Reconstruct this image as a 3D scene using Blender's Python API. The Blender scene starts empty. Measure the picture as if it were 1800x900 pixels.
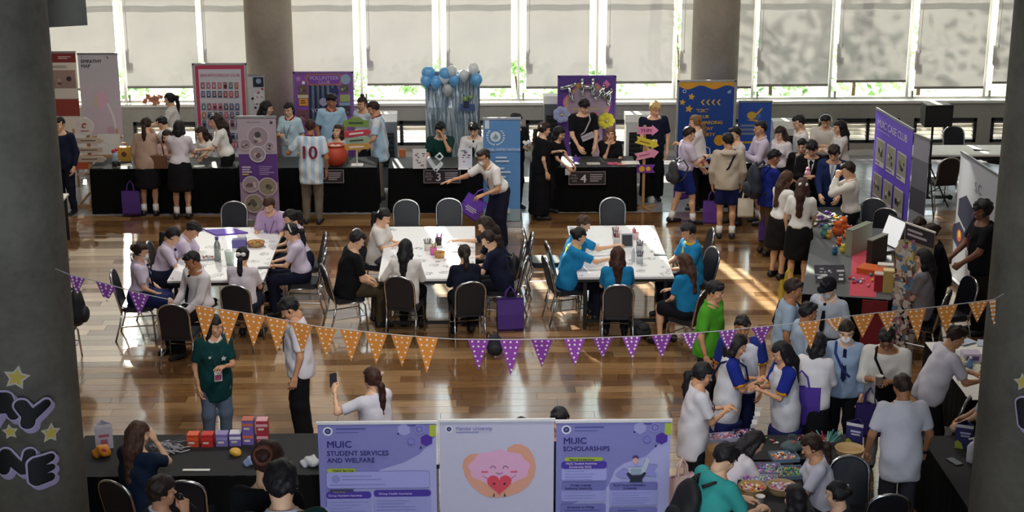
import bpy, math, random
import numpy as np
from mathutils import Vector, Matrix

SC = bpy.context.scene
COL = SC.collection
rng = random.Random(7)

# ------------------------------------------------------------------ camera
H, FPX = 7.4, 2870.0
PITCH, YAW = math.radians(17.1), math.radians(1.4)
cam = bpy.data.cameras.new('camera')
cam.sensor_width = 36.0
cam.lens = 36.0 * FPX / 1800.0
cam.clip_end = 300
cam_o = bpy.data.objects.new('camera', cam)
COL.objects.link(cam_o)
cam_o.location = (0, 0, H)
cam_o.rotation_euler = (math.pi / 2 - PITCH, 0, -YAW)
SC.camera = cam_o

def ray(px, py):
    u, v = (px - 900) / FPX, -(py - 450) / FPX
    dy, dz = math.cos(PITCH) + v * math.sin(PITCH), -math.sin(PITCH) + v * math.cos(PITCH)
    c, s = math.cos(YAW), math.sin(YAW)
    return (u * c + dy * s, -u * s + dy * c, dz)

def at(px, py, z=0.0):          # where the sight line through a pixel meets height z
    d = ray(px, py)
    t = (z - H) / d[2]
    return (d[0] * t, d[1] * t)

def aty(px, py, Y):             # where it meets the plane Y
    d = ray(px, py)
    t = Y / d[1]
    return (d[0] * t, H + d[2] * t)

# ------------------------------------------------------------------ world, sun, added fill lamps, exposure
SC.view_settings.view_transform = 'Standard'
SC.view_settings.look = 'None'
SC.view_settings.gamma = 1.0
SC.view_settings.use_curve_mapping = False
SC.view_settings.exposure = 0.0
wd = bpy.data.worlds.new('sky')
SC.world = wd
wd.use_nodes = True
wn = wd.node_tree
wn.nodes['Background'].inputs[0].default_value = (0.80, 0.90, 1.0, 1)
wn.nodes['Background'].inputs[1].default_value = 4.0
SUN_AZ, SUN_EL = math.radians(-11.6), math.radians(33)     # behind the window wall, a little to the left
sun = bpy.data.lights.new('sun', 'SUN')
sun.energy = 24.0
sun.angle = math.radians(0.55)
sun.color = (1.0, 0.92, 0.80)
sun_o = bpy.data.objects.new('sun', sun)
COL.objects.link(sun_o)
sd = Vector((-math.sin(SUN_AZ) * math.cos(SUN_EL), -math.cos(SUN_AZ) * math.cos(SUN_EL), -math.sin(SUN_EL)))
sun_o.rotation_euler = sd.to_track_quat('-Z', 'Y').to_euler()

def fill_light(x, y, sx, sy, watts, col=(1.0, 0.95, 0.88)):  # added area lamp, fill for the people and wood in mid-hall
    l = bpy.data.lights.new('fill_light', 'AREA')
    l.shape = 'RECTANGLE'
    l.size, l.size_y = sx, sy
    l.energy = watts
    l.color = col
    o = bpy.data.objects.new('fill_light', l)
    COL.objects.link(o)
    o.location = (x, y, 8.9)
for lx in (-5, 0.3, 5.6):
    fill_light(lx, 22, 3, 1.2, 190)
def fill_spot(x, y, tx, ty, tz, watts, cone, col=(0.90, 0.94, 1.0)):  # added spot lamp, brightens the front banners and centre floor
    l = bpy.data.lights.new('fill_spot', 'SPOT')
    l.energy, l.color = watts, col
    l.spot_size, l.spot_blend, l.shadow_soft_size = math.radians(cone), 1.0, 0.25
    o = bpy.data.objects.new('fill_spot', l)
    COL.objects.link(o)
    o.location = (x, y, 8.8)
    o.rotation_euler = (Vector((tx, ty, tz)) - Vector((x, y, 8.8))).to_track_quat('-Z', 'Y').to_euler()
fill_spot(0.0, 4.0, 0.1, 14.5, 1.2, 1650, 40)
fill_spot(0.3, 11.0, 0.1, 18.5, 0.0, 1500, 72, (1.0, 0.93, 0.84))
try:
    SC.cycles.use_denoising = True
    SC.cycles.max_bounces = 7
    SC.cycles.diffuse_bounces = 4
    SC.cycles.transparent_max_bounces = 8
    SC.cycles.sample_clamp_indirect = 6.0
    SC.cycles.caustics_reflective = False
    SC.cycles.caustics_refractive = False
except Exception:
    pass

# ------------------------------------------------------------------ materials
MATS = {}
def srgb(c):
    if isinstance(c, str):
        c = tuple(int(c[i:i + 2], 16) / 255 for i in (0, 2, 4))
    return tuple(x / 12.92 if x <= 0.04045 else ((x + 0.055) / 1.055) ** 2.4 for x in c)

def mat(col, rough=0.7, metal=0.0, var=0.10, scale=14.0, emit=0.0, name=None, bump=0.0, coat=0.0, sheen=0.0, alpha=1.0):
    """plain procedural surface: a colour with a soft noise variation."""
    key = (str(col), rough, metal, var, scale, emit, bump, coat, sheen, alpha)
    if key in MATS:
        return MATS[key]
    m = bpy.data.materials.new(name or 'surface_' + (col if isinstance(col, str) else 'c'))
    m.use_nodes = True
    nt = m.node_tree
    b = nt.nodes['Principled BSDF']
    c = srgb(col)
    tc = nt.nodes.new('ShaderNodeTexCoord')
    nz = nt.nodes.new('ShaderNodeTexNoise')
    nz.inputs['Scale'].default_value = scale
    nz.inputs['Detail'].default_value = 3
    nt.links.new(tc.outputs['Object'], nz.inputs['Vector'])
    rp = nt.nodes.new('ShaderNodeMix')
    rp.data_type = 'RGBA'
    rp.inputs[6].default_value = (*[x * (1 - var) for x in c], 1)
    rp.inputs[7].default_value = (*[min(1, x * (1 + var)) for x in c], 1)
    nt.links.new(nz.outputs['Fac'], rp.inputs[0])
    nt.links.new(rp.outputs[2], b.inputs['Base Color'])
    b.inputs['Roughness'].default_value = rough
    b.inputs['Metallic'].default_value = metal
    if coat:
        b.inputs['Coat Weight'].default_value = coat
        b.inputs['Coat Roughness'].default_value = 0.15
    if sheen:
        b.inputs['Specular IOR Level'].default_value = 0.18
    if emit:
        nt.links.new(rp.outputs[2], b.inputs['Emission Color'])
        b.inputs['Emission Strength'].default_value = emit
    if alpha < 1:
        b.inputs['Alpha'].default_value = alpha
    if bump:
        bp = nt.nodes.new('ShaderNodeBump')
        bp.inputs['Strength'].default_value = bump
        bp.inputs['Distance'].default_value = 0.02
        nt.links.new(nz.outputs['Fac'], bp.inputs['Height'])
        nt.links.new(bp.outputs[0], b.inputs['Normal'])
    MATS[key] = m
    return m

def node_mat(name):
    m = bpy.data.materials.new(name)
    m.use_nodes = True
    return m, m.node_tree, m.node_tree.nodes['Principled BSDF']

def ramp(nt, stops, interp='LINEAR'):
    r = nt.nodes.new('ShaderNodeValToRGB')
    r.color_ramp.interpolation = interp
    e = r.color_ramp.elements
    while len(e) < len(stops):
        e.new(0.5)
    for k, (p, c) in enumerate(stops):
        e[k].position = p
        e[k].color = (*srgb(c), 1)
    return r

# ------------------------------------------------------------------ mesh building
class MB:
    """collects simple solids and links them as ONE mesh object"""
    def __init__(s):
        s.v, s.f, s.m = [], [], []
        s.mats = []
        s.cur = 0
    def use(s, m):
        if m not in s.mats:
            s.mats.append(m)
        s.cur = s.mats.index(m)
        return s
    def add(s, vs, fs):
        o = len(s.v)
        s.v += [tuple(v) for v in vs]
        s.f += [tuple(o + i for i in f) for f in fs]
        s.m += [s.cur] * len(fs)
        return s
    def box(s, c, d, M=None):
        x, y, z = [t / 2 for t in d]
        vs = [(i * x, j * y, k * z) for i in (-1, 1) for j in (-1, 1) for k in (-1, 1)]
        if M is not None:
            vs = [M @ Vector(v) for v in vs]
        vs = [(v[0] + c[0], v[1] + c[1], v[2] + c[2]) for v in vs]
        return s.add(vs, [(0, 1, 3, 2), (4, 6, 7, 5), (0, 4, 5, 1), (2, 3, 7, 6), (0, 2, 6, 4), (1, 5, 7, 3)])
    def tube(s, pts, r, n=8, closed=False):
        P = [Vector(p) for p in pts]
        N = len(P)
        rr = r if isinstance(r, (list, tuple)) else [r] * N
        vs, fs = [], []
        prev = None
        for i, p in enumerate(P):
            if closed:
                d = P[(i + 1) % N] - P[i - 1]
            else:
                d = P[min(i + 1, N - 1)] - P[max(i - 1, 0)]
            d.normalize()
            if prev is None:
                a = Vector((0, 0, 1)) if abs(d.z) < 0.9 else Vector((1, 0, 0))
                u = d.cross(a).normalized()
            else:
                u = (prev - d * prev.dot(d)).normalized()
            prev = u
            w = d.cross(u)
            for k in range(n):
                t = 2 * math.pi * k / n
                vs.append(p + (u * math.cos(t) + w * math.sin(t)) * rr[i])
        for i in range(N if closed else N - 1):
            j = (i + 1) % N
            for k in range(n):
                l = (k + 1) % n
                fs.append((i * n + k, i * n + l, j * n + l, j * n + k))
        if not closed:
            fs.append(tuple(range(n - 1, -1, -1)))
            fs.append(tuple((N - 1) * n + k for k in range(n)))
        return s.add(vs, fs)
    def lathe(s, prof, n=20, c=(0, 0, 0), M=None):
        vs, fs = [], []
        for r, z in prof:
            for k in range(n):
                t = 2 * math.pi * k / n
                v = Vector((r * math.cos(t), r * math.sin(t), z))
                if M is not None:
                    v = M @ v
                vs.append((v[0] + c[0], v[1] + c[1], v[2] + c[2]))
        for i in range(len(prof) - 1):
            for k in range(n):
                l = (k + 1) % n
                fs.append((i * n + k, i * n + l, (i + 1) * n + l, (i + 1) * n + k))
        if prof[0][0] > 1e-4:
            fs.append(tuple(range(n - 1, -1, -1)))
        if prof[-1][0] > 1e-4:
            fs.append(tuple((len(prof) - 1) * n + k for k in range(n)))
        return s.add(vs, fs)
    def ball(s, c, r, n=10, m=7, M=None):
        r = r if isinstance(r, (tuple, list)) else (r, r, r)
        vs, fs = [], []
        for i in range(1, m):
            a = math.pi * i / m
            for k in range(n):
                t = 2 * math.pi * k / n
                vs.append(Vector((r[0] * math.sin(a) * math.cos(t), r[1] * math.sin(a) * math.sin(t), r[2] * math.cos(a))))
        vs += [Vector((0, 0, r[2])), Vector((0, 0, -r[2]))]
        if M is not None:
            vs = [M @ v for v in vs]
        vs = [(v[0] + c[0], v[1] + c[1], v[2] + c[2]) for v in vs]
        for i in range(m - 2):
            for k in range(n):
                l = (k + 1) % n
                fs.append((i * n + k, (i + 1) * n + k, (i + 1) * n + l, i * n + l))
        T, B = (m - 1) * n, (m - 1) * n + 1
        for k in range(n):
            l = (k + 1) % n
            fs.append((T, k, l))
            fs.append((B, (m - 2) * n + l, (m - 2) * n + k))
        return s.add(vs, fs)
    def prism(s, poly, d0, d1, f):
        """poly = 2-D outline; f(a, b, d) gives the 3-D point"""
        n = len(poly)
        vs = [f(a, b, d0) for a, b in poly] + [f(a, b, d1) for a, b in poly]
        fs = [tuple(range(n - 1, -1, -1)), tuple(range(n, 2 * n))]
        fs += [(k, (k + 1) % n, n + (k + 1) % n, n + k) for k in range(n)]
        return s.add(vs, fs)
    def mesh(s, name, smooth=False):
        me = bpy.data.meshes.new(name)
        me.from_pydata(s.v, [], s.f)
        for m in s.mats:
            me.materials.append(m)
        if len(s.mats) > 1:
            me.polygons.foreach_set('material_index', s.m)
        if smooth:
            me.polygons.foreach_set('use_smooth', [True] * len(s.f))
        me.update()
        return me
    def build(s, name, parent=None, smooth=False, loc=None, rz=None):
        return link(name, s.mesh(name, smooth), parent, loc, rz)

def link(name, data, parent=None, loc=None, rz=None):
    o = bpy.data.objects.new(name, data)
    COL.objects.link(o)
    if parent is not None:
        o.parent = parent
    if loc is not None:
        o.location = loc
    if rz is not None:
        o.rotation_euler = (0, 0, rz)
    return o

def tag(o, label, cat, group=None, kind=None):
    o['label'] = label
    o['category'] = cat
    if group:
        o['group'] = group
    if kind:
        o['kind'] = kind
    return o

def thing(name, label, cat, loc=(0, 0, 0), rz=0.0, group=None):
    o = link(name, None, None, loc, rz)
    return tag(o, label, cat, group)

def struct(o):
    o['kind'] = 'structure'
    return o

def copy_tree(o, parent=None):
    c = o.copy()
    COL.objects.link(c)
    c.parent = parent
    for ch in list(o.children):
        copy_tree(ch, c)
    return c

TEXTS = []
def lettering(txt, size, m, parent, loc, rot=(math.pi / 2, 0, 0), bold=0.02, align='LEFT', name='lettering', width=None, shear=0.0, spacing=1.0, wx=1.0):
    c = bpy.data.curves.new(name, 'FONT')
    c.body = txt
    c.size = size
    c.offset = 0.0
    c.extrude = 0.0008
    c.align_x = align
    c.shear = shear
    c.space_character = spacing
    c.resolution_u = 3
    c.materials.append(m)
    o = link(name, c, parent, loc)
    o.rotation_euler = rot
    o.scale = (wx, 1, 1)
    TEXTS.append((o, bold * size * 0.55))
    return o

def hexagon(cx, cy, r, a0=math.pi / 6):
    return [(cx + r * math.cos(a0 + k * math.pi / 3), cy + r * math.sin(a0 + k * math.pi / 3)) for k in range(6)]
def circle(cx, cy, r, n=20, ry=None):
    ry = ry or r
    return [(cx + r * math.cos(2 * math.pi * k / n), cy + ry * math.sin(2 * math.pi * k / n)) for k in range(n)]
def star(cx, cy, r, n=5, q=0.5, a0=math.pi / 2):
    return [(cx + (r if k % 2 == 0 else r * q) * math.cos(a0 + k * math.pi / n), cy + (r if k % 2 == 0 else r * q) * math.sin(a0 + k * math.pi / n)) for k in range(2 * n)]
def rrect(x0, y0, x1, y1, r=0.02, n=4):
    out = []
    for cx, cy, a in ((x1 - r, y1 - r, 0), (x0 + r, y1 - r, 1), (x0 + r, y0 + r, 2), (x1 - r, y0 + r, 3)):
        for k in range(n + 1):
            t = (a + k / n) * math.pi / 2
            out.append((cx + r * math.cos(t), cy + r * math.sin(t)))
    return out
def rect(x0, y0, x1, y1):
    return [(x0, y0), (x1, y0), (x1, y1), (x0, y1)]
# ------------------------------------------------------------------ the hall
WALL_Y = 30.6
WOOD_Y = 26.5
GAP0, MOD = -6.60, 1.495
K0, K1 = -4, 15

def concrete(name, dark, light, scale=1.2):
    m, nt, b = node_mat(name)
    tc = nt.nodes.new('ShaderNodeTexCoord')
    n1 = nt.nodes.new('ShaderNodeTexNoise'); n1.inputs['Scale'].default_value = scale; n1.inputs['Detail'].default_value = 8
    n2 = nt.nodes.new('ShaderNodeTexNoise'); n2.inputs['Scale'].default_value = scale * 12; n2.inputs['Detail'].default_value = 5
    ad = nt.nodes.new('ShaderNodeMath'); ad.operation = 'MULTIPLY_ADD'
    ad.inputs[1].default_value = 0.3
    nt.links.new(tc.outputs['Object'], n1.inputs['Vector']); nt.links.new(tc.outputs['Object'], n2.inputs['Vector'])
    nt.links.new(n2.outputs['Fac'], ad.inputs[0]); nt.links.new(n1.outputs['Fac'], ad.inputs[2])
    r = ramp(nt, [(0.42, dark), (0.78, light)])
    nt.links.new(ad.outputs[0], r.inputs[0]); nt.links.new(r.outputs[0], b.inputs['Base Color'])
    b.inputs['Roughness'].default_value = 0.75
    bp = nt.nodes.new('ShaderNodeBump'); bp.inputs['Strength'].default_value = 0.25; bp.inputs['Distance'].default_value = 0.02
    nt.links.new(n2.outputs['Fac'], bp.inputs['Height']); nt.links.new(bp.outputs[0], b.inputs['Normal'])
    return m
M_CONC = concrete('cast_concrete', '57554E', '807D74')
M_PLAST = concrete('painted_plaster', 'A09482', 'B8AC9A')
M_WALLG = concrete('grey_render', '8A877F', '9A978F')
M_WHITE = mat('E8E6E2', 0.6, var=0.04)
M_BLACK = mat('101012', 0.6)
M_FRAME = mat('BDBBB4', 0.5, var=0.05)
M_CHROME = mat('C9CACC', 0.22, 1.0, 0.04)
M_ALU = mat('B4B6BA', 0.38, 0.9, 0.05)

def wood_mat(name, per_island):
    m, nt, b = node_mat(name)
    src = nt.nodes.new('ShaderNodeNewGeometry') if per_island else nt.nodes.new('ShaderNodeObjectInfo')
    rnd = src.outputs['Random Per Island'] if per_island else src.outputs['Random']
    r = ramp(nt, [(0.0, '7A5636'), (0.35, '936B42'), (0.65, 'A67D50'), (1.0, 'C09A6C')])
    nt.links.new(rnd, r.inputs[0])
    geo = nt.nodes.new('ShaderNodeNewGeometry')
    mp = nt.nodes.new('ShaderNodeMapping'); mp.inputs['Scale'].default_value = (1.2, 22, 1)
    nt.links.new(geo.outputs['Position'], mp.inputs['Vector'])
    n = nt.nodes.new('ShaderNodeTexNoise'); n.inputs['Scale'].default_value = 1.6; n.inputs['Detail'].default_value = 6
    nt.links.new(mp.outputs[0], n.inputs['Vector'])
    mx = nt.nodes.new('ShaderNodeMix'); mx.data_type = 'RGBA'; mx.blend_type = 'MULTIPLY'; mx.inputs[0].default_value = 0.55
    rg = ramp(nt, [(0.3, '8A8078'), (0.7, 'FFFFFF')])
    nt.links.new(n.outputs['Fac'], rg.inputs[0])
    nt.links.new(r.outputs[0], mx.inputs[6]); nt.links.new(rg.outputs[0], mx.inputs[7])
    nt.links.new(mx.outputs[2], b.inputs['Base Color'])
    rr = nt.nodes.new('ShaderNodeMapRange')
    rr.inputs[3].default_value = 0.20; rr.inputs[4].default_value = 0.34
    nt.links.new(rnd, rr.inputs[0]); nt.links.new(rr.outputs[0], b.inputs['Roughness'])
    b.inputs['Coat Weight'].default_value = 1.0
    b.inputs['Coat IOR'].default_value = 1.75
    b.inputs['Coat Roughness'].default_value = 0.09
    bp = nt.nodes.new('ShaderNodeBump'); bp.inputs['Strength'].default_value = 0.06; bp.inputs['Distance'].default_value = 0.01
    nt.links.new(n.outputs['Fac'], bp.inputs['Height']); nt.links.new(bp.outputs[0], b.inputs['Normal'])
    return m
M_PLANK = wood_mat('floor_plank_wood', False)
M_PLANKS = wood_mat('floor_plank_wood_joined', True)

# floor: dark bed, planks on it, a grey polished strip along the windows
XL, XR = -13.0, 14.0
floor = struct(MB().use(mat('2A2018', 0.8)).box(((XL + XR) / 2, 13.0, -0.06), (XR - XL, 36, 0.08)).build('floor'))
cand = []
W = 0.20
r = random.Random(3)
y = 9.0
while y < WOOD_Y - 0.01:
    x = XL - r.uniform(0, 1.5)
    while x < XR:
        L = r.choice((0.9, 1.2, 1.5, 1.8, 2.1))
        cand.append((y, x, min(x + L, XR), min(W, WOOD_Y - y)))
        x += L
    y += W
near, rest = [], []
for c in cand:
    yc, xc = c[0] + 0.1, (c[1] + c[2]) / 2
    half = 0.325 * yc * 0.98 + 0.4
    if yc > 15.6 and -half < xc - 0.02 * yc < half:
        near.append(c)
    else:
        rest.append(c)
near.sort(key=lambda c: c[0])
rest += near[300:]
near = near[:300]
plank_mesh = {}
for (yy, x0, x1, w) in near:
    k = (round(x1 - x0, 2), round(w, 2))
    if k not in plank_mesh:
        plank_mesh[k] = MB().use(M_PLANK).box((0, 0, -0.01), (k[0] - 0.004, k[1] - 0.005, 0.02)).mesh('plank')
    link('plank', plank_mesh[k], floor, ((x0 + x1) / 2, yy + w / 2, 0))
b = MB().use(M_PLANKS)
for (yy, x0, x1, w) in rest:
    b.box(((x0 + x1) / 2, yy + w / 2, -0.01), (x1 - x0 - 0.004, w - 0.005, 0.02))
o = b.build('planks_beyond', floor); o['kind'] = 'stuff'

m, nt, bs = node_mat('grey_polished_tile')
tc = nt.nodes.new('ShaderNodeNewGeometry'); n = nt.nodes.new('ShaderNodeTexNoise'); n.inputs['Scale'].default_value = 5
nt.links.new(tc.outputs['Position'], n.inputs['Vector'])
rp = ramp(nt, [(0.3, '86878A'), (0.7, '98999C')]); nt.links.new(n.outputs['Fac'], rp.inputs[0]); nt.links.new(rp.outputs[0], bs.inputs['Base Color'])
bs.inputs['Roughness'].default_value = 0.22
tile_mesh = MB().use(m).box((0, 0, -0.01), (0.996, 1.016, 0.02)).mesh('tile')
nrow = 4
for i in range(nrow):
    for k in range(-9, 12):
        link('tile', tile_mesh, floor, (k * 1.0 + 0.4, WOOD_Y + 0.51 + i * 1.02, 0))

# back wall: render below the sill, louvre vents, bright sill, mullions, glass, roller blinds
wall = MB().use(M_WALLG)
VZ0, VZ1 = 0.22, 0.70
wall.box(((XL + XR) / 2, WALL_Y + 0.15, VZ0 / 2), (XR - XL, 0.3, VZ0))
wall.box(((XL + XR) / 2, WALL_Y + 0.15, (VZ1 + 1.0) / 2), (XR - XL, 0.3, 1.0 - VZ1))
for k in range(K0, K1 + 1):
    wall.box((GAP0 + MOD * k, WALL_Y + 0.15, (VZ0 + VZ1) / 2), (0.28, 0.3, VZ1 - VZ0))
wall_back = struct(wall.build('wall_back'))
struct(MB().use(mat('DDD9D0', 0.5, var=0.05)).box(((XL + XR) / 2, WALL_Y + 0.16, 1.025), (XR - XL, 0.42, 0.05)).build('trim_1'))
struct(MB().use(mat('C9C7C2', 0.5, var=0.05)).box(((XL + XR) / 2, WALL_Y - 0.06, 0.05), (XR - XL, 0.12, 0.10)).build('baseboard_back'))
vent_frame_m = mat('15151A', 0.5)
slat_m = mat('D8D2C6', 0.5, var=0.06)
slat_mesh = MB().use(slat_m).box((0, 0, 0), (0.53, 0.09, 0.012), Matrix.Rotation(0.45, 3, 'X')).mesh('slat')
def vent(x):
    t = struct(link('louvre_vent', None, wall_back, (x, WALL_Y + 0.02, 0)))
    f = MB().use(vent_frame_m)
    for z in (VZ0 + 0.03, VZ1 - 0.03):
        f.box((0, 0.03, z), (1.21, 0.12, 0.06))
    for xx in (-0.58, 0, 0.58):
        f.box((xx, 0.03, (VZ0 + VZ1) / 2), (0.06, 0.12, VZ1 - VZ0))
    f.build('vent_frame', t)
    for xx in (-0.29, 0.29):
        for q in range(5):
            link('slat', slat_mesh, t, (xx, 0.03, VZ0 + 0.10 + q * 0.072))
for k in range(K0, K1):
    vent(GAP0 + MOD * (k + 0.5))

m, nt, bs = node_mat('window_glass')
gl = nt.nodes.new('ShaderNodeBsdfTransparent'); gl.inputs[0].default_value = (0.93, 0.97, 0.95, 1)
gs = nt.nodes.new('ShaderNodeBsdfGlossy'); gs.inputs['Roughness'].default_value = 0.02
mx = nt.nodes.new('ShaderNodeMixShader'); mx.inputs[0].default_value = 0.06
nt.links.new(gl.outputs[0], mx.inputs[1]); nt.links.new(gs.outputs[0], mx.inputs[2])
nt.links.new(mx.outputs[0], nt.nodes['Material Output'].inputs['Surface'])
M_GLASS = m
WTOP = 7.6
for i, k in enumerate(range(K0, K1)):
    x = GAP0 + MOD * (k + 0.5)
    w_ = struct(link('window_%d' % (i + 1), None, None, (x, WALL_Y + 0.20, 1.05)))
    f = MB().use(M_FRAME)
    for s in (-1, 1):
        f.box((s * (MOD / 2 - 0.0125), 0, (WTOP - 1.05) / 2), (0.025, 0.10, WTOP - 1.05))
    f.box((0, 0, 0.02), (MOD - 0.05, 0.10, 0.04)); f.box((0, 0, WTOP - 1.08), (MOD - 0.05, 0.10, 0.06))
    f.box((0, 0, 1.95), (MOD - 0.05, 0.10, 0.05))
    f.build('window_frame', w_)
    MB().use(M_GLASS).box((0, 0.0, (WTOP - 1.05) / 2), (MOD - 0.05, 0.008, WTOP - 1.17)).build('pane', w_)
    h_ = MB().use(mat('8C8A84', 0.4, 0.6)).box((-MOD / 2 + 0.09, -0.09, 0.10), (0.03, 0.08, 0.14)).build('window_latch', w_)
struct(MB().use(M_WALLG).box(((XL + XR) / 2, WALL_Y + 0.15, (WTOP + 9.3) / 2), (XR - XL, 0.3, 9.3 - WTOP)).build('trim_2'))

m, nt, bs = node_mat('roller_blind_fabric')
tc = nt.nodes.new('ShaderNodeTexCoord')
nz = nt.nodes.new('ShaderNodeTexNoise'); nz.inputs['Scale'].default_value = 1.4; nz.inputs['Detail'].default_value = 4
nt.links.new(tc.outputs['Object'], nz.inputs['Vector'])
rp = ramp(nt, [(0.3, 'CCC5C5'), (0.7, 'D7D0CF')]); nt.links.new(nz.outputs['Fac'], rp.inputs[0])
df = nt.nodes.new('ShaderNodeBsdfDiffuse'); tr = nt.nodes.new('ShaderNodeBsdfTranslucent'); tp = nt.nodes.new('ShaderNodeBsdfTransparent')
nt.links.new(rp.outputs[0], df.inputs[0]); nt.links.new(rp.outputs[0], tr.inputs[0])
m1 = nt.nodes.new('ShaderNodeMixShader'); m1.inputs[0].default_value = 0.082
m2 = nt.nodes.new('ShaderNodeMixShader'); m2.inputs[0].default_value = 0.03
nt.links.new(df.outputs[0], m1.inputs[1]); nt.links.new(tr.outputs[0], m1.inputs[2])
nt.links.new(m1.outputs[0], m2.inputs[1]); nt.links.new(tp.outputs[0], m2.inputs[2])
nt.links.new(m2.outputs[0], nt.nodes['Material Output'].inputs['Surface'])
M_BLIND = m
M_RAIL = mat('8F8B82', 0.5, var=0.05)
blind_words = ['with its left edge beside the left concrete pillar', 'above the pink bulletin board side', 'left of the round wall pillar', 'right of the round wall pillar, above the purple poster',
               'left of the balloon curtain', 'above the balloon curtain', 'above the purple board with foil letters', 'left of the second wall pillar', 'right of the second wall pillar',
               'above the blue banners', 'left of the black loudspeaker', 'above the black loudspeaker', 'at the right end of the window row']
gapw = {k: 0.11 for k in range(K0, K1 + 1)}
gapw.update({0: 0.17, 1: 0.10, 2: 0.10, 3: 0.24, 4: 0.26, 5: 0.28, 6: 0.32, 7: 0.15, 9: 0.16, 10: 0.17, 11: 0.16})
for k in range(K0, K1):
    xa, xb = GAP0 + MOD * k + gapw[k] / 2 , GAP0 + MOD * (k + 1) - gapw[k + 1] / 2
    zb = 1.36 + 0.05 * math.sin(k * 2.3) - (0.04 if k % 3 == 1 else 0)
    ix = min(max(k + 1, 0), 12)
    t = thing('roller_blind', 'translucent beige roller blind ' + blind_words[ix] if -1 <= k <= 11 else 'translucent beige roller blind past the outer pillars', 'blind', ((xa + xb) / 2, WALL_Y - 0.02, zb), 0,
              'roller blinds along the window wall')
    w2 = (xb - xa) / 2
    b = MB().use(M_BLIND)
    nx = 6
    vs = [(-w2 + 2 * w2 * i / nx, 0.012 * math.sin(i * 1.7 + k), z) for z in (0.03, 3.0, 6.1) for i in range(nx + 1)]
    fs = [(r_ * (nx + 1) + i, r_ * (nx + 1) + i + 1, (r_ + 1) * (nx + 1) + i + 1, (r_ + 1) * (nx + 1) + i) for r_ in range(2) for i in range(nx)]
    b.add(vs, fs).build('blind_fabric', t, True)
    MB().use(M_RAIL).box((0, 0, 0.02), (2 * w2, 0.03, 0.045)).build('bottom_rail', t)
    MB().use(M_RAIL).tube([(-w2, 0, 6.12), (w2, 0, 6.12)], 0.05, 10).build('roller', t)
    MB().use(M_WHITE).tube([(-w2 + 0.06, -0.03, 6.1), (-w2 + 0.06, -0.03, 0.75)], 0.006, 5).box((-w2 + 0.06, -0.03, 0.72), (0.03, 0.02, 0.07)).build('pull_chain', t)
    b = MB().use(M_RAIL)
    b.box((-w2 + 0.02, 0.06, 0.55), (0.05, 0.05, 0.36)).box((-w2 + 0.06, 0.06, 0.42), (0.10, 0.05, 0.16))
    b.build('side_bracket', t)

# round pillars
def column(name, x, y, rad, mt, z1=9.0):
    b = MB().use(mt)
    b.lathe([(rad, 0), (rad, z1)], 48)
    return struct(b.build(name, None, True, (x, y, 0)))
cx1 = (aty(432, 100, 29.7)[0] + aty(515, 100, 29.7)[0]) / 2
cx2 = (aty(1217, 100, 29.7)[0] + aty(1298, 100, 29.7)[0]) / 2
column('pillar_back_left', cx1, 29.75, 0.43, M_PLAST)
column('pillar_back_right', cx2, 29.75, 0.43, M_PLAST)
COLY, CR = 12.4, 0.44
LX = aty(117, 450, COLY)[0] - CR
RX = aty(1747, 450, COLY)[0] + CR
column('pillar_front_left', LX, COLY, CR, M_CONC)
column('pillar_front_right', RX, COLY, CR, M_CONC)
# concrete haunch behind the left pillar
bx, bz = aty(112, 42, 13.2)
struct(MB().use(M_CONC).box((bx - 0.35, 13.4, bz + 0.75), (0.86, 0.9, 1.5), Matrix.Rotation(0.35, 3, 'Z')).build('trim_3'))

# landing of the stair near the viewpoint, below the picture
b = MB().use(M_CONC).box((-2.0, 7.6, 2.2), (2.6, 2.2, 0.2))
for lx in (-3.1, -0.9):
    b.box((lx, 7.6, 1.05), (0.25, 2.0, 2.1))
struct(b.build('floor_landing'))
struct(MB().use(mat('C8C4BC', 0.8, var=0.05)).box(((XL + XR) / 2, 13.0, 9.15), (XR - XL, 36, 0.3)).build('ceiling'))
b = MB().use(mat('6E6A64', 0.9))  # unseen wall added to narrow the opening and cut the sky fill
b.box(((XL - 4.2) / 2, -5.1, 4.5), (-4.2 - XL, 0.2, 9.0)).box(((XR + 4.6) / 2, -5.1, 4.5), (XR - 4.6, 0.2, 9.0))
struct(b.build('fill_limit_wall'))
struct(MB().use(M_WALLG).box((XL - 0.1, 13.0, 4.5), (0.2, 36, 9.0)).build('wall_left'))
struct(MB().use(M_WALLG).box((XR + 0.1, 13.0, 4.5), (0.2, 36, 9.0)).build('wall_right'))

# outdoors: lawn and shrubs beyond the glass
struct(MB().use(mat('B9B29C', 0.9)).box((0, 51, -0.3), (90, 40, 0.3)).build('ground'))
m, nt, bs = node_mat('shrub_leaf')
oi = nt.nodes.new('ShaderNodeNewGeometry')
rp = ramp(nt, [(0, '7FA36E'), (0.5, '9DBD88'), (1, 'C4D8AE')]); nt.links.new(oi.outputs['Random Per Island'], rp.inputs[0]); nt.links.new(rp.outputs[0], bs.inputs['Base Color'])
bs.inputs['Roughness'].default_value = 0.6
tl = nt.nodes.new('ShaderNodeBsdfTranslucent'); nt.links.new(rp.outputs[0], tl.inputs[0])
mx = nt.nodes.new('ShaderNodeMixShader'); mx.inputs[0].default_value = 0.55
nt.links.new(bs.outputs[0], mx.inputs[1]); nt.links.new(tl.outputs[0], mx.inputs[2]); nt.links.new(mx.outputs[0], nt.nodes['Material Output'].inputs['Surface'])
LEAF = m
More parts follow.
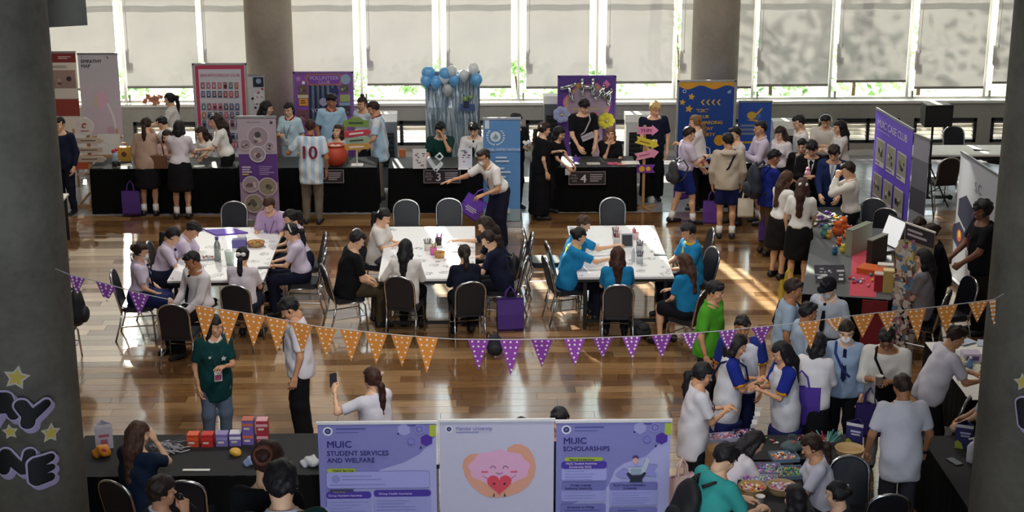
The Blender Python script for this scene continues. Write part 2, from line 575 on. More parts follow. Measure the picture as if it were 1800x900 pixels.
def shrub(x, y, h, w, label):
    rr = random.Random(int(x * 31 + y))
    t = thing('garden_shrub', label, 'shrub', (x, y, -0.15), 0, 'shrubs outside the windows')
    b = MB().use(LEAF)
    for q in range(260):
        a, el, rad = rr.uniform(0, 6.28), rr.uniform(-0.9, 1.5), rr.uniform(0.55, 1)
        p = Vector((math.cos(a) * math.cos(el) * w * rad, math.sin(a) * math.cos(el) * w * 0.6 * rad, h * 0.55 + math.sin(el) * h * 0.5 * rad))
        d = Vector((rr.uniform(-1, 1), rr.uniform(-1, 1), rr.uniform(-.3, 1))).normalized()
        u = d.cross(Vector((0, 0, 1))).normalized()
        L, wd_ = rr.uniform(0.14, 0.28), rr.uniform(0.05, 0.09)
        b.add([p, p + d * L * .5 + u * wd_, p + d * L, p + d * L * .5 - u * wd_], [(0, 1, 2, 3)])
    o = b.build('foliage', t); o['kind'] = 'stuff'
    MB().use(mat('5A4632', 0.9)).tube([(0, 0, 0), (0.02, 0, h * .4), (-.05, 0, h * .8)], [0.05, 0.04, 0.02], 6).build('stem', t)
for i in range(12):
    x = -9.5 + i * 1.75 + rng.uniform(-.3, .3)
    shrub(x, 34.0 + (i % 3) * 0.9, (1.15 if x < 4 else 1.8) + rng.uniform(-.2, .25), 1.0, 'leafy green garden shrub outside the glass below the roller blinds')

def tree(x, y, hgt, w, label):  # trees added outside so their shade darkens the right-hand blinds
    rr = random.Random(int(x * 17 + y))
    t = thing('shade_tree', label, 'tree', (x, y, -0.15), 0, 'shade trees added outside the windows')
    MB().use(mat('5A4632', 0.9)).tube([(0, 0, 0), (0.1, 0.05, hgt * .35), (-.1, 0, hgt * .7)], [0.16, 0.12, 0.06], 8).build('trunk', t)
    b = MB().use(LEAF)
    for q in range(1500):
        a, el, rad = rr.uniform(0, 6.28), rr.uniform(-1.2, 1.5), rr.uniform(0.15, 1)
        p = Vector((math.cos(a) * math.cos(el) * w * rad, math.sin(a) * math.cos(el) * w * 0.7 * rad, hgt * 0.66 + math.sin(el) * hgt * 0.36 * rad))
        d = Vector((rr.uniform(-1, 1), rr.uniform(-1, 1), rr.uniform(-.6, .6))).normalized()
        u = d.cross(Vector((0, 0, 1))).normalized()
        L, wd_ = rr.uniform(0.18, 0.3), rr.uniform(0.07, 0.11)
        b.add([p, p + d * L * .5 + u * wd_, p + d * L, p + d * L * .5 - u * wd_], [(0, 1, 2, 3)])
    o = b.build('crown', t); o['kind'] = 'stuff'
for x, y, hg, w in ((4.6, 41, 10.5, 2.9), (9.6, 39.5, 11, 3.1), (15.0, 41, 10.5, 3.0), (-12.5, 40, 9, 2.4)):
    tree(x, y, hg, w, 'leafy tree added outside to shade the roller blinds from behind')
# ------------------------------------------------------------------ smooth bodies: distance field -> surface net
def A(*v):
    return np.array(v, float)
def nrm(v):
    return v / (np.linalg.norm(v) + 1e-9)

class Field:
    def __init__(s, lo, hi, h):
        s.h = h
        s.lo = np.array(lo, float)
        n = np.ceil((np.array(hi) - s.lo) / h).astype(int) + 1
        s.n = n
        s.ax = [s.lo[i] + h * np.arange(n[i]) for i in range(3)]
        s.F = np.full(n, 0.12, np.float32)
    def sl(s, lo, hi):
        i0 = np.maximum(np.floor((np.array(lo) - s.lo) / s.h).astype(int), 0)
        i1 = np.minimum(np.ceil((np.array(hi) - s.lo) / s.h).astype(int) + 1, s.n)
        if np.any(i1 <= i0):
            return None
        S = tuple(slice(a, b) for a, b in zip(i0, i1))
        return S, (s.ax[0][S[0]][:, None, None], s.ax[1][S[1]][None, :, None], s.ax[2][S[2]][None, None, :])
    def mix(s, S, d, k):
        f = s.F[S]
        if k > 0:
            h = np.clip(0.5 + 0.5 * (f - d) / k, 0, 1)
            s.F[S] = f + (d - f) * h - k * h * (1 - h)
        else:
            s.F[S] = np.minimum(f, d)
    def cone(s, a, b, ra, rb, k=0.03, end=None, flat=None):
        a, b = np.array(a, float), np.array(b, float)
        m = max(ra, rb) + 0.07
        q = s.sl(np.minimum(a, b) - m, np.maximum(a, b) + m)
        if q is None:
            return
        S, (X, Y, Z) = q
        ba = b - a
        L2 = ba @ ba + 1e-9
        px, py, pz = X - a[0], Y - a[1], Z - a[2]
        t = np.clip((px * ba[0] + py * ba[1] + pz * ba[2]) / L2, 0, 1)
        d = np.sqrt((px - t * ba[0]) ** 2 + (py - t * ba[1]) ** 2 + (pz - t * ba[2]) ** 2) - (ra + (rb - ra) * t)
        if end is not None:
            u = ba / math.sqrt(L2)
            e = a + ba * end
            d = np.maximum(d, (X - e[0]) * u[0] + (Y - e[1]) * u[1] + (Z - e[2]) * u[2])
        if flat is not None:
            d = np.maximum(d, flat - Z)
        s.mix(S, d, k)
    def ell(s, c, R, r, k=0.03, sub=False, cut=None):
        """ellipsoid with axes = rows of R"""
        c = np.array(c, float)
        m = max(r) + 0.06
        q = s.sl(c - m, c + m)
        if q is None:
            return
        S, (X, Y, Z) = q
        px, py, pz = X - c[0], Y - c[1], Z - c[2]
        a = [(px * R[i][0] + py * R[i][1] + pz * R[i][2]) for i in range(3)]
        k0 = np.sqrt((a[0] / r[0]) ** 2 + (a[1] / r[1]) ** 2 + (a[2] / r[2]) ** 2)
        k1 = np.sqrt((a[0] / r[0] ** 2) ** 2 + (a[1] / r[1] ** 2) ** 2 + (a[2] / r[2] ** 2) ** 2) + 1e-6
        d = k0 * (k0 - 1) / k1
        if cut is not None:
            cp, cn = cut
            d = np.maximum(d, (X - cp[0]) * cn[0] + (Y - cp[1]) * cn[1] + (Z - cp[2]) * cn[2])
        if sub:
            s.F[S] = np.maximum(s.F[S], -d)
        else:
            s.mix(S, d, k)
    def plane(s, p, n, only=None):
        """remove what lies on the n side of p"""
        X, Y, Z = s.ax[0][:, None, None], s.ax[1][None, :, None], s.ax[2][None, None, :]
        s.F = np.maximum(s.F, ((X - p[0]) * n[0] + (Y - p[1]) * n[1] + (Z - p[2]) * n[2]).astype(np.float32))
    def ripple(s, amp, seed, f=1.0):
        X, Y, Z = s.ax[0][:, None, None] * f, s.ax[1][None, :, None] * f, s.ax[2][None, None, :] * f
        q = seed * 1.7
        s.F = s.F + (amp * (np.sin(27 * X + 11 * Z + 3 * np.sin(9 * Z + q)) * 0.5 + np.sin(31 * Z + 13 * Y + 4 * np.sin(11 * X + q)) * 0.5
                            + 0.6 * np.sin(19 * Y - 23 * Z + q + 3 * np.sin(7 * X)))).astype(np.float32)
    def net(s):
        F, h = s.F, s.h
        F[0], F[-1], F[:, 0], F[:, -1], F[:, :, 0], F[:, :, -1] = [np.maximum(t, 1e-3) for t in (F[0], F[-1], F[:, 0], F[:, -1], F[:, :, 0], F[:, :, -1])]
        I = F < 0
        nx, ny, nz = F.shape
        c = [(i, j, k) for i in (0, 1) for j in (0, 1) for k in (0, 1)]
        sub = lambda G, t: G[t[0]:nx - 1 + t[0], t[1]:ny - 1 + t[1], t[2]:nz - 1 + t[2]]
        cnt = sum(sub(I, t).astype(np.int8) for t in c)
        act = (cnt > 0) & (cnt < 8)
        idx = np.argwhere(act)
        if len(idx) == 0:
            return np.zeros((0, 3)), np.zeros((0, 4), int)
        vid = np.full(act.shape, -1, int)
        vid[act] = np.arange(len(idx))
        V = {t: F[idx[:, 0] + t[0], idx[:, 1] + t[1], idx[:, 2] + t[2]] for t in c}
        acc, num = np.zeros((len(idx), 3)), np.zeros(len(idx))
        for a in c:
            for ax in range(3):
                if a[ax] == 0:
                    b = list(a); b[ax] = 1; b = tuple(b)
                    fa, fb = V[a], V[b]
                    x = (fa < 0) != (fb < 0)
                    t = fa / (fa - fb + (~x))
                    p = np.array(a, float)[None, :].repeat(len(idx), 0)
                    p[:, ax] = t
                    acc += p * x[:, None]
                    num += x
        verts = s.lo + h * (idx + acc / num[:, None])
        quads = []
        for ax in range(3):
            o1, o2 = [i for i in range(3) if i != ax]
            dim = [nx, ny, nz]
            sA = [slice(1, dim[i] - 1) for i in range(3)]
            sA[ax] = slice(0, dim[ax] - 1)
            sB = list(sA); sB[ax] = slice(1, dim[ax])
            ia, ib = I[tuple(sA)], I[tuple(sB)]
            for flip, msk in ((False, ia & ~ib), (True, ~ia & ib)):
                e = np.argwhere(msk)
                if len(e) == 0:
                    continue
                e[:, o1] += 1; e[:, o2] += 1
                g = []
                for d1, d2 in ((-1, -1), (0, -1), (0, 0), (-1, 0)):
                    z = e.copy(); z[:, o1] += d1; z[:, o2] += d2
                    g.append(vid[z[:, 0], z[:, 1], z[:, 2]])
                q = np.stack(g, 1)
                if flip ^ (ax == 1):
                    q = q[:, ::-1]
                quads.append(q)
        return verts, np.concatenate(quads)

def np_mesh(name, parts, mats, smooth=True):
    """parts: list of (verts, quads, material index)"""
    vs, fs, ms, o = [], [], [], 0
    for v, f, m in parts:
        vs.append(v); fs.append(f + o); o += len(v)
        ms.append(np.full(len(f), m) if np.isscalar(m) else m)
    V, F_, M = np.concatenate(vs), np.concatenate(fs), np.concatenate(ms)
    me = bpy.data.meshes.new(name)
    me.vertices.add(len(V)); me.vertices.foreach_set('co', V.astype(np.float32).ravel())
    me.loops.add(F_.size); me.loops.foreach_set('vertex_index', F_.astype(np.int32).ravel())
    me.polygons.add(len(F_)); me.polygons.foreach_set('loop_start', np.arange(0, F_.size, 4, dtype=np.int32))
    for m in mats:
        me.materials.append(m)
    me.polygons.foreach_set('material_index', M.astype(np.int32))
    me.polygons.foreach_set('use_smooth', np.full(len(F_), smooth))
    me.update(calc_edges=True)
    return me

I3 = np.eye(3)
def mb_np(b):
    """an MB of quads/tris as arrays (triangles repeat a corner are avoided: balls only give quads+tris, so split)"""
    return np.array(b.v, float), np.array(b.f)
def qball(c, r, n=3):
    """rounded box of quads only, pushed onto an ellipsoid"""
    b = MB()
    for ax in range(3):
        for sg in (-1, 1):
            vs = []
            for i in range(n + 1):
                for j in range(n + 1):
                    p = [0, 0, 0]
                    p[ax] = sg
                    p[(ax + 1) % 3], p[(ax + 2) % 3] = 2 * i / n - 1, 2 * j / n - 1
                    v = Vector(p).normalized()
                    vs.append((c[0] + r[0] * v[0], c[1] + r[1] * v[1], c[2] + r[2] * v[2]))
            fs = [(i * (n + 1) + j, (i + 1) * (n + 1) + j, (i + 1) * (n + 1) + j + 1, i * (n + 1) + j + 1) for i in range(n) for j in range(n)]
            b.add(vs, fs if sg > 0 else [f[::-1] for f in fs])
    return b

# --- head and hand templates (built once)
def head_template(sex):
    f = Field((-0.12, -0.14, -0.19), (0.12, 0.15, 0.15), 0.0092)
    w = 1.0 if sex == 'm' else 0.94
    f.ell((0, -0.012, 0.03), I3, (0.075 * w, 0.092, 0.088), 0)
    f.ell((0, 0.020, -0.045), I3, (0.056 * w, 0.064, 0.068), 0.03)
    f.ell((0, 0.052, -0.088), I3, (0.026, 0.026, 0.020), 0.03)
    f.cone((0, 0.078, 0.012), (0, 0.101, -0.020), 0.009, 0.014, 0.014)
    f.ell((0, 0.072, 0.034), I3, (0.045, 0.016, 0.010), 0.02)
    f.ell((0, 0.080, -0.058), I3, (0.024, 0.012, 0.012), 0.012)
    for sx in (-1, 1):
        f.ell((sx * 0.077 * w, -0.008, 0.0), I3, (0.010, 0.020, 0.031), 0.008)
        f.ell((sx * 0.032, 0.090, 0.014), I3, (0.017, 0.016, 0.011), 0, True)
        f.ell((sx * 0.044, 0.052, -0.025), I3, (0.018, 0.020, 0.020), 0.025)
    f.cone((0, -0.020, -0.05), (0, -0.028, -0.105), 0.053 * w, 0.050 * w, 0.03)
    v, q = f.net()
    parts = [(v, q, 0)]
    for sx in (-1, 1):
        for (c, r_, mi) in (((sx * 0.031, 0.071, 0.014), (0.0130, 0.012, 0.0058), 1), ((sx * 0.031, 0.0785, 0.014), (0.0072, 0.0055, 0.0058), 2),
                            ((sx * 0.032, 0.0815, 0.036), (0.018, 0.006, 0.0038), 2)):
            a, b_ = mb_np(qball(c, r_))
            parts.append((a, b_, mi))
    for (c, r_) in (((0, 0.0895, -0.0535), (0.021, 0.007, 0.0042)), ((0, 0.0885, -0.0625), (0.018, 0.008, 0.0052))):
        a, b_ = mb_np(qball(c, r_))
        parts.append((a, b_, 3))
    return parts
HEADS = {s: head_template(s) for s in 'mf'}

def hand_template(curl, res):
    f = Field((-0.085, -0.03, -0.11), (0.06, 0.21, 0.045), res)
    kn = [(-0.031, 0.088, 0), (-0.0105, 0.093, 0.003), (0.0105, 0.089, 0.002), (0.031, 0.080, -0.003)]
    for i, p in enumerate(kn):
        f.cone((p[0] * 0.55, 0.0, 0), p, 0.018, 0.0125, 0.014)
    f.cone((0, -0.02, 0), (0, 0.02, 0), 0.024, 0.022, 0.012)
    ln = [(0.040, 0.026, 0.022), (0.045, 0.029, 0.023), (0.042, 0.027, 0.022), (0.033, 0.021, 0.020)]
    for i, p in enumerate(kn):
        a, ang = np.array(p, float), 0.0
        spread = (-0.12, -0.03, 0.05, 0.16)[i]
        for j in range(3):
            ang += curl[j] * (1 + 0.12 * i)
            b = a + ln[i][j] * A(math.sin(spread) * math.cos(ang), math.cos(spread) * math.cos(ang), -math.sin(ang))
            f.cone(a, b, 0.0098 - 0.001 * j, 0.0090 - 0.001 * j, 0.004)
            a = b
    f.cone((-0.016, 0.022, -0.006), (-0.048, 0.055, -0.016), 0.016, 0.012, 0.012)
    f.cone((-0.048, 0.055, -0.016), (-0.050 + 0.012 * curl[0], 0.098, -0.026 - 0.02 * curl[0]), 0.0115, 0.0085, 0.004)
    return f.net()
HANDS = {(k, far): hand_template(c, 0.0085 if far else 0.0066) for far in (0, 1) for k, c in (('relax', (0.35, 0.4, 0.25)), ('grip', (1.05, 1.15, 0.7)), ('flat', (0.08, 0.1, 0.06)))}

SKIN = {'l': mat('E3B594', 0.55, var=0.05), 'm': mat('CF9B78', 0.55, var=0.05), 't': mat('B07A58', 0.55, var=0.05), 'd': mat('855740', 0.55, var=0.06)}
M_EYE = mat('C9C0B8', 0.3, var=0.02)
M_IRIS = mat('17110E', 0.35)
M_LIP = mat('B4655C', 0.5)
def hair_mat(name, dark, light):
    m, nt, b = node_mat(name)
    tc = nt.nodes.new('ShaderNodeTexCoord')
    mp = nt.nodes.new('ShaderNodeMapping'); mp.inputs['Scale'].default_value = (70, 70, 7)
    n = nt.nodes.new('ShaderNodeTexNoise'); n.inputs['Scale'].default_value = 1.0; n.inputs['Detail'].default_value = 3
    nt.links.new(tc.outputs['Object'], mp.inputs[0]); nt.links.new(mp.outputs[0], n.inputs['Vector'])
    r = ramp(nt, [(0.35, dark), (0.7, light)])
    nt.links.new(n.outputs['Fac'], r.inputs[0]); nt.links.new(r.outputs[0], b.inputs['Base Color'])
    b.inputs['Roughness'].default_value = 0.55
    b.inputs['Specular IOR Level'].default_value = 0.35
    bp = nt.nodes.new('ShaderNodeBump'); bp.inputs['Strength'].default_value = 0.6; bp.inputs['Distance'].default_value = 0.01
    nt.links.new(n.outputs['Fac'], bp.inputs['Height']); nt.links.new(bp.outputs[0], b.inputs['Normal'])
    return m
HAIRC = {'k': hair_mat('black_hair', '0E0C10', '221E24'), 'b': hair_mat('dark_brown_hair', '1C130F', '3A2820'), 'br': hair_mat('brown_hair', '33211A', '5E4030'),
         'lb': hair_mat('light_brown_hair', '664830', '9A7450'), 'bl': hair_mat('blond_hair', 'B8955C', 'E2C68C'), 'dr': hair_mat('reddish_hair', '2A1612', '4C2A20')}
ARM = {'down': (0.05, 0.04, -0.52), 'table': (-0.06, 0.36, -0.28), 'hold': (-0.12, 0.30, -0.20), 'phone': (-0.10, 0.30, 0.02), 'cross': (-0.24, 0.20, -0.24),
       'face': (-0.13, 0.20, 0.10), 'reach': (0.02, 0.50, -0.10), 'lap': (-0.06, 0.27, -0.40), 'low': (-0.04, 0.30, -0.42), 'chin': (-0.15, 0.17, 0.02), 'back': (0.03, -0.10, -0.48),
       'point': (-0.02, 0.46, 0.02), 'up': (0.05, 0.16, 0.22), 'side': (0.32, 0.22, -0.30), 'bag': (0.10, 0.10, -0.50)}
CLOTH = {}
def cloth(c):
    if not isinstance(c, str):
        return c
    return mat(c, 0.85, var=0.07, scale=9, sheen=0.15, bump=0.35)

def rx(a):
    c, s_ = math.cos(a), math.sin(a)
    return np.array([[1, 0, 0], [0, c, -s_], [0, s_, c]])
def ry(a):
    c, s_ = math.cos(a), math.sin(a)
    return np.array([[c, 0, s_], [0, 1, 0], [-s_, 0, c]])
def rz(a):
    c, s_ = math.cos(a), math.sin(a)
    return np.array([[c, -s_, 0], [s_, c, 0], [0, 0, 1]])

PEOPLE = []
def person(px, py, face, label, h=1.66, sex='m', sit=False, lean=4, pitch=12, yaw=0, tilt=0, aR='down', aL='down', hR='relax', hL='relax',
           top=('F0EEEC', 's', 't'), bot=('pants', '1C1C22'), hair=('short', 'k'), skin='l', shoe='15151A', sock=None, extra=(), stride=0.0,
           seat=0.485, fat=1.0, spread=0.0, zoff=0.0, chair=None, group=None):
    D2 = math.radians
    s = h / 1.70
    lean_, pitch_, yaw_ = D2(lean), D2(pitch), D2(yaw)
    hz = (seat + 0.085) if sit else 0.93 * s
    fem = sex == 'f'
    sw = (0.155 if fem else 0.180) * s * (0.5 + 0.5 * fat)
    hw = 0.088 * s
    t, tf = A(0, math.sin(lean_), math.cos(lean_)), A(0, math.cos(lean_), -math.sin(lean_))
    X = A(1, 0, 0)
    pel = A(0, 0 if sit else -0.30 * math.sin(lean_) * 0.5, hz)
    T = lambda x, f, u: pel + X * x * s + tf * f * s + t * u * s
    TR = np.array([X, tf, t])
    NB = T(0, -0.01, 0.50)
    nd = nrm(0.6 * t + 0.4 * A(0, 0, 1) + 0.25 * A(0, 1, 0) * math.sin(pitch_))
    HR_ = rz(-yaw_) @ rx(-pitch_) @ ry(D2(tilt))
    hs = 1.03 * (0.55 + 0.45 * s) * (0.97 if fem else 1.0)
    HC = NB + nd * 0.088 * s + HR_ @ A(0, 0.02, 0.055) * hs
    Hp = lambda x, y, z: HC + HR_ @ (A(x, y, z) * hs)
    ztop = HC[2] + 0.134 * hs
    # --- where: head top sits on its line of sight
    wx, wy = at(px, py, ztop + zoff)
    fr = D2(face)
    ca, sa = math.cos(fr), math.sin(fr)
    base = (wx - (HC[0] * ca + HC[1] * sa), wy - (-HC[0] * sa + HC[1] * ca), zoff)
    root = thing('person', label, 'person', base, -fr, group)
    # --- limbs
    arms = {}
    for sg, spec in ((1, aR), (-1, aL)):
        S = T(sg * sw / s, 0.0, 0.44)
        o = ARM[spec] if isinstance(spec, str) else spec
        tgt = S + A(sg * o[0], o[1], o[2]) * s
        l1, l2 = 0.285 * s, 0.255 * s
        d = tgt - S
        L = min(np.linalg.norm(d), l1 + l2 - 0.004)
        u = nrm(d)
        tgt = S + u * L
        ca_ = (l1 * l1 + L * L - l2 * l2) / (2 * l1 * L)
        a_ = l1 * ca_
        hh = math.sqrt(max(l1 * l1 - a_ * a_, 0))
        pole = A(sg * 0.55, -0.45, -0.7)
        pole = nrm(pole - u * (pole @ u))
        arms[sg] = (S, S + u * a_ + pole * hh, tgt)
    legs = {}
    for sg in (1, -1):
        Hj = pel + A(sg * hw, 0, -0.03 * s)
        if sit:
            K = Hj + A(sg * (0.03 + spread), 0.43 * s, 0.0)
            K[2] = max(0.50 * s, seat + 0.03)
            An = A(K[0] + sg * 0.01, K[1] - 0.04 * s, 0.09)
        else:
            st = stride * sg
            K = A(sg * (hw + 0.01 + spread * .5), 0.02 + st * 0.55, 0.50 * s)
            An = A(sg * (hw + 0.015 + spread), -0.03 + st, 0.09 * s)
        legs[sg] = (Hj, K, An)
    # --- body
    lo = np.minimum.reduce([np.array(v).min(0) for v in list(arms.values()) + list(legs.values())] + [T(-.2, -.2, 0)]) - 0.10
    hi = np.maximum.reduce([np.array(v).max(0) for v in list(arms.values()) + list(legs.values())] + [NB + .03, T(.2, .15, .5)]) + 0.10
    f = Field(lo, hi, 0.026)
    cw, ww, pw = ((0.142, 0.115, 0.160) if fem else (0.165, 0.140, 0.155))
    def torso(f, off, hem=None):
        f.ell(T(0, 0, 0.33), TR, ((cw * fat) * s + off, (0.108 * fat) * s + off, 0.20 * s + off), 0)
        f.ell(T(0, 0.01 * fat, 0.13), TR, ((ww * fat) * s + off, (0.098 * fat) * s + off, 0.19 * s + off), 0.05)
        f.ell(T(0, -0.01, 0.0), TR, ((pw * fat) * s + off, (0.112 * fat) * s + off, 0.14 * s + off), 0.05)
        if fem:
            for sg in (-1, 1):
                f.ell(T(sg * 0.065, 0.075, 0.31), TR, (0.062 * s + off, 0.052 * s + off, 0.062 * s + off), 0.03)
        f.cone(T(-sw / s * .85, 0, 0.43), T(sw / s * .85, 0, 0.43), 0.058 * s + off, 0.058 * s + off, 0.05)
        f.cone(T(0, -0.015, 0.42), T(0, -0.012, 0.50), 0.075 * s + off, 0.058 * s + off, 0.05)
    torso(f, -0.004)
    f.cone(NB - nd * 0.03, HC - nd * 0.04, 0.054 * s, 0.050 * s, 0.03)
    rA = (0.050, 0.040, 0.036, 0.026) if not fem else (0.044, 0.035, 0.032, 0.023)
    rA = [q * s * (0.5 + 0.5 * fat) for q in rA]
    for sg, (S, E, Wr) in arms.items():
        f.cone(S, E, rA[0], rA[1], 0.03)
        f.cone(E, Wr, rA[1] * 0.98, rA[3], 0.02)
    rL = [q * s * (0.4 + 0.6 * fat) for q in (0.085, 0.056, 0.054, 0.037)]
    for sg, (Hj, K, An) in legs.items():
        f.cone(Hj, K, rL[0], rL[1], 0.03)
        f.cone(K, An, rL[2], rL[3], 0.02)
        mid = K + (An - K) * 0.3 + A(0, -0.015, 0)
        f.cone(mid, mid + (An - K) * 0.12, 0.052 * s, 0.044 * s, 0.03)
    parts = [(*f.net(), 0)]
    for v, q, m_ in HEADS[sex]:
        parts.append(((v * hs) @ HR_.T + HC, q, m_))
    hands = {}
    for sg, hk in ((1, hR), (-1, hL)):
        v, q = HANDS[(hk, 1 if wy > 19 else 0)]
        S, E, Wr = arms[sg]
        d = nrm(Wr - E)
        lat = A(sg, 0, 0)
        ref = A(0, 0, 1) * (1 - abs(d[2])) + lat * abs(d[2]) * 0.9 + A(0, 0.0, 0)
        up = nrm(ref - d * (ref @ d))
        sx = np.cross(d, up)
        v2 = v.copy()
        if sg < 0:
            v2[:, 0] *= -1
            q = q[:, ::-1]
        B = np.array([sx, d, up]) * (0.98 * s if not fem else 0.90 * s)
        parts.append((v2 @ B + Wr, q, 0))
        hands[sg] = Wr + d * 0.08 * s
    sk = SKIN[skin]
    link('body', np_mesh('body', parts, [sk, M_EYE, M_IRIS, M_LIP]), root)
    seed = len(PEOPLE) + 1
    # --- shirt
    if top:
        if top[2] == 't' and len(top) == 3:
            top = (*top, {'collar': top[0]})
        col, sl_, fit = top[0], top[1], top[2]
        hem = {'t': 0.03, 'u': -0.12, 'l': -0.26, 'c': 0.02}[fit]
        off = 0.016 if fit in 'tc' else 0.020
        f = Field(lo - 0.02, hi + 0.02, 0.0225)
        torso(f, off)
        if fit in 'ul':
            f.ell(T(0, 0, 0.02 if fit == 'u' else -0.06), TR, (max(pw, cw * .98) * fat * s + off + 0.014, 0.116 * fat * s + off + 0.016, 0.62 * s), 0.05, cut=(T(0, 0, 0.34), t))
        else:
            f.ell(T(0, 0, 0.07), TR, (ww * fat * s + off + 0.022, 0.098 * fat * s + off + 0.022, 0.11 * s), 0.05)
        f.cone(NB - nd * 0.03, NB + nd * 0.01, 0.058 * s + off, 0.052 * s + off, 0.02)
        f.ripple(0.0065, seed)
        f.plane(T(0, 0, hem), -t)
        f.plane(T(0, 0.0, 0.492), nrm(t - 0.35 * tf * -1))
        for sg, (S, E, Wr) in arms.items():
            if sl_ == 's':
                f.cone(S - (E - S) * 0.02, E, rA[0] + 0.018, rA[1] + 0.022, 0.03, end=0.80)
            elif sl_ == 'l':
                f.cone(S, E, rA[0] + 0.018, rA[1] + 0.016, 0.03)
                f.cone(E, Wr, rA[1] + 0.016, rA[3] + 0.014, 0.02, end=0.94)
            elif sl_ == 'm':
                f.cone(S, E, rA[0] + 0.018, rA[1] + 0.018, 0.03)
                f.cone(E, Wr, rA[1] + 0.018, rA[2] + 0.018, 0.02, end=0.35)
        f.ripple(0.0015, seed + 5, 1.4)
        so = link('shirt', np_mesh('shirt', [(*f.net(), 0)], [cloth(col)]), root)
        if len(top) > 3 and top[3]:                       # contrasting sleeves or collar
            for key, cc in top[3].items():
                if key == 'collar':
                    b = MB().use(cloth(cc))
                    ring = [NB + X * (0.076 * s * math.cos(q)) + tf * ((0.090 if math.sin(q) > 0 else 0.072) * s * math.sin(q)) + t * (0.008 - 0.050 * max(0, math.sin(q)) ** 2 + 0.012 * max(0, -math.sin(q))) for q in np.linspace(math.pi / 2 + .12, 2.5 * math.pi - .12, 18)]
                    b.tube(ring, [0.008] + [0.0135] * 16 + [0.008], 8)
                    b.build('collar', root, True)
                elif key == 'sleeve':
                    g = Field(lo - .02, hi + .02, 0.022)
                    for sg, (S, E, Wr) in arms.items():
                        g.cone(S - (E - S) * 0.02, E, rA[0] + 0.032, rA[1] + 0.034, 0.02, end=0.80)
                        g.cone(S - (E - S) * 0.02 - A(sg * .06, 0, -0.005), S, 0.07 * s, rA[0] + 0.024, 0.02)
                    v, q = g.net()
                    link('sleeve', np_mesh('sleeve', [(v, q, 0)], [cloth(cc)]), root)
                elif key == 'cuff':
                    for sg, (S, E, Wr) in arms.items():
                        MB().use(cloth(cc)).tube([S + (E - S) * .70, S + (E - S) * .82], rA[1] + 0.033, 12).build('cuff', root, True)
    # --- trousers / skirt / shorts
    kind = bot[0] if bot else None
    wl = 0.085 if not top or top[2] in 'tc' else {'u': -0.085, 'l': -0.225}[top[2]]
    if kind:
        f = Field(lo - 0.05, hi + 0.03, 0.0235)
        ofb = 0.012
        if kind == 'skirt' and not sit:
            n_ = 10
            zt, zb = hz + 0.10 * s, (bot[2] if len(bot) > 2 else 0.50) * s
            for i in range(n_):
                u = i / (n_ - 1)
                z = zt + (zb + .03 - zt) * u
                c = pel + A(0, -0.02 * u, 0); c[2] = z
                w_ = min(1.0, 0.72 + 1.3 * u)
                f.ell(c, I3, ((pw + 0.03 * u) * s * w_ * fat + 0.02, (0.115 + 0.05 * u) * s * w_ * fat + 0.02, 0.10 * s), 0.06)
            f.plane(A(0, 0, zb), A(0, 0, -1))
            f.plane(T(0, 0, wl), t)
        else:
            f.ell(T(0, -0.01, 0.0), TR, (pw * fat * s + ofb, 0.112 * fat * s + ofb, 0.15 * s), 0)
            f.ell(T(0, 0.0, 0.08), TR, (ww * fat * s + ofb, 0.098 * fat * s + ofb, 0.10 * s), 0.04)
            f.plane(T(0, 0, wl), t)
            wide = {'pants': 0.0, 'wide': 0.045, 'shorts': 0.022, 'skirt': 0.03}[kind]
            for sg, (Hj, K, An) in legs.items():
                if kind in ('pants', 'wide'):
                    f.cone(Hj, K, rL[0] + ofb, rL[1] + ofb + 0.012 + wide * .6, 0.03)
                    f.cone(K, An + A(0, 0, -0.03), rL[2] + ofb + 0.012 + wide * .6, rL[3] + 0.022 + wide, 0.03, end=0.97)
                else:
                    f.cone(Hj, K, rL[0] + ofb + wide * .5, rL[1] + ofb + wide, 0.03 if kind == 'shorts' else 0.16, end=0.86 if kind == 'shorts' else 0.97)
        f.ripple(0.003, seed + 2)
        link({'pants': 'trousers', 'wide': 'trousers'}.get(kind, kind), np_mesh(kind, [(*f.net(), 0)], [cloth(bot[1])]), root)
    # --- feet
    if shoe:
        sm = mat(shoe, 0.45)
        for sg, (Hj, K, An) in legs.items():
            g = Field(An + A(-.08, -.12, -.10), An + A(.08, .24, .06), 0.0175)
            z0 = An[2] - 0.09 * (1 if sit else s)
            g.cone(A(An[0], An[1] - 0.03, z0 + 0.045), A(An[0] + sg * 0.015, An[1] + 0.16, z0 + 0.028), 0.046, 0.036, 0, flat=z0 + 0.002)
            g.cone(A(An[0], An[1] - 0.02, z0 + 0.05), An + A(0, -.01, -.02), 0.045, 0.046, 0.02, flat=z0 + 0.002)
            v, q = g.net()
            link('shoe', np_mesh('shoe', [(v, q, 0)], [sm]), root)
            if sock:
                MB().use(cloth(sock)).tube([An + A(0, 0, -0.04), An + (K - An) * 0.28], [rL[3] + 0.012, rL[3] + 0.014], 12).build('sock', root, True)
    # --- hair
    if hair:
        st, hc = hair
        hm = HAIRC[hc]
        back = -(HR_ @ A(0, 1, 0))
        L = {'long': 0.36, 'mid': 0.22, 'bob': 0.13, 'pony': 0.30, 'lowpony': 0.30}.get(st, 0)
        hlo, hhi = HC - 0.20, HC + 0.20
        hlo[2] -= L + 0.06
        hlo[1] -= 0.06
        g = Field(hlo, hhi, 0.0135)
        vol = {'curly': 0.030, 'bowl': 0.016}.get(st, 0.010 if not fem else 0.013)
        g.ell(Hp(0, -0.016, 0.034), HR_.T, ((0.077 + vol) * hs, (0.094 + vol) * hs, (0.090 + vol) * hs), 0)
        # keep the face and the neck free
        ax_ = HR_.T
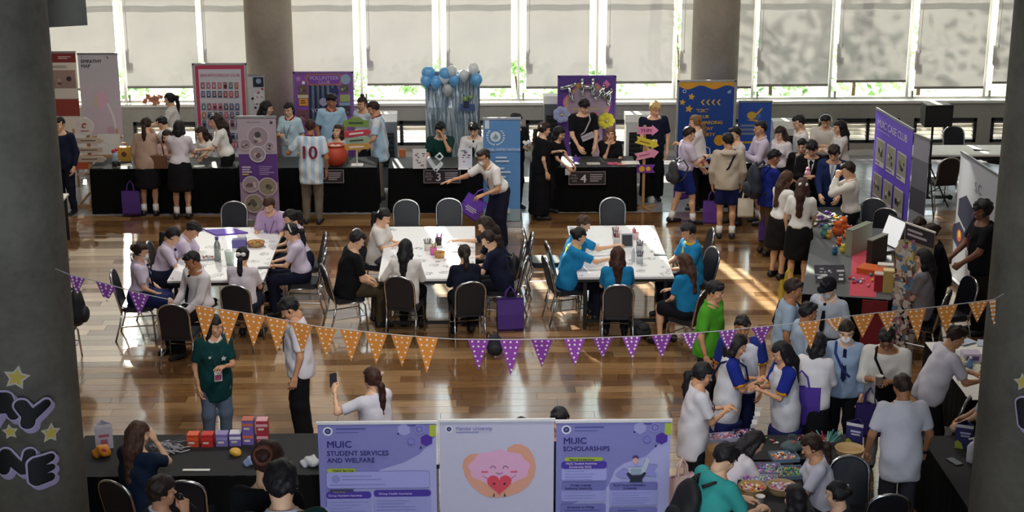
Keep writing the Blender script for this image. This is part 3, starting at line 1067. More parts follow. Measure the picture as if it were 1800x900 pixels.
        Xg, Yg, Zg = g.ax[0][:, None, None] - HC[0], g.ax[1][None, :, None] - HC[1], g.ax[2][None, None, :] - HC[2]
        ly = (Xg * ax_[1][0] + Yg * ax_[1][1] + Zg * ax_[1][2]) / hs
        lz = (Xg * ax_[2][0] + Yg * ax_[2][1] + Zg * ax_[2][2]) / hs
        lx = (Xg * ax_[0][0] + Yg * ax_[0][1] + Zg * ax_[0][2]) / hs
        fz = 0.040 if st in ('bowl', 'curly') else 0.056
        g.F = np.maximum(g.F, np.minimum(ly - (0.030 - 0.25 * np.abs(lx)), fz - 0.10 * lx - lz).astype(np.float32))
        nape = -0.070 if not fem else -0.085
        g.F = np.maximum(g.F, (nape - 0.6 * (ly + 0.05) - lz).astype(np.float32) if st not in ('long', 'mid', 'bob') else (-0.09 - lz).astype(np.float32))
        if st in ('short', 'bowl'):
            g.F = np.maximum(g.F, np.minimum(-0.004 - lz, ly + 0.040).astype(np.float32))
        def chain(pts, rads, k=0.03):
            for i in range(len(pts) - 1):
                g.cone(pts[i], pts[i + 1], rads[i], rads[i + 1], k)
        bk = nrm(A(0, back[1] * 1.0, 0) + X * back[0])
        if st in ('long', 'mid', 'bob'):
            b0 = Hp(0, -0.06, 0.01)
            n0 = NB - tf * 0.085 * s + A(0, 0, 0.02)
            if st == 'bob':
                n0 = Hp(0, -0.055, -0.09)
            e0 = n0 + (-t * 0.9 - A(0, 0, 0.1)) * (L - 0.08) * s - tf * 0.015
            chain([b0, n0, e0], [0.078 * hs, 0.066 * hs, 0.045 * hs])
            for sx in (-1, 1):
                p0, p1 = Hp(sx * 0.066, -0.012, 0.02), Hp(sx * 0.075, -0.022, -0.085)
                p2 = p1 + A(sx * 0.01, -0.02, -1) * (L - 0.10) * 0.9 * s if st != 'bob' else p1
                chain([p0, p1, p2], [0.026, 0.030, 0.020])
                chain([p1, e0], [0.03, 0.03])
        elif st in ('pony', 'lowpony', 'braid'):
            z_ = 0.035 if st == 'pony' else -0.03
            p0 = Hp(0, -0.105, z_)
            p1 = Hp(0, -0.145, z_ - 0.02)
            p2 = p1 + bk * 0.015 + A(0, 0, -0.14)
            p3 = p2 + A(0, 0, -0.17) - bk * 0.005
            chain([p0, p1, p2, p3], [0.030, 0.036, 0.036, 0.014], 0.015)
        elif st == 'bun':
            g.ell(Hp(0, -0.115, 0.035), I3, (0.046, 0.044, 0.042), 0.01)
        elif st == 'topbun':
            g.ell(Hp(0, -0.04, 0.15), I3, (0.040, 0.040, 0.036), 0.01)
        if st in ('short', 'bowl'):
            g.ell(Hp(0.012, 0.046, 0.088), HR_.T, (0.060 * hs, 0.042 * hs, 0.027 * hs), 0.025)
            g.ripple(0.0055, seed + 3, 3.1)
        elif st == 'curly':
            g.ripple(0.009, seed, 2.2)
        g.ripple(0.0045, seed, 2.4)
        link('hair', np_mesh('hair', [(*g.net(), 0)], [hm]), root)
    # --- small wear
    for e in extra:
        k_ = e[0] if isinstance(e, tuple) else e
        c_ = e[1] if isinstance(e, tuple) and len(e) > 1 else None
        MR = Matrix([list(HR_[i]) for i in range(3)])
        if k_ == 'mask':
            b = MB().use(mat('E9ECEF', 0.7, var=0.03))
            b.ball(Hp(0, 0.055, -0.048), (0.058 * hs, 0.056 * hs, 0.052 * hs), 12, 8, MR)
            b.tube([Hp(sx * 0.055, 0.06, -0.03) if q == 0 else Hp(sx * 0.084, -0.01, 0.0) for sx in (1,) for q in (0, 1)], 0.003, 4)
            b.tube([Hp(-0.055, 0.06, -0.03), Hp(-0.084, -0.01, 0.0)], 0.003, 4)
            b.build('face_mask', root, True)
        elif k_ == 'glasses':
            b = MB().use(M_BLACK)
            for sx in (-1, 1):
                b.tube([Hp(sx * 0.033 + 0.022 * math.cos(a), 0.098, 0.012 + 0.018 * math.sin(a)) for a in np.linspace(0, 2 * math.pi, 11)[:-1]], 0.003, 4, True)
                b.tube([Hp(sx * 0.055, 0.095, 0.016), Hp(sx * 0.083, -0.005, 0.012)], 0.003, 4)
            b.tube([Hp(-0.011, 0.099, 0.014), Hp(0.011, 0.099, 0.014)], 0.003, 4)
            b.build('glasses', root)
        elif k_ == 'cap':
            b = MB().use(cloth(c_ or '16161C'))
            b.ball(Hp(0, -0.012, 0.045), (0.094 * hs, 0.110 * hs, 0.092 * hs), 16, 10, MR)
            b.prism([(0.075 * math.cos(a), 0.085 + 0.085 * math.sin(a)) for a in np.linspace(0, math.pi, 9)], 0.048, 0.060, lambda x, y, z: Hp(x, y, z - 0.12 * max(0, y - .08)))
            b.build('cap', root, True)
        elif k_ == 'band':
            b = MB().use(mat(c_ or 'F4F2F0', 0.6))
            b.tube([Hp(0.091 * math.cos(a), -0.02 + 0.0 * a, 0.045 + 0.083 * math.sin(a)) for a in np.linspace(-0.3, math.pi + 0.3, 13)], 0.009, 6)
            b.build('headband', root, True)
        elif k_ == 'bow':
            b = MB().use(mat(c_ or 'F4F2F0', 0.6))
            for sx in (-1, 1):
                b.ball(Hp(sx * 0.035, -0.115, 0.03), (0.036, 0.016, 0.028), 8, 6, MR)
            b.ball(Hp(0, -0.12, 0.03), 0.014, 8, 6)
            b.build('hair_bow', root, True)
        elif k_ == 'clip':
            MB().use(mat(c_ or 'E8C9C0', 0.5)).ball(Hp(0.05, -0.09, 0.055), (0.05, 0.014, 0.022), 8, 6, MR).build('hair_clip', root, True)
        elif k_ == 'phones':
            b = MB().use(mat('E6E6E8', 0.4))
            b.tube([Hp(0.10 * math.cos(a), -0.01, 0.02 + 0.115 * math.sin(a)) for a in np.linspace(0, math.pi, 11)], 0.008, 6)
            for sx in (-1, 1):
                b.ball(Hp(sx * 0.098, -0.008, 0.0), (0.018, 0.036, 0.040), 10, 6, MR)
            b.build('headphones', root, True)
        elif k_ == 'tie':
            b = MB().use(cloth(c_ or '14161F'))
            d_ = 0.108 * fat + (0.035 if fem else 0.014)
            b.add([T(-0.018, d_ * .72, 0.455), T(0.018, d_ * .72, 0.455), T(0.030, d_ + .045, 0.16), T(0, d_ + .045, 0.11), T(-0.030, d_ + .045, 0.16)], [(0, 1, 2, 3, 4)])
            b.add([T(-0.018, d_ * .72 + .012, 0.455), T(0.018, d_ * .72 + .012, 0.455), T(0.030, d_ + .057, 0.16), T(0, d_ + .057, 0.11), T(-0.030, d_ + .057, 0.16)], [(4, 3, 2, 1, 0)])
            b.ball(T(0, d_ * .72 + .012, 0.455), 0.02, 8, 6)
            b.build('necktie', root)
        elif k_ == 'lapels':                              # open suit jacket: white shirt V, tie and lapels
            d_ = 0.108 * fat + 0.046
            def F(x, u, o=0.0):
                return T(x, d_ - .050 * max(0, (u - .30) / .17) ** 1.5 + o - 1.2 * x * x, u)
            b = MB().use(cloth('E2E2E4'))
            b.add([F(-.055, .47, .008), F(.055, .47, .008), F(.03, .34, .012), F(0, .20, .012), F(-.03, .34, .012)], [(4, 3, 2, 1, 0)])
            b.use(cloth(c_ or '1A1A22')).add([F(-.014, .465, .014), F(.014, .465, .014), F(.018, .30, .018), F(0, .22, .018), F(-.018, .30, .018)], [(4, 3, 2, 1, 0)])
            b.build('shirt_front', root)
            b = MB().use(cloth(top[0]))
            for sx in (-1, 1):
                q_ = [F(sx * .055, .475, .012), F(sx * .10, .40, .014), F(sx * .075, .36, .018), F(sx * .01, .20, .020), F(sx * .035, .33, .018)]
                b.add(q_, [(0, 1, 2, 3, 4) if sx < 0 else (4, 3, 2, 1, 0)])
            b.build('lapel', root)
        elif k_ == 'lanyard':
            d_ = 0.108 * fat + 0.042 + (0.03 if fem else 0)
            b = MB().use(mat(c_ or '2A2450', 0.6))
            for sx in (-1, 1):
                b.tube([T(sx * 0.055, -0.05, 0.49), T(sx * 0.078, 0.066, 0.44), T(sx * 0.045, d_, 0.32), T(0, d_ + .012, 0.16)], 0.006, 5)
            b.build('lanyard', root)
            b = MB().use(mat('E9E4E4', 0.5))
            M3 = Matrix([[X[i], tf[i], t[i]] for i in range(3)])
            b.box(T(0, d_ + 0.02, 0.10), (0.085, 0.006, 0.12), M3)
            b.use(mat(e[2] if isinstance(e, tuple) and len(e) > 2 else 'B0508C', 0.6)).box(T(0, d_ + 0.024, 0.085), (0.07, 0.004, 0.06), M3)
            b.build('badge', root)
        elif k_ == 'scarf':
            b = MB().use(cloth(c_ or 'E8D23C'))
            b.tube([NB + nd * 0.005 + X * 0.078 * math.cos(a) + tf * 0.078 * math.sin(a) + t * -0.02 for a in np.linspace(0, 2 * math.pi, 15)[:-1]], 0.022, 7, True)
            b.add([T(-0.05, -0.12, 0.47), T(0.05, -0.12, 0.47), T(0, -0.135, 0.36)], [(0, 1, 2)])
            b.add([T(-0.035, 0.115, 0.44), T(0.035, 0.115, 0.44), T(0.025, 0.15, 0.27), T(-0.03, 0.15, 0.25)], [(0, 1, 2, 3)])
            b.build('neckerchief', root, True)
        elif k_ == 'strap':                               # crossbody strap, e[1] colour, e[2] = side it hangs on
            sg = e[2] if len(e) > 2 else 1
            d_, w_ = 0.108 * fat + 0.052, (cw * fat) + 0.055
            if fem: d_ += 0.035
            b = MB().use(cloth(c_ or '15151A'))
            pts = [T(-sg * 0.10, 0.02, 0.505), T(-sg * 0.10, d_ * .75, 0.43), T(0, d_ + .005, 0.24), T(sg * (w_ - .01), 0.02, 0.0), T(0, -d_ - .005, 0.24), T(-sg * 0.10, -d_ * .7, 0.45)]
            b.tube(pts, 0.014, 6, True)
            b.build('strap', root, True)
        elif k_ == 'number':
            lettering('10', 0.30, mat('7A1E3C', 0.7), root, tuple(T(0, -0.158, 0.165)), (math.pi / 2 - lean_, 0, 0), 0.05, 'CENTER', 'number_print')
        elif k_ == 'scrunchie':
            MB().use(cloth(c_ or '6B4638')).tube([Hp(0.04 * math.cos(a), -0.115, 0.035 + 0.04 * math.sin(a)) for a in np.linspace(0, 2 * math.pi, 13)[:-1]], 0.02, 7, True).build('scrunchie', root, True)
        elif k_ == 'print':                               # chest print of a jersey
            b = MB().use(mat(c_ or 'DADADA', 0.7))
            for (x_, u_, r_) in ((-0.075, 0.30, 0.035), (0.08, 0.33, 0.022)):
                b.prism(star(x_, u_, r_), 0, 0.003, lambda a_, b_, d: T(a_, 0.108 * fat + 0.030 + d + (0.035 if fem else 0), b_))
            b.build('chest_print', root)
        elif k_ == 'watch':
            S, E, Wr = arms[1]
            MB().use(M_BLACK).tube([E + (Wr - E) * .90, E + (Wr - E) * 1.0], rA[3] + 0.010, 10).build('watch', root)
    info = dict(root=root, base=base, fr=fr, hands=hands, T=T, arms=arms, HC=HC, NB=NB, s=s, d=0.108 * fat, fat=fat)
    def W(p):
        return (base[0] + p[0] * ca + p[1] * sa, base[1] - p[0] * sa + p[1] * ca, p[2] + zoff)
    info['W'] = W
    PEOPLE.append(info)
    if sit and chair is not False:
        CHAIRS.append((base[0], base[1], face, chair))
    return info
CHAIRS = []
# ------------------------------------------------------------------ furniture
CHAIR_PROTO = {}
def make_chair(cm, fm, key):
    t = link('banquet_chair', None)
    # seat
    b = MB().use(cm)
    out = rrect(-0.205, -0.20, 0.205, 0.215, 0.06)
    b.prism(out, 0.415, 0.462, lambda x, y, z: (x, y, z))
    b.prism([(x * .93, y * .93) for x, y in out], 0.462, 0.474, lambda x, y, z: (x, y, z))
    seat = b.build('seat', t)
    # arched back pad
    arch = [(-0.175, 0.47), (0.175, 0.47)]
    n = 12
    for k in range(n + 1):
        a = math.pi * k / n
        arch.append((0.185 * math.cos(a) * (1 if abs(math.cos(a)) > .0 else 1), 0.76 + 0.155 * math.sin(a) ** 0.8))
    back = lambda x, z, d: (x, -0.205 - 0.24 * (z - 0.45) - d + 0.10 * abs(x) ** 2, z)
    b = MB().use(cm).prism([(x * .96, z) for x, z in arch], -0.018, 0.022, back)
    b.build('backrest', t)
    path = [back(-0.195, 0.40, 0), back(-0.190, 0.55, 0)] + [back(0.195 * math.cos(math.pi - math.pi * k / n), 0.76 + 0.165 * math.sin(math.pi * k / n) ** 0.8, 0) for k in range(n + 1)] + [back(0.190, 0.55, 0), back(0.195, 0.40, 0)]
    MB().use(fm).tube(path, 0.015, 7).build('back_frame', t, True)
    for sx in (-1, 1):
        MB().use(fm).tube([back(sx * 0.195, 0.40, 0), (sx * 0.200, -0.23, 0.20), (sx * 0.205, -0.29, 0.0)], 0.0125, 7).build('leg', t, True)
        MB().use(fm).tube([(sx * 0.19, -0.16, 0.408), (sx * 0.195, 0.17, 0.408), (sx * 0.20, 0.205, 0.36), (sx * 0.205, 0.235, 0.0)], 0.0125, 7).build('leg', t, True)
    b = MB().use(fm)
    b.tube([(-0.197, 0.217, 0.22), (0.197, 0.217, 0.22)], 0.009, 6)
    for sx in (-1, 1):
        b.tube([(sx * 0.203, -0.235, 0.20), (sx * 0.199, 0.217, 0.22)], 0.009, 6)
    b.build('stretcher', t)
    CHAIR_PROTO[key] = t
    return t
M_VINYL = mat('1B1D26', 0.42, var=0.15)
M_VINYLB = mat('2E241B', 0.45, var=0.15)
CH_USED = set()
def chair(x, y, face, label, group=None, z=0, key='black', tip=0):
    if key not in CHAIR_PROTO:
        make_chair(M_VINYL if key == 'black' else M_VINYLB, M_CHROME, key)
    p = CHAIR_PROTO[key]
    if key in CH_USED:
        p = copy_tree(p)
    CH_USED.add(key)
    p.location = (x, y, z)
    p.rotation_euler = (tip, 0, -math.radians(face))
    tag(p, label, 'chair', group)
    return p

m, nt, bs = node_mat('printed_activity_sheet')
tc = nt.nodes.new('ShaderNodeTexCoord')
mp = nt.nodes.new('ShaderNodeMapping'); mp.inputs['Scale'].default_value = (4.6, 4.6, 4.6)
nt.links.new(tc.outputs['Object'], mp.inputs[0])
vo = nt.nodes.new('ShaderNodeTexVoronoi'); vo.inputs['Scale'].default_value = 1.0
nz = nt.nodes.new('ShaderNodeTexNoise'); nz.inputs['Scale'].default_value = 6.0; nz.inputs['Detail'].default_value = 1.5
nt.links.new(mp.outputs[0], vo.inputs['Vector']); nt.links.new(mp.outputs[0], nz.inputs['Vector'])
r1 = ramp(nt, [(0.0, 'FFFFFF'), (0.34, 'FFFFFF'), (0.38, '000000'), (1, '000000')])
nt.links.new(vo.outputs['Distance'], r1.inputs[0])
r2 = ramp(nt, [(0.44, '000000'), (0.475, 'FFFFFF'), (0.525, 'FFFFFF'), (0.56, '000000')])
nt.links.new(nz.outputs['Fac'], r2.inputs[0])
mu = nt.nodes.new('ShaderNodeMath'); mu.operation = 'MULTIPLY'
nt.links.new(r1.outputs[0], mu.inputs[0]); nt.links.new(r2.outputs[0], mu.inputs[1])
mx = nt.nodes.new('ShaderNodeMix'); mx.data_type = 'RGBA'
mx.inputs[6].default_value = (*srgb('E6E6EA'), 1); mx.inputs[7].default_value = (*srgb('4A4A55'), 1)
nt.links.new(mu.outputs[0], mx.inputs[0]); nt.links.new(mx.outputs[2], bs.inputs['Base Color'])
bs.inputs['Roughness'].default_value = 0.35
M_SHEET = m

def activity_table(x0, x1, y0, y1, label):
    t = thing('activity_table', label, 'table', ((x0 + x1) / 2, (y0 + y1) / 2, 0), 0, 'craft tables in the middle of the hall')
    w, d = x1 - x0, y1 - y0
    MB().use(mat('E4E4E6', 0.4, var=0.02)).box((0, -d / 4, 0.735), (w, d / 2 - 0.006, 0.03)).box((0, d / 4, 0.735), (w, d / 2 - 0.006, 0.03)).build('tabletop', t)
    MB().use(M_BLACK).box((0, -d / 2 + 0.02, 0.70), (w - .04, 0.03, 0.04)).box((0, d / 2 - .02, .70), (w - .04, 0.03, 0.04)).box((-w / 2 + .02, 0, .70), (.03, d - .04, .04)).box((w / 2 - .02, 0, .70), (.03, d - .04, .04)).build('apron', t)
    for sx in (-1, 1):
        for yy in (-d / 2 + 0.06, -0.06, 0.06, d / 2 - 0.06):
            MB().use(M_BLACK).box((sx * (w / 2 - 0.10 if abs(yy) > .5 else w / 2 - 0.08), yy, 0.35), (0.045, 0.045, 0.70)).build('leg', t)
    for yy in (-d / 2 + .06, d / 2 - .06):
        MB().use(M_BLACK).box((0, yy, 0.12), (w - 0.2, 0.03, 0.04)).build('cross_bar', t)
    s_ = MB().use(M_SHEET).box((0, 0, 0.0015), (w * 0.97, d * 0.97, 0.003)).build('paper_sheet', None, False, ((x0 + x1) / 2, (y0 + y1) / 2, 0.7505))
    tag(s_, 'printed paper sheet over the ' + label.split(',')[0], 'paper', 'paper sheets over the craft tables')
    return t

M_CLOTH = mat('08080A', 0.95, var=0.2, sheen=.1)
M_CLOTH_LIT = mat('34383B', 0.7, var=0.15)  # top of the black cloth, greyed to carry the window reflection
def booth_table(x0, x1, y0, y1, label, z=0.78, rot=0, ctr=None, topm=None):
    w, d = x1 - x0, y1 - y0
    c = ctr or ((x0 + x1) / 2, (y0 + y1) / 2)
    t = thing('draped_table', label, 'table', (c[0], c[1], 0), rot)
    MB().use(topm or M_CLOTH_LIT).prism(rrect(-w / 2, -d / 2, w / 2, d / 2, 0.02, 3), z - 0.012, z, lambda x, y, q: (x, y, q)).build('tabletop_cloth', t)
    # skirt with soft folds
    ring = []
    per = [(-w / 2, -d / 2), (w / 2, -d / 2), (w / 2, d / 2), (-w / 2, d / 2)]
    for k in range(4):
        a, b_ = per[k], per[(k + 1) % 4]
        n = max(8, int(math.dist(a, b_) / 0.055))
        nx_, ny_ = (b_[1] - a[1]) / math.dist(a, b_), -(b_[0] - a[0]) / math.dist(a, b_)
        for i in range(n):
            u = i / n
            edge = min(u, 1 - u) * 8
            ring.append((a[0] + (b_[0] - a[0]) * u, a[1] + (b_[1] - a[1]) * u, nx_, ny_, min(1, edge), i))
    vs, fs = [], []
    n = len(ring)
    lv = [(z - 0.004, 0.0), (z * 0.72, 0.4), (z * 0.35, 0.8), (0.004, 1.0)]
    for zz, am in lv:
        for (x, y, nx_, ny_, e, i) in ring:
            q = am * (0.012 + 0.014 * math.sin(i * 1.9) * e + 0.010 * math.sin(i * 0.53 + 1))
            vs.append((x + nx_ * q, y + ny_ * q, zz))
    for l in range(len(lv) - 1):
        for i in range(n):
            j = (i + 1) % n
            fs.append((l * n + j, l * n + i, (l + 1) * n + i, (l + 1) * n + j))
    MB().use(M_CLOTH).add(vs, fs).build('table_skirt', t, True)
    return t

class Panel:
    """flat print on an upright board; local x right, z up, the print faces -y"""
    def __init__(s, root, th=0.006):
        s.root, s.b, s.k, s.th = root, MB(), 0, th
    def shape(s, poly, col, rough=0.55):
        s.k += 1
        d0 = s.th + 0.0006 * s.k
        s.b.use(col if not isinstance(col, str) else mat(col, rough, var=0.05))
        s.b.prism(poly, d0 - 0.0005, d0, lambda a, b, d: (a, -d, b))
        return s
    def bars(s, x, y, w, n, col, lh=0.02, th=0.008, ragged=True):
        r_ = random.Random(int((x + y) * 1000) + n)
        for i in range(n):
            ww = w * (r_.uniform(0.55, 1) if ragged else 1)
            s.shape(rect(x, y - i * lh, x + ww, y - i * lh + th), col)
        return s
    def text(s, txt, x, y, size, col, align='LEFT', bold=0.02, name='lettering', ang=0, wx=1.0):
        o = lettering(txt, size, mat(col, 0.6, var=0.02), s.root, (x, -s.th - 0.0006 * (s.k + 3) - 0.001, y), (math.pi / 2, 0, 0), bold, align, name, wx=wx)
        if ang:
            o.rotation_euler = (Matrix.Rotation(-ang, 3, 'Y') @ Matrix.Rotation(math.pi / 2, 3, 'X')).to_euler()
        return s
    def photo(s, poly, cols, seed=1):
        """a small printed photograph: backdrop with blocks of colour"""
        s.shape(poly, cols[0])
        xs, ys = [p[0] for p in poly], [p[1] for p in poly]
        x0, x1, y0, y1 = min(xs), max(xs), min(ys), max(ys)
        r_ = random.Random(seed)
        cx, cy, w, h = (x0 + x1) / 2, (y0 + y1) / 2, x1 - x0, y1 - y0
        for i in range(5):
            s.shape(circle(cx + r_.uniform(-.28, .28) * w, cy + r_.uniform(-.28, .1) * h, min(w, h) * r_.uniform(.08, .17), 8), cols[1 + i % (len(cols) - 1)])
        return s
    def done(s, name='printed_graphics'):
        if s.b.f:
            s.b.build(name, s.root)

def banner(kind, label, x, y, w, h, face=0, z0=0.0, col='E8E6EC', frame=None, feet=True, group=None, tilt=0):
    """upright roll-up stand or board, left edge at local x=0"""
    t = thing(kind, label, 'banner', (x, y, z0), math.radians(face), group)
    if tilt:
        t.rotation_euler[0] = tilt
    MB().use(mat(col, 0.5, var=0.03)).box((w / 2, 0, h / 2 + 0.05), (w, 0.010, h - 0.10)).build('printed_panel', t)
    if frame == 'roll':
        b = MB().use(M_ALU).box((w / 2, 0.01, 0.045), (w + 0.04, 0.14, 0.085))
        b.build('base', t)
        MB().use(M_ALU).box((w / 2, 0.0, h - 0.005), (w + 0.02, 0.028, 0.035)).build('top_rail', t)
        MB().use(M_ALU).tube([(w / 2, 0.05, 0.08), (w / 2, 0.05, h - 0.02)], 0.011, 6).build('support_pole', t)
    elif frame:
        b = MB().use(mat(frame, 0.4, 0.3))
        for xx in (0, w):
            b.box((xx, 0, h / 2), (0.035, 0.03, h))
        b.box((w / 2, 0, h - 0.015), (w + 0.035, 0.03, 0.035)).box((w / 2, 0, 0.10), (w + 0.035, 0.03, 0.035))
        b.build('board_frame', t)
        for xx in (0.06, w - 0.06):
            MB().use(mat(frame, 0.4, 0.3)).box((xx, 0, 0.015), (0.05, 0.45, 0.03)).box((xx, 0, .06), (0.03, 0.03, 0.1)).build('foot', t)
    return t

def tote(p, label, w=0.33, h=0.36, col='5A2E91', rz=0.0, tiltx=0.0, tilty=0.0, hang=True, mark=True, d=0.09, group=None):
    """cloth bag; p = top of the handles when it hangs, else where it stands"""
    t = thing('tote_bag', label, 'bag', p, rz, group)
    z1 = -0.17 if hang else h
    z0 = z1 - h
    m_ = mat(col, 0.7, var=0.08)
    b = MB().use(m_)
    prof = [(0.0, 0.5), (0.10, 1.0), (0.55, 0.92), (1.0, 0.45)]
    rings = []
    for u, fw in prof:
        rings.append([(sx * w / 2 * (1 - 0.02 * (1 - u)), sy * d / 2 * fw, z0 + h * u) for sx, sy in ((-1, -1), (0, -1.12), (1, -1), (1, 1), (0, 1.12), (-1, 1))])
    vs = [v for r_ in rings for v in r_]
    fs = [tuple(range(5, -1, -1))]
    for i in range(3):
        for k in range(6):
            fs.append((i * 6 + k, i * 6 + (k + 1) % 6, (i + 1) * 6 + (k + 1) % 6, (i + 1) * 6 + k))
    b.add(vs, fs)
    b.build('bag_body', t)
    for sy in (-1, 1):
        yy = sy * d / 2 * 0.45
        MB().use(m_).tube([(-w * .22, yy, z1 - 0.03), (-w * .16, yy * .8, z1 + 0.10), (0, 0, z1 + 0.175), (w * .16, yy * .8, z1 + 0.10), (w * .22, yy, z1 - 0.03)], 0.010, 5).build('handle', t)
    if mark:
        b = MB().use(mat('D8D0E4', 0.7))
        for i, ww in enumerate((0.5, 0.6, 0.42)):
            b.box((0, -d / 2 * 1.08 - 0.002, z0 + h * (0.50 - 0.09 * i)), (w * ww, 0.003, h * 0.045))
        b.build('printed_mark', t)
    t.rotation_euler = (tiltx, tilty, rz)
    return t

def backpack(p, label, col='15161C', rz=0.0, s=1.0, tilt=0.0):
    t = thing('backpack', label, 'bag', p, rz)
    t.rotation_euler = (tilt, 0, rz)
    m_ = mat(col, 0.7, var=0.12)
    g = Field((-.24 * s, -.2 * s, -.3 * s), (.24 * s, .2 * s, .3 * s), 0.016)
    g.ell((0, 0, 0), I3, (0.155 * s, 0.085 * s, 0.23 * s), 0)
    g.ell((0, 0, -0.10 * s), I3, (0.165 * s, 0.10 * s, 0.14 * s), 0.04)
    g.ripple(0.004, 3)
    link('bag_body', np_mesh('bag_body', [(*g.net(), 0)], [m_]), t)
    g = Field((-.2 * s, -.25 * s, -.25 * s), (.2 * s, .1 * s, .1 * s), 0.016)
    g.ell((0, -0.085 * s, -0.10 * s), I3, (0.12 * s, 0.055 * s, 0.10 * s), 0)
    link('front_pocket', np_mesh('front_pocket', [(*g.net(), 0)], [m_]), t)
    for sx in (-1, 1):
        MB().use(m_).tube([(sx * .07 * s, 0.06 * s, 0.19 * s), (sx * .10 * s, 0.16 * s, 0.24 * s), (sx * .12 * s, 0.25 * s, 0.10 * s), (sx * .13 * s, 0.18 * s, -0.10 * s), (sx * .12 * s, 0.08 * s, -0.18 * s)], 0.017 * s, 6).build('strap', t, True)
    MB().use(m_).tube([(-.03 * s, .02 * s, .225 * s), (0, .03 * s, .265 * s), (.03 * s, .02 * s, .225 * s)], 0.008, 5).build('top_loop', t)
    return t

def on(px, py, z=0.78):
    x, y = at(px, py, z)
    return (x, y, z)

# ================================================================== back row, from the left
T1 = booth_table(-6.40, -3.95, 26.62, 27.40, 'long table under a black cloth at the left end of the back row')
T2 = booth_table(-3.78, -1.62, 26.62, 27.40, 'black draped table carrying the big terracotta pot')
T3 = booth_table(-1.42, 0.62, 26.55, 27.32, 'black draped table with two speckled cards and a big white 3 on front')
T4 = booth_table(0.98, 2.74, 26.55, 27.32, 'black draped table of bright papers left of the arrow signpost')
T5 = booth_table(3.85, 5.15, 26.75, 27.45, 'black draped table in front of the blue star board')

def bx(px, py, Y):
    return aty(px, py, Y)

# narrow exhibition banner behind the pillar
x, z = bx(82, 91, 29.9)
t = banner('roll_up_banner', 'tall cream banner with dark red top beside the left pillar', x, 29.9, 0.52, z, 0, 0, 'D9CDBD', 'roll')
p = Panel(t); h = z
p.shape(rect(0, h - .20, .52, h - .03), '7E2A26').bars(.20, h - .10, .26, 2, 'D8C8BC', .03, .014)
p.bars(.05, h - .27, .42, 2, '6B5446', .03, .012)
p.photo(rect(0.03, h - .68, .49, h - .34), ('9A7D70', '6A4A42', 'C8B0A4', '3A2A28', 'B49488'), 4)
p.shape(rect(0, h - 1.20, .52, h - .88), '8C3428').done()
x, z = bx(136, 94, 29.2)
t = banner('roll_up_banner', 'pale grey pink banner headed EMPATHY MAP with a pink paper bird', x, 29.2, 0.71, z, 0, 0, 'C9C4CC', 'roll')
p = Panel(t); h = z; w = .71
p.shape(rect(0, 0.1, w, h - .55), 'CFC2CC').shape(rect(0, 0.1, w, h - 1.0), 'D2BFCA')
p.text('EMPATHY', .05, h - .17, .085, '2A2A30', bold=.03).text('MAP', .05, h - .255, .085, '2A2A30', bold=.03)
p.shape(star(.07, h - .06, .02, 4, .3), '3A3A40').shape([(.50, h - .05), (.53, h - .06), (.56, h - .11), (.53, h - .09)], '2A2A30')
p.shape([(.28, h - .72), (.36, h - .66), (.44, h - .76), (.47, h - .64), (.50, h - .80), (.46, h - .92), (.34, h - 1.08), (.30, h - .95)], 'E2B8CC')
p.shape([(.22, h - .80), (.30, h - .76), (.32, h - .98), (.20, h - .94)], 'D8C0B4')
p.shape([(.46, h - .92), (.49, h - .90), (.58, h - 1.15), (.62, h - 1.5), (.60, h - 1.5), (.55, h - 1.18)], 'EDE6EA')
p.shape(circle(.50, h - 1.40, .07), 'C9A6BC').done()
# wooden easel with the round emblem and stacked arrow plaques
M_PINE = mat('B48A5A', 0.55, var=0.18)
M_PLAQ = mat('C4B4A4', 0.6, var=0.08)
ex, ey = at(165, 365, 0)
t = thing('signpost', 'wooden signpost with round white emblem and pale arrow plaques', 'sign', (ex, ey, 0))
MB().use(M_PINE).box((0, 0, .75), (.06, .05, 1.45)).build('post', t)
b = MB().use(M_PINE)
for a in (0, math.pi / 2):
    b.box((0, 0, .03), (.52, .07, .06), Matrix.Rotation(a, 3, 'Z'))
for sx, sy in ((1, 0), (-1, 0), (0, 1), (0, -1)):
    b.tube([(sx * .22, sy * .22, .06), (sx * .03, sy * .03, .28)], 0.02, 5)
b.build('foot', t)
for i, (zz, sg, ww) in enumerate(((1.18, 1, .42), (1.02, -1, .46), (.86, 1, .44), (.60, -1, .34))):
    poly = [(-ww / 2, -.05), (ww / 2, -.05), (ww / 2 + .07, 0), (ww / 2, .05), (-ww / 2, .05)]
    poly = [(sg * q, v) for q, v in poly]
    if sg < 0: poly = poly[::-1]
    f_ = lambda a_, b_, d, zz=zz: (a_, -.03 - d, b_ + zz)
    o = MB().use(M_PLAQ).prism(poly, 0, .015, f_).build('plaque', t)
    MB().use(mat('8A6A58', .7)).box((0, -.047, zz), (ww * .6, .003, .022)).build('printed_line', o)
MB().use(mat('D5CEC8', .5)).prism(circle(0, 0, .155, 28), 0, .02, lambda a_, b_, d: (a_ - .04, -.03 - d, b_ + 1.42)).build('round_plate', t)
b = MB().use(mat('9C2F2A', .6))
b.tube([(-.04 + .035 * math.cos(q), -.053, 1.44 + .035 * math.sin(q)) for q in np.linspace(.6, 5.2, 9)], .009, 5)
b.box((-.02, -.053, 1.47), (.05, .004, .014), Matrix.Rotation(.6, 3, 'Y')).box((-.04, -.053, 1.35), (.14, .003, .012)).build('emblem', t)
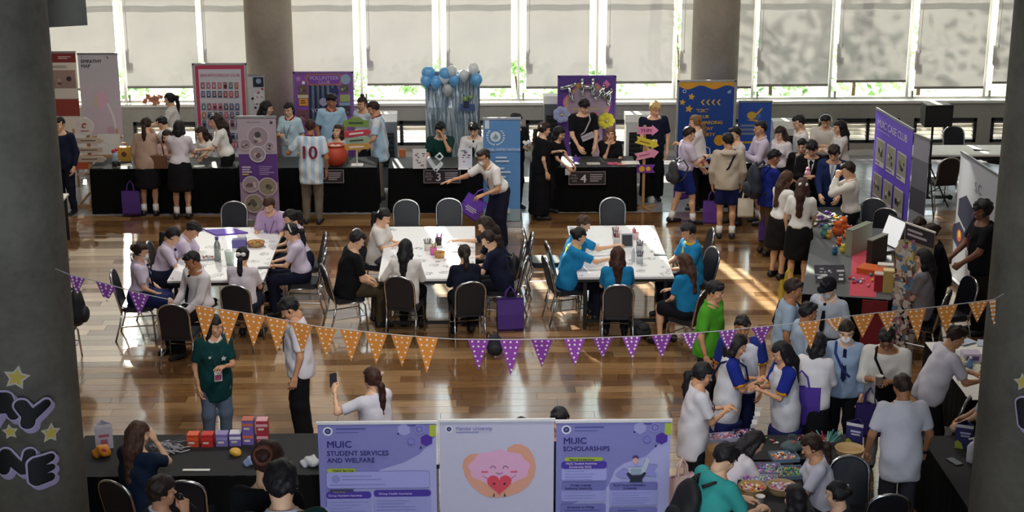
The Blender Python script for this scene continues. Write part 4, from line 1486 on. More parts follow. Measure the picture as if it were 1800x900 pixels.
# low display stand behind
sx_, sy_ = at(135, 292, 0.55)
t = thing('display_easel', 'low wooden display easel with two white cards beside the signpost', 'easel', (sx_ + .25, 28.2, 0))
for q in (-.42, .42):
    MB().use(M_PINE).tube([(q, -.10, 0), (q * .9, .05, 1.10)], .02, 6).build('leg', t)
    MB().use(M_PINE).tube([(q, .30, 0), (q * .9, .05, 1.10)], .02, 6).build('leg', t)
MB().use(M_PINE).box((0, -.02, .62), (.95, .05, .05)).box((0, .03, .95), (.95, .04, .04)).build('ledge', t)
for q, c_ in ((-.26, 'E4E2E2'), (.24, 'DCD8D6')):
    MB().use(mat(c_, .5)).box((q, -.03, .84), (.40, .012, .36), Matrix.Rotation(-.1, 3, 'X')).build('card', t)
MB().use(mat('B8502F', .6)).box((-.28, -.055, .50), (.30, .03, .20)).build('red_print', t)
# things on the first table
t = thing('flower_vase', 'clear glass vase with red flower on the leftmost black table', 'vase', on(203, 288))
g_ = mat('B8D2E2', .12, var=.03, alpha=.55)
MB().use(g_).lathe([(.05, 0), (.06, .05), (.05, .14), (.055, .19)], 14).build('vase_body', t, True)
MB().use(mat('C83A48', .6)).ball((-.02, 0, .22), .035).ball((.03, .01, .24), .028).build('flower', t, True)
t = thing('paper_gift_bag', 'mustard paper bag with brown round mark on the leftmost table', 'bag', on(220, 282))
MB().use(mat('C8963C', .7)).box((0, 0, .12), (.20, .12, .24)).build('bag_body', t)
MB().use(mat('6A3A20', .7)).prism(circle(0, .12, .045), .0605, .063, lambda a_, b_, d: (a_, -d, b_)).build('round_mark', t)
MB().use(mat('C8963C', .7)).tube([(-.05, 0, .24), (-.04, 0, .31), (.04, 0, .31), (.05, 0, .24)], .006, 5).build('handle', t)
for i, (px_, py_, w_, d_, lab) in enumerate(((215, 291, .30, .2, 'white sheet of paper left of the brown bag on the leftmost table'), (350, 292, .18, .12, 'white sheet of paper at the right end of the leftmost table'))):
    o = MB().use(M_WHITE).box((0, 0, .002), (w_, d_, .004), Matrix.Rotation(.3, 3, 'Z')).build('paper', None, False, on(px_, py_)); tag(o, lab, 'paper')
tote(at(228, 318, .62) + (.62,), 'purple cloth bag hanging at the front of the leftmost table', .30, .42, '4A2A78', hang=True, mark=False)
for k_, (px_, py_, c_, lab) in enumerate(((205, 300, '23262E', 'small dark camera on the leftmost black table'),)):
    t = thing('camera', lab, 'camera', on(px_, 292)); MB().use(M_BLACK).box((0, 0, .04), (.13, .07, .08)).build('camera_body', t); MB().use(M_BLACK).lathe([(.035, 0), (.035, .06), (.03, .07)], 12, (0, -.035, .04), Matrix.Rotation(math.pi / 2, 3, 'X')).build('lens', t)
# clothes heap on the sill + cap sculpture
t = thing('cardboard_model', 'brown craft model standing on the window sill at left', 'model', (aty(268, 172, 30.55)[0], 30.6, 1.05))
b = MB().use(mat('A8705A', .8)); rr = random.Random(5)
for q in range(9):
    b.box((rr.uniform(-.15, .15), rr.uniform(-.05, .05), .03 + rr.uniform(0, .12)), (.10, .05, .07), Matrix.Rotation(rr.uniform(0, 2), 3, 'Y'))
b.build('model_body', t)

# pink framed notice board
x, z = bx(339, 111, 29.1)
W_, h = .94, z
t = banner('notice_board', 'white board with pink border and rows of small colour pictures', x, 29.1, W_, h, 0, 0, 'D6D2DA', 'B9B9BC')
p = Panel(t)
p.shape(rect(.03, .13, W_ - .03, h - .04), 'C4405E').shape(rect(.09, .17, W_ - .09, h - .11), 'D3D0DA')
p.text('EKKAMYORKDA CLUB', .12, h - .245, .075, 'C65A86', bold=.015, wx=.93)
cl = ['4A5A80', 'A85A70', '42527C', 'B0683A', '3A7080', 'B84A6A', '2C4A66', '8A5A6A', '2A4468', 'A04A60', '344A78', 'B06A70', '30507A', '8A3A48']
rr = random.Random(2)
yy = h - .33
for row in range(7):
    yy -= .02 if row not in (2, 5) else .09
    for c in range(7):
        xx = .12 + c * .101
        c_ = rr.choice(cl)
        p.shape(rect(xx, yy - .115, xx + .068, yy), c_).shape(rect(xx + .02, yy - .09, xx + .05, yy - .045), rr.choice(('C8CCD8', '23263A', 'D8A8A0'))).shape(rect(xx + .012, yy - .035, xx + .056, yy - .022), 'C8C4CC')
    yy -= .135
p.done()
# patterned strip poster by the pillar
x, z = bx(437, 131, 29.2)
t = banner('roll_up_banner', 'narrow black and white patterned poster in front of the wall pillar', x, 29.15, .28, z, 0, 0, 'C8C6CC', 'roll')
p = Panel(t); h = z; rr = random.Random(9)
p.shape(rect(.08, h - .22, .27, h - .04), '22263A').shape(circle(.18, h - .11, .05, 12), '8FA0B8').shape(rect(.08, h - .52, .26, h - .32), 'DAD8DC')
for q in range(16):
    p.shape(circle(rr.uniform(.03, .25), h - rr.uniform(.25, 1.0), rr.uniform(.012, .03), 8), rr.choice(('2A2A34', 'B04A6A', '3A3A44', 'E4E2E6')))
p.done()
# purple grey roll-up in front of table 2
x, z = bx(416, 205, 25.9)
t = banner('roll_up_banner', 'lilac and purple roll-up banner with six round photographs', x, 25.9, .625, z, 0, 0, 'B2A6B4', 'roll')
p = Panel(t); h = z; w = .625
p.shape(rect(0, .72, w, h - .62), '5E3A86')
p.shape(rect(0.0, .09, w, .72), '9A86A2')
p.bars(.16, h - .10, .24, 1, '8A8090', .03, .012).shape(circle(.55, h - .10, .025), '4A4660')
for i, (cx_, cy_, r_) in enumerate(((.33, h - .33, .175), (.12, h - .46, .10), (.51, h - .49, .085), (.31, h - .62, .135), (.18, h - 1.12, .14), (.45, h - 1.16, .155), (.22, h - 1.44, .16))):
    p.shape(circle(cx_, cy_, r_, 26), 'C6BAC8' if i != 3 else 'DAD2DC')
    p.photo(circle(cx_, cy_, r_ - .016, 26), ('9C8E98', '6A5660', 'C4A8A8', 'B8B4BC', '4E4450') if i not in (5, 6) else ('8E8472', '5A5650', '7E8A88', '3E3A3C', 'B0A48C'), 30 + i)
p.bars(.05, h - .84, .22, 3, 'D2C4DA', .04, .022).bars(.05, h - .96, .18, 1, 'D8C060', .04, .022).bars(.33, h - .83, .25, 5, 'A890BC', .032, .014).done()

# volunteer board
x, z = bx(516, 126, 29.1)
W_, h = 1.05, z
t = banner('notice_board', 'purple board headed VOLUNTEER CLUB with photos and silver foil streamers', x, 29.1, W_, h, 0, 0, '8A52A8', '8C6AA4')
p = Panel(t)
p.shape([(.24, h - .04), (.84, h - .04), (.88, h - .14), (.84, h - .25), (.26, h - .25), (.20, h - .14)], 'B0705A')
p.shape([(.27, h - .06), (.81, h - .06), (.84, h - .14), (.81, h - .225), (.28, h - .225), (.24, h - .14)], '7E48A8')
p.text('VOLUNTEER', .54, h - .145, .095, 'C6A8D4', 'CENTER', .03).text('CLUB', .54, h - .22, .085, 'C6A8D4', 'CENTER', .03)
p.shape(circle(.93, h - .14, .09, 18), '8FA6C0')
p.shape(star(.08, h - .13, .06, 5), 'B88AC4').shape(circle(.17, h - .20, .03), 'EEEAE0')
p.photo(rect(.07, h - .42, .23, h - .25), ('6E5A50', 'A08878', '4A3A38', '3E4A3A'), 3).photo(rect(.83, h - .38, .98, h - .24), ('5A5A44', '8A8A64', '3A3A30', 'B0A890'), 5)
p.shape(rect(.06, h - .48, .25, h - .42), 'D4C8A4').shape(rect(.08, h - .62, .24, h - .49), 'E09A34').bars(.11, h - .54, .12, 2, '6A4A20', .04, .022)
p.shape(rect(.82, h - .55, 1.0, h - .42), '98A868').shape(rect(.80, h - .66, 1.0, h - .56), '8AA0BC')
p.photo(rect(.05, h - .92, .28, h - .70), ('7A5058', 'A86A78', '4A3038', 'C09898'), 7).photo(rect(.78, h - .80, 1.0, h - .62), ('3A3A40', '6A6A6A', '24242A'), 8)
foil = mat('9AA2B2', .22, .85, .3, 30)
foild = mat('4A5272', .25, .8, .3, 30)
rr = random.Random(4)
for q in range(11):
    x0 = .27 + q * .045
    p.shape([(x0, h - .24), (x0 + .05, h - .26), (x0 + .06 + rr.uniform(-.02, .03), h - 1.05), (x0 + rr.uniform(-.02, .02), h - 1.05)], foil if q % 2 else foild)
p.shape(circle(.73, h - .36, .07, 14, .09), '2C3466').shape(circle(.52, h - .55, .075, 18), 'A09CBC')
p.text('VOLUNTEER', .30, h - .74, .10, 'AEB6CC', bold=.035).text('CLUB', .40, h - .86, .10, 'AEB6CC', bold=.035)
p.done()

# balloon curtain
x, z = bx(748, 124, 28.7)
W_, h = .95, z
t = thing('foil_curtain', 'silver blue foil fringe curtain hung on a frame under balloons', 'curtain', (x, 28.7, 0))
MB().use(M_ALU).tube([(0, 0, 0), (0, 0, h)], .015, 8).tube([(W_, 0, 0), (W_, 0, h)], .015, 8).tube([(0, 0, h - .02), (W_, 0, h - .02)], .013, 8).build('frame', t)
for q in (0, W_):
    MB().use(M_ALU).box((q, 0, .015), (.05, .45, .03)).build('foot', t)
rr = random.Random(11)
b = MB().use(mat('A9BAC6', .35, .35, .25, 60))
fo2 = mat('D2DCE2', .3, .4, .2, 60); fo3 = mat('7E93A4', .35, .35, .25, 60)
for q in range(330):
    b.use(rr.choice((b.mats[0], fo2, fo3)))
    x0 = rr.uniform(0.01, W_ - .03); y0 = rr.uniform(-.03, .03); wv = rr.uniform(.009, .02); z0 = rr.uniform(.03, .12)
    pts = []
    n = 9
    for i in range(n + 1):
        zz = h - .02 - (h - .02 - z0) * i / n
        pts.append((x0 + .018 * math.sin(i * 1.3 + q), y0 + .014 * math.cos(i * 1.9 + q), zz))
    vs = [(a_[0] - wv * (.75 + .25 * math.cos(i * .9 + q)), a_[1] - wv * math.sin(i * .9 + q) * .25, a_[2]) for i, a_ in enumerate(pts)] + [(a_[0] + wv * (.75 + .25 * math.cos(i * .9 + q)), a_[1] + wv * math.sin(i * .9 + q) * .25, a_[2]) for i, a_ in enumerate(pts)]
    b.add(vs, [(i, i + 1, n + 2 + i, n + 1 + i) for i in range(n)])
o = b.build('foil_strips', t); o['kind'] = 'stuff'
MB().use(mat('4A5A8A', .7)).box((.74, -.06, h - .66), (.26, .03, .12)).use(mat('28324E', .7)).box((.72, -.08, h - .60), (.10, .03, .10)).use(mat('8AA860', .7)).ball((.70, -.07, h - .50), .05).ball((.80, -.07, h - .47), .04).build('paper_pond', t)
bal = [(751, 128, 'B'), (749, 141, 'B'), (766, 143, 'B'), (755, 128, 'B'), (781, 135, 'W'), (795, 124, 'w'), (787, 157, 'g'), (798, 139, 'B'), (815, 131, 'w'), (832, 121, 'W'), (838, 139, 'B'), (782, 128, 'B')]
lab_ = {'B': 'blue balloon', 'W': 'white balloon', 'w': 'pearl grey balloon', 'g': 'grey balloon'}
place_ = ['at the upper left corner of the foil curtain', 'lowest at the left edge of the foil curtain', 'left of the grey one, on the foil curtain', 'behind the upper left corner balloon', 'largest white in the middle of the curtain top', 'at the very top near the curtain middle',
          'hanging lowest in front of the foil strips', 'between the white and pearl ones', 'right of the curtain middle', 'highest at the right of the curtain top', 'at the upper right corner of the foil curtain', 'tucked behind the big white one']
for i, (px_, py_, c_) in enumerate(bal):
    xx, zz = aty(px_, py_, 28.62)
    t = thing('balloon', lab_[c_] + ' ' + place_[i], 'balloon', (xx, 28.62 - .03 * (i % 3), zz), 0, 'balloons on the foil curtain')
    mm = mat({'B': '69B0E8', 'W': 'E9E9EC', 'w': 'D5D8DA', 'g': 'B5B9BC'}[c_], .28, var=.03, coat=.3)
    r_ = .105 if c_ != 'w' else .095
    MB().use(mm).lathe([(0, r_ * 1.1), (r_ * .45, r_ * 1.0), (r_ * .8, r_ * .66), (r_, r_ * .15), (r_ * .95, -r_ * .3), (r_ * .7, -r_ * .8), (r_ * .3, -r_ * 1.15), (.012, -r_ * 1.28), (.018, -r_ * 1.36), (0, -r_ * 1.34)], 18).build('balloon_skin', t, True)

# UN style blue banner
x, z = bx(849, 208, 25.7)
h = z
t = banner('roll_up_banner', 'sky blue roll-up banner with a white globe emblem in laurel branches', x, 25.7, .60, z, 0, 0, '5B8FC9', 'roll')
p = Panel(t)
p.shape(rect(.03, h - .17, .10, h - .03), 'D4DCE4').shape(circle(.20, h - .30, .085, 24), 'D5E0E8')
p.shape([(.15, h - .33), (.20, h - .25), (.25, h - .31), (.21, h - .36)], '7FA0B8')
for sg in (-1, 1):
    for q in range(8):
        a_ = -1.35 + q * .30
        p.shape(circle(.20 + sg * .135 * math.cos(a_), h - .30 + .135 * math.sin(a_), .022, 8, .014), 'C8DAEA')
p.text('MODEL UNITED NATIONS', .03, h - .53, .058, 'D8E6F4', bold=.02, wx=.83)
for i, (tx, yy) in enumerate((('GLOBAL', .66), ('THINKING', .72), ('TEAM', .84), ('SOLUTIONS', .90), ('IDEAS', .98))):
    p.bars(.20, h - yy, .06 + .02 * len(tx), 1, 'C8DCEE', .03, .03, False)
p.shape(rect(0, .10, .60, .30), '8FA4B0')
rr = random.Random(8)
for q in range(14):
    p.shape(circle(rr.uniform(.03, .57), rr.uniform(.13, .28), rr.uniform(.015, .03), 8, .05), rr.choice(('3A4450', 'C8D2D8', '5A6874', '2A3440')))
p.done()

# purple board with foil balloon letters
x, z = bx(982, 133, 28.9)
W_, h = 1.02, z
t = banner('notice_board', 'purple board with silver foil balloon letters and pastel paper cloud', x, 28.9, W_, h, 0, 0, '5B3A8E', '6A4A9C')
p = Panel(t)
blob = []
for q in range(40):
    a_ = 2 * math.pi * q / 40
    blob.append((.52 + (.42 + .035 * math.sin(5 * a_)) * math.cos(a_), h - .58 + (.46 + .04 * math.cos(6 * a_)) * math.sin(a_)))
p.shape(blob, 'D87AB0')
p.shape([(.52 + (x_ - .52) * .9, h - .58 + (y_ - h + .58) * .92) for x_, y_ in blob], 'C8B44A')
p.shape([(.52 + (x_ - .52) * .84, h - .58 + (y_ - h + .58) * .86) for x_, y_ in blob], 'AC93A8')
p.shape(rect(.30, .10, .80, h - .55), 'AC93A8')
p.shape([(.78, h - .16), (.86, h - .08), (.93, h - .16), (.86, h - .24)], 'E07AB0').shape(circle(.36, h - .18, .05), 'D89A4A')
p.bars(.24, h - .62, .50, 1, 'C8B85A', .05, .016, False).shape(rect(.62, h - .74, .70, h - .67), 'D0607A')
for i in range(3):
    p.shape(circle(.70, h - .78 - .17 * i, .05, 14), '4A3448')
p.bars(.36, h - .95, .26, 4, '8A7088', .05, .016)
p.done()
M_FOIL = mat('D0D2D6', .16, 1.0, .08, 20)
def foil_letter(t, strokes, ox, oz, s_, ang):
    b = MB().use(M_FOIL)
    c, sn = math.cos(ang), math.sin(ang)
    for st in strokes:
        pts = [(ox + s_ * (u * c - v * sn), -.045, oz + s_ * (u * sn + v * c)) for u, v in st]
        b.tube(pts, [.040 * (1 if 0 < i < len(pts) - 1 else .9) for i in range(len(pts))], 8)
        for q in (pts[0], pts[-1]):
            b.ball(q, .041, 8, 6)
    b.build('foil_letter', t, True)
foil_letter(t, [[(-.5, .5), (0, .48), (.5, .5)], [(0, .5), (0, 0), (0, -.5)]], .21, h - .30, .24, .28)
foil_letter(t, [[(-.4, -.5), (-.4, 0), (-.4, .5)], [(-.4, .02), (0, 0), (.4, .02)], [(.4, .5), (.4, 0), (.4, -.5)]], .52, h - .20, .24, 0.0)
foil_letter(t, [[(-.5, -.5), (-.38, 0), (-.3, .5)], [(-.3, .5), (-.12, .1), (0, -.2)], [(0, -.2), (.12, .1), (.3, .5)], [(.3, .5), (.38, 0), (.5, -.5)]], .83, h - .34, .26, -.40)
M_POM = {'l': mat('A9AEDD', .8, var=.12, scale=30), 'y': mat('D8CE3A', .8, var=.12, scale=30)}
for (px_, py_, c_, lab) in ((987, 201, 'l', 'lilac tissue paper flower at the left edge of the purple board'), (1066, 212, 'y', 'yellow tissue paper flower at the right edge of the purple board')):
    xx, zz = aty(px_, py_, 28.8)
    t = thing('paper_flower', lab, 'paper flower', (xx, 28.8, zz))
    for q in range(7):
        a_ = q * 2 * math.pi / 7
        MB().use(M_POM[c_]).ball((.085 * math.cos(a_), -.02, .085 * math.sin(a_)), (.072, .035, .072), 10, 6).build('petal', t, True)
    MB().use(mat('C8B8A0', .8)).ball((0, -.05, 0), .03).build('flower_centre', t, True)

# blue star board
x, z = bx(1192, 141, 28.7)
W_, h = 1.03, z
t = banner('notice_board', 'royal blue board with wavy yellow top, stars and four yellow chevrons', x, 28.7, W_, h, 0, 0, '1E4796', 'B4B4B2')
p = Panel(t)
wave = [(.02, h - .03)] + [(.02 + (W_ - .04) * i / 30, h - .13 + .035 * math.sin(i / 30 * 4.2 * math.pi + 2.6)) for i in range(31)] + [(W_ - .02, h - .03)]
p.shape(wave[::-1], 'E2A22E')
for cx_, cy_, r_ in ((.25, h - .30, .065), (.09, h - .40, .06), (.21, h - .52, .075)):
    p.shape(star(cx_, cy_, r_, 5, .5, 1.4), 'E0B23C')
p.shape(circle(.12, h - .20, .035, 14), 'B8C4DC').shape(circle(.12, h - .20, .022, 14), '1E4796').shape([(.88, h - .22), (.95, h - .17), (.96, h - .22), (.92, h - .25)], '9FB6DC')
for i in range(4):
    x0 = .42 + .095 * i
    p.shape([(x0, h - .40), (x0 + .045, h - .35), (x0 + .07, h - .35), (x0 + .03, h - .40), (x0 + .07, h - .455), (x0 + .045, h - .455)][::-1], 'E8B83A')
for tx, yy, x0 in (('"CIIC"', .58, .34), ('CLUB', .69, .36), ('AWARDING', .80, .36), ('AWAY', .91, .40), ('SOCIETY', 1.02, .36)):
    p.text(tx, x0, h - yy, .085, 'D8B048', bold=.05)
p.shape(circle(.78, h - 1.10, .10, 20), 'D89A2C').done()
x, z = bx(1299, 178, 28.9)
W_, h = .60, z
t = banner('roll_up_banner', 'smaller blue banner with a yellow comet emblem behind the students', x, 28.9, W_, h, 0, 0, '2F56B0', 'roll')
p = Panel(t)
p.shape(circle(.24, h - .26, .085, 16, .07), 'D8AE3E').shape([(.26, h - .28), (.42, h - .12), (.44, h - .13), (.32, h - .30)], 'D8AE3E').shape(circle(.36, h - .28, .045), '5C7CC4').shape([(.22, h - .33), (.36, h - .34), (.34, h - .37), (.16, h - .35)], 'D8AE3E')
p.bars(.05, h - .47, .5, 3, '7F8CA8', .075, .045).shape(rect(.03, h - .78, W_ - .03, h - .74), 'C8A83C').done()
# tabletop appliances along the wall (portable air coolers)
def cooler(px0, px1, py, Y, label, ht, body='5A5D62'):
    x0, z_ = aty(px0, py, Y); x1, _ = aty(px1, py, Y)
    w_ = x1 - x0
    t = thing('air_cooler', label, 'air cooler', ((x0 + x1) / 2, Y, 0))
    d_ = .42
    prof = [(-d_ / 2, .06), (d_ / 2, .06), (d_ / 2, z_ - .03), (d_ / 2 - .05, z_), (-d_ / 2 + .12, z_ - .01), (-d_ / 2, z_ - .12)]
    MB().use(mat(body, .5, var=.05)).prism(prof, -w_ / 2, w_ / 2, lambda a_, b_, d: (d, a_, b_)).build('housing', t)
    MB().use(mat('D6D6D4', .45, var=.04)).prism([(-d_ / 2 + .02, z_ - .14), (d_ / 2 + .012, z_ - .14), (d_ / 2 + .012, z_ - .02), (d_ / 2 - .05, z_ + .012), (-d_ / 2 + .12, z_ + .004), (-d_ / 2 - .004, z_ - .11)], -w_ / 2 - .012, w_ / 2 + .012, lambda a_, b_, d: (d, a_, b_)).build('top_cover', t)
    g_ = MB().use(M_BLACK).box((0, -d_ / 2 - .004, z_ * .55), (w_ * .8, .01, z_ * .45)).build('grille', t)
    for k in range(7):
        MB().use(mat('3A3B40', .5)).box((0, -d_ / 2 - .012, z_ * .36 + k * z_ * .063), (w_ * .76, .012, .014)).build('slat', g_)
    for sx in (-1, 1):
        for sy in (-1, 1):
            MB().use(M_BLACK).ball((sx * w_ * .38, sy * .16, .03), .03, 8, 6).build('caster', t)
    return t
cooler(656, 697, 199, 28.2, 'dark grey portable air cooler right of the striped shirts', 1.2)
cooler(956, 988, 168, 29.3, 'grey portable air cooler left of the purple foil letter board', 1.5)
cooler(1100, 1146, 200, 28.4, 'white portable air cooler with dark grille right of the purple board', 1.2, 'D4D4D2')
cooler(1358, 1402, 212, 28.9, 'low white portable air cooler right of the small blue banner', 1.1, 'D0D0CE')

# ---- things on and at table 2
t = thing('terracotta_pot', 'big round terracotta pot with open rim on a black table', 'pot', on(591, 291))
MB().use(mat('B8442A', .55, var=.08)).lathe([(.09, 0), (.16, .06), (.20, .16), (.195, .24), (.16, .31), (.135, .335), (.155, .35), (.16, .365), (.145, .365), (.12, .33), (.0, .30)], 32).build('pot_body', t, True)
MB().use(mat('D9C6BC', .8)).ball((0.04, 0, .33), (.06, .05, .03)).ball((-.05, .02, .33), (.05, .05, .03)).build('folded_slips', t, True)
t = thing('direction_signs', 'white pole with green, red and yellow direction boards on the black table', 'sign', on(628, 291))
MB().use(mat('D8D4D4', .5)).tube([(0, 0, 0), (0, 0, .62)], .012, 8).box((0, 0, .01), (.2, .16, .02)).build('pole', t)
for i, (zz, c_, w_, a_, lab) in enumerate(((.74, '7A9A4E', .40, .0, None), (.56, 'C23A48', .40, .10, 'welcome'), (.44, '9AB09A', .38, .08, None), (.33, 'C89A44', .40, .06, None))):
    poly = [(-w_ / 2, -.05), (w_ / 2, -.05), (w_ / 2 + .05, 0), (w_ / 2, .05), (-w_ / 2, .05)]
    if i == 0:
        poly = [(-.21, -.07), (.21, -.07), (.21, .04), (.12, .05), (.06, .10), (-.06, .10), (-.12, .05), (-.21, .04)]
    MBb = MB().use(mat(c_, .6)).prism(poly, 0, .012, lambda x_, y_, d, a_=a_, zz=zz: (x_ * math.cos(a_) - y_ * math.sin(a_), -.02 - d, zz + x_ * math.sin(a_) + y_ * math.cos(a_)))
    o = MBb.build('direction_board', t)
    MB().use(mat('E8DCDC' if i in (1, 3) else '3E5238', .6)).box((0, -.036, zz), (w_ * .6, .004, .03), Matrix.Rotation(-a_, 3, 'Y')).build('printed_line', o)
def booth_sign(px, py, label, num, Y):
    xx, zz = aty(px, py, Y)
    t = thing('booth_sign', label, 'sign', (xx, Y, zz))
    w_, h_ = .62, .23
    MB().use(mat('2A2226', .7)).box((0, 0, 0), (w_, .008, h_)).build('sign_board', t)
    p = Panel(t, .004)
    for r_ in (rect(-w_ / 2, h_ / 2 - .012, w_ / 2, h_ / 2), rect(-w_ / 2, -h_ / 2, w_ / 2, -h_ / 2 + .012), rect(-w_ / 2, -h_ / 2, -w_ / 2 + .012, h_ / 2), rect(w_ / 2 - .012, -h_ / 2, w_ / 2, h_ / 2)):
        p.shape(r_, '8A7E86')
    p.text('THE', -.27, .035, .05, 'A89CA4', bold=.03).text('BOOTH', -.28, -.015, .05, 'A89CA4', bold=.03, wx=.7).text('NO', -.25, -.065, .05, 'A89CA4', bold=.03)
    if num:
        p.text(num, -.06, -.075, .20, 'D8D2D6', 'CENTER', .04)
    p.bars(.05, .05, .22, 4, 'A89CA4', .036, .018).done()
booth_sign(777, 310, 'dark booth sign with white number 3 on black table front', '3', 26.50)
booth_sign(1032, 313, 'dark booth sign with white number 4 below the seated brown haired woman', '4', 26.50)
booth_sign(572, 310, 'dark booth sign half hidden behind the number 10 shirt', '', 26.57)
o = MB().use(mat('CFCDCB', .6)).box((0, 0, 0), (.09, .004, .11)).build('paper', None, False, (aty(998, 302, 26.5)[0], 26.49, aty(998, 302, 26.5)[1])); tag(o, 'small white note pinned left of the number 4 sign', 'paper')
def card(px, py, w_, h_, label, col='D8D2D4', lean=-.12, z=.78, rz_=0):
    t = thing('display_card', label, 'card', on(px, py, z), rz_)
    MB().use(mat(col, .55, var=.06)).box((0, 0, h_ / 2), (w_, .010, h_), Matrix.Rotation(lean, 3, 'X')).build('card_board', t)
    MB().use(mat(col, .55)).box((0, .06, h_ * .3), (w_ * .3, .006, h_ * .6), Matrix.Rotation(.35, 3, 'X')).build('back_strut', t)
    p = Panel(t, .035); rr = random.Random(px)
    b = MB()
    for q in range(10):
        b.use(mat(rr.choice(('3A3440', '8A6A7A', '6A6A78')), .6)).box((rr.uniform(-.35, .35) * w_, 0, h_ * rr.uniform(.15, .9)), (w_ * rr.uniform(.08, .3), .0112, .018))
    M_ = Matrix.Rotation(lean, 4, 'X')
    b.v = [tuple(M_ @ (Vector(v) - Vector((0, 0, h_ / 2))) + Vector((0, 0, h_ / 2))) for v in b.v]
    b.build('printed_pattern', t)
card(738, 296, .23, .33, 'speckled white display card left on the number 3 table')
card(818, 295, .23, .33, 'speckled white display card right on the number 3 table')
t = thing('tabletop_stand', 'white chevron shaped leaflet stand in the middle of table 3', 'stand', on(766, 298))
M_ACR = mat('D4DCE4', .15, var=.03)
MB().use(M_ACR).box((-.06, 0, .10), (.05, .14, .24), Matrix.Rotation(-.55, 3, 'Y')).box((.05, 0, .05), (.05, .14, .16), Matrix.Rotation(.7, 3, 'Y')).build('stand_leaf', t)
MB().use(mat('E6E8EC', .4)).tube([(.0, 0, .22), (.07, 0, .28), (.12, 0, .22), (.07, 0, .16)], .018, 6, True).build('ring', t, True)
for i, (px_, py_, w_, d_, c_, lab) in enumerate(((815, 297, .18, .10, 'E2E0DE', 'white leaflet under the right display card of table 3'), (988, 289, .24, .14, '6F8FC0', 'blue and white sticker sheet at the left of table 4'), (1009, 288, .16, .12, 'C8C4DC', 'lilac sticker sheet beside the purple star on table 4'),
        (1043, 288, .22, .16, 'D6D4CC', 'cream menu sheet in the middle of table 4'), (1077, 288, .18, .16, 'D0487C', 'pink flyer on table 4'), (1092, 289, .16, .16, 'D87058', 'orange flyer beside the pink one on table 4'), (1108, 287, .30, .24, 'ECE8E4', 'bright white papers in the sun at the right of table 4'))):
    o = MB().use(mat(c_, .5)).box((0, 0, .002 + .0015 * i), (w_, d_, .003), Matrix.Rotation(.08 * (i % 3), 3, 'Z')).build('paper', None, False, on(px_, py_)); tag(o, lab, 'paper')
t = thing('paper_star', 'purple folded paper star standing on table 4', 'star', on(1012, 288))
MB().use(mat('6A4AAE', .6)).prism(star(0, .08, .085), -.012, .012, lambda a_, b_, d: (a_, d, b_)).build('star_body', t)
# signpost right of table 4
ex, ey = at(1130, 366, 0)
t = thing('signpost', 'thin wooden signpost with pink and yellow arrow boards beside table 4', 'sign', (ex, ey, 0))
MB().use(M_PINE).box((0, 0, .72), (.045, .04, 1.44)).build('post', t)
b = MB().use(M_PINE)
for a_ in (.4, 2.0):
    b.box((0, 0, .02), (.5, .05, .03), Matrix.Rotation(a_, 3, 'Z'))
b.build('foot', t)
for i, (zz, c_, w_, a_, tx) in enumerate(((1.36, 'E890B8', .32, 0, 'THM'), (1.16, 'DCCB3E', .36, -.28, ''), (.94, 'E79AB6', .36, .22, ''), (.70, '7A3AA0', .34, 0, ''))):
    poly = [(-w_ / 2 + .04, 0), (-w_ / 2, -.06), (w_ / 2 - .06, -.06), (w_ / 2 - .06, -.09), (w_ / 2 + .05, 0), (w_ / 2 - .06, .09), (w_ / 2 - .06, .06), (-w_ / 2, .06)]
    if i == 3:
        poly = [(-w_ / 2, -.07), (w_ / 2, -.07), (w_ / 2 - .05, 0), (w_ / 2, .07), (-w_ / 2, .07)]
    o = MB().use(mat(c_, .6)).prism(poly, 0, .014, lambda x_, y_, d, a_=a_, zz=zz: (x_ * math.cos(a_) - y_ * math.sin(a_) + .02, -.025 - d, zz + x_ * math.sin(a_) + y_ * math.cos(a_))).build('arrow_board', t)
    if tx:
        lettering(tx, .09, mat('7A3A5A', .6), o, (.02, -.042, zz - .03), bold=.03, align='CENTER')
    elif i == 3:
        MB().use(mat('E8B03C', .6)).prism(circle(-.04, zz, .05, 14), .0395, .043, lambda a2, b2, d: (a2, -d, b2)).prism(circle(.07, zz, .04, 14), .0395, .043, lambda a2, b2, d: (a2, -d, b2)).build('printed_mark', o)
    else:
        MB().use(mat('8A6A30' if i == 1 else 'A8607A', .6)).box((0, -.041, zz), (w_ * .5, .003, .02), Matrix.Rotation(-a_, 3, 'Y')).build('printed_line', o)
# gift basket on table 5
t = thing('snack_box', 'clear handled box of snacks on the table before the star board', 'box', on(1237, 292))
MB().use(mat('C8C8C8', .3)).box((0, 0, .09), (.30, .2, .18)).build('box_body', t)
b = MB(); rr = random.Random(6)
for q in range(14):
    b.use(mat(rr.choice(('C23A50', '3A5AA8', 'E0B84A', 'E8E0E0', 'D87A9A')), .6)).box((rr.uniform(-.11, .11), -.102, rr.uniform(.04, .15)), (.05, .006, .035))
b.build('snack_packets', t)
MB().use(mat('C8C8C8', .4)).tube([(-.1, 0, .18), (-.09, 0, .30), (0, 0, .35), (.09, 0, .30), (.1, 0, .18)], .008, 6).build('handle', t)
o = MB().use(mat('B8602A', .7)).box((0, 0, .09), (.12, .10, .18)).build('paper_bag', None, False, (aty(707, 250, 29.6)[0], 29.6, 0.20)); tag(o, 'orange paper bag hanging in front of the louvre vents', 'bag')
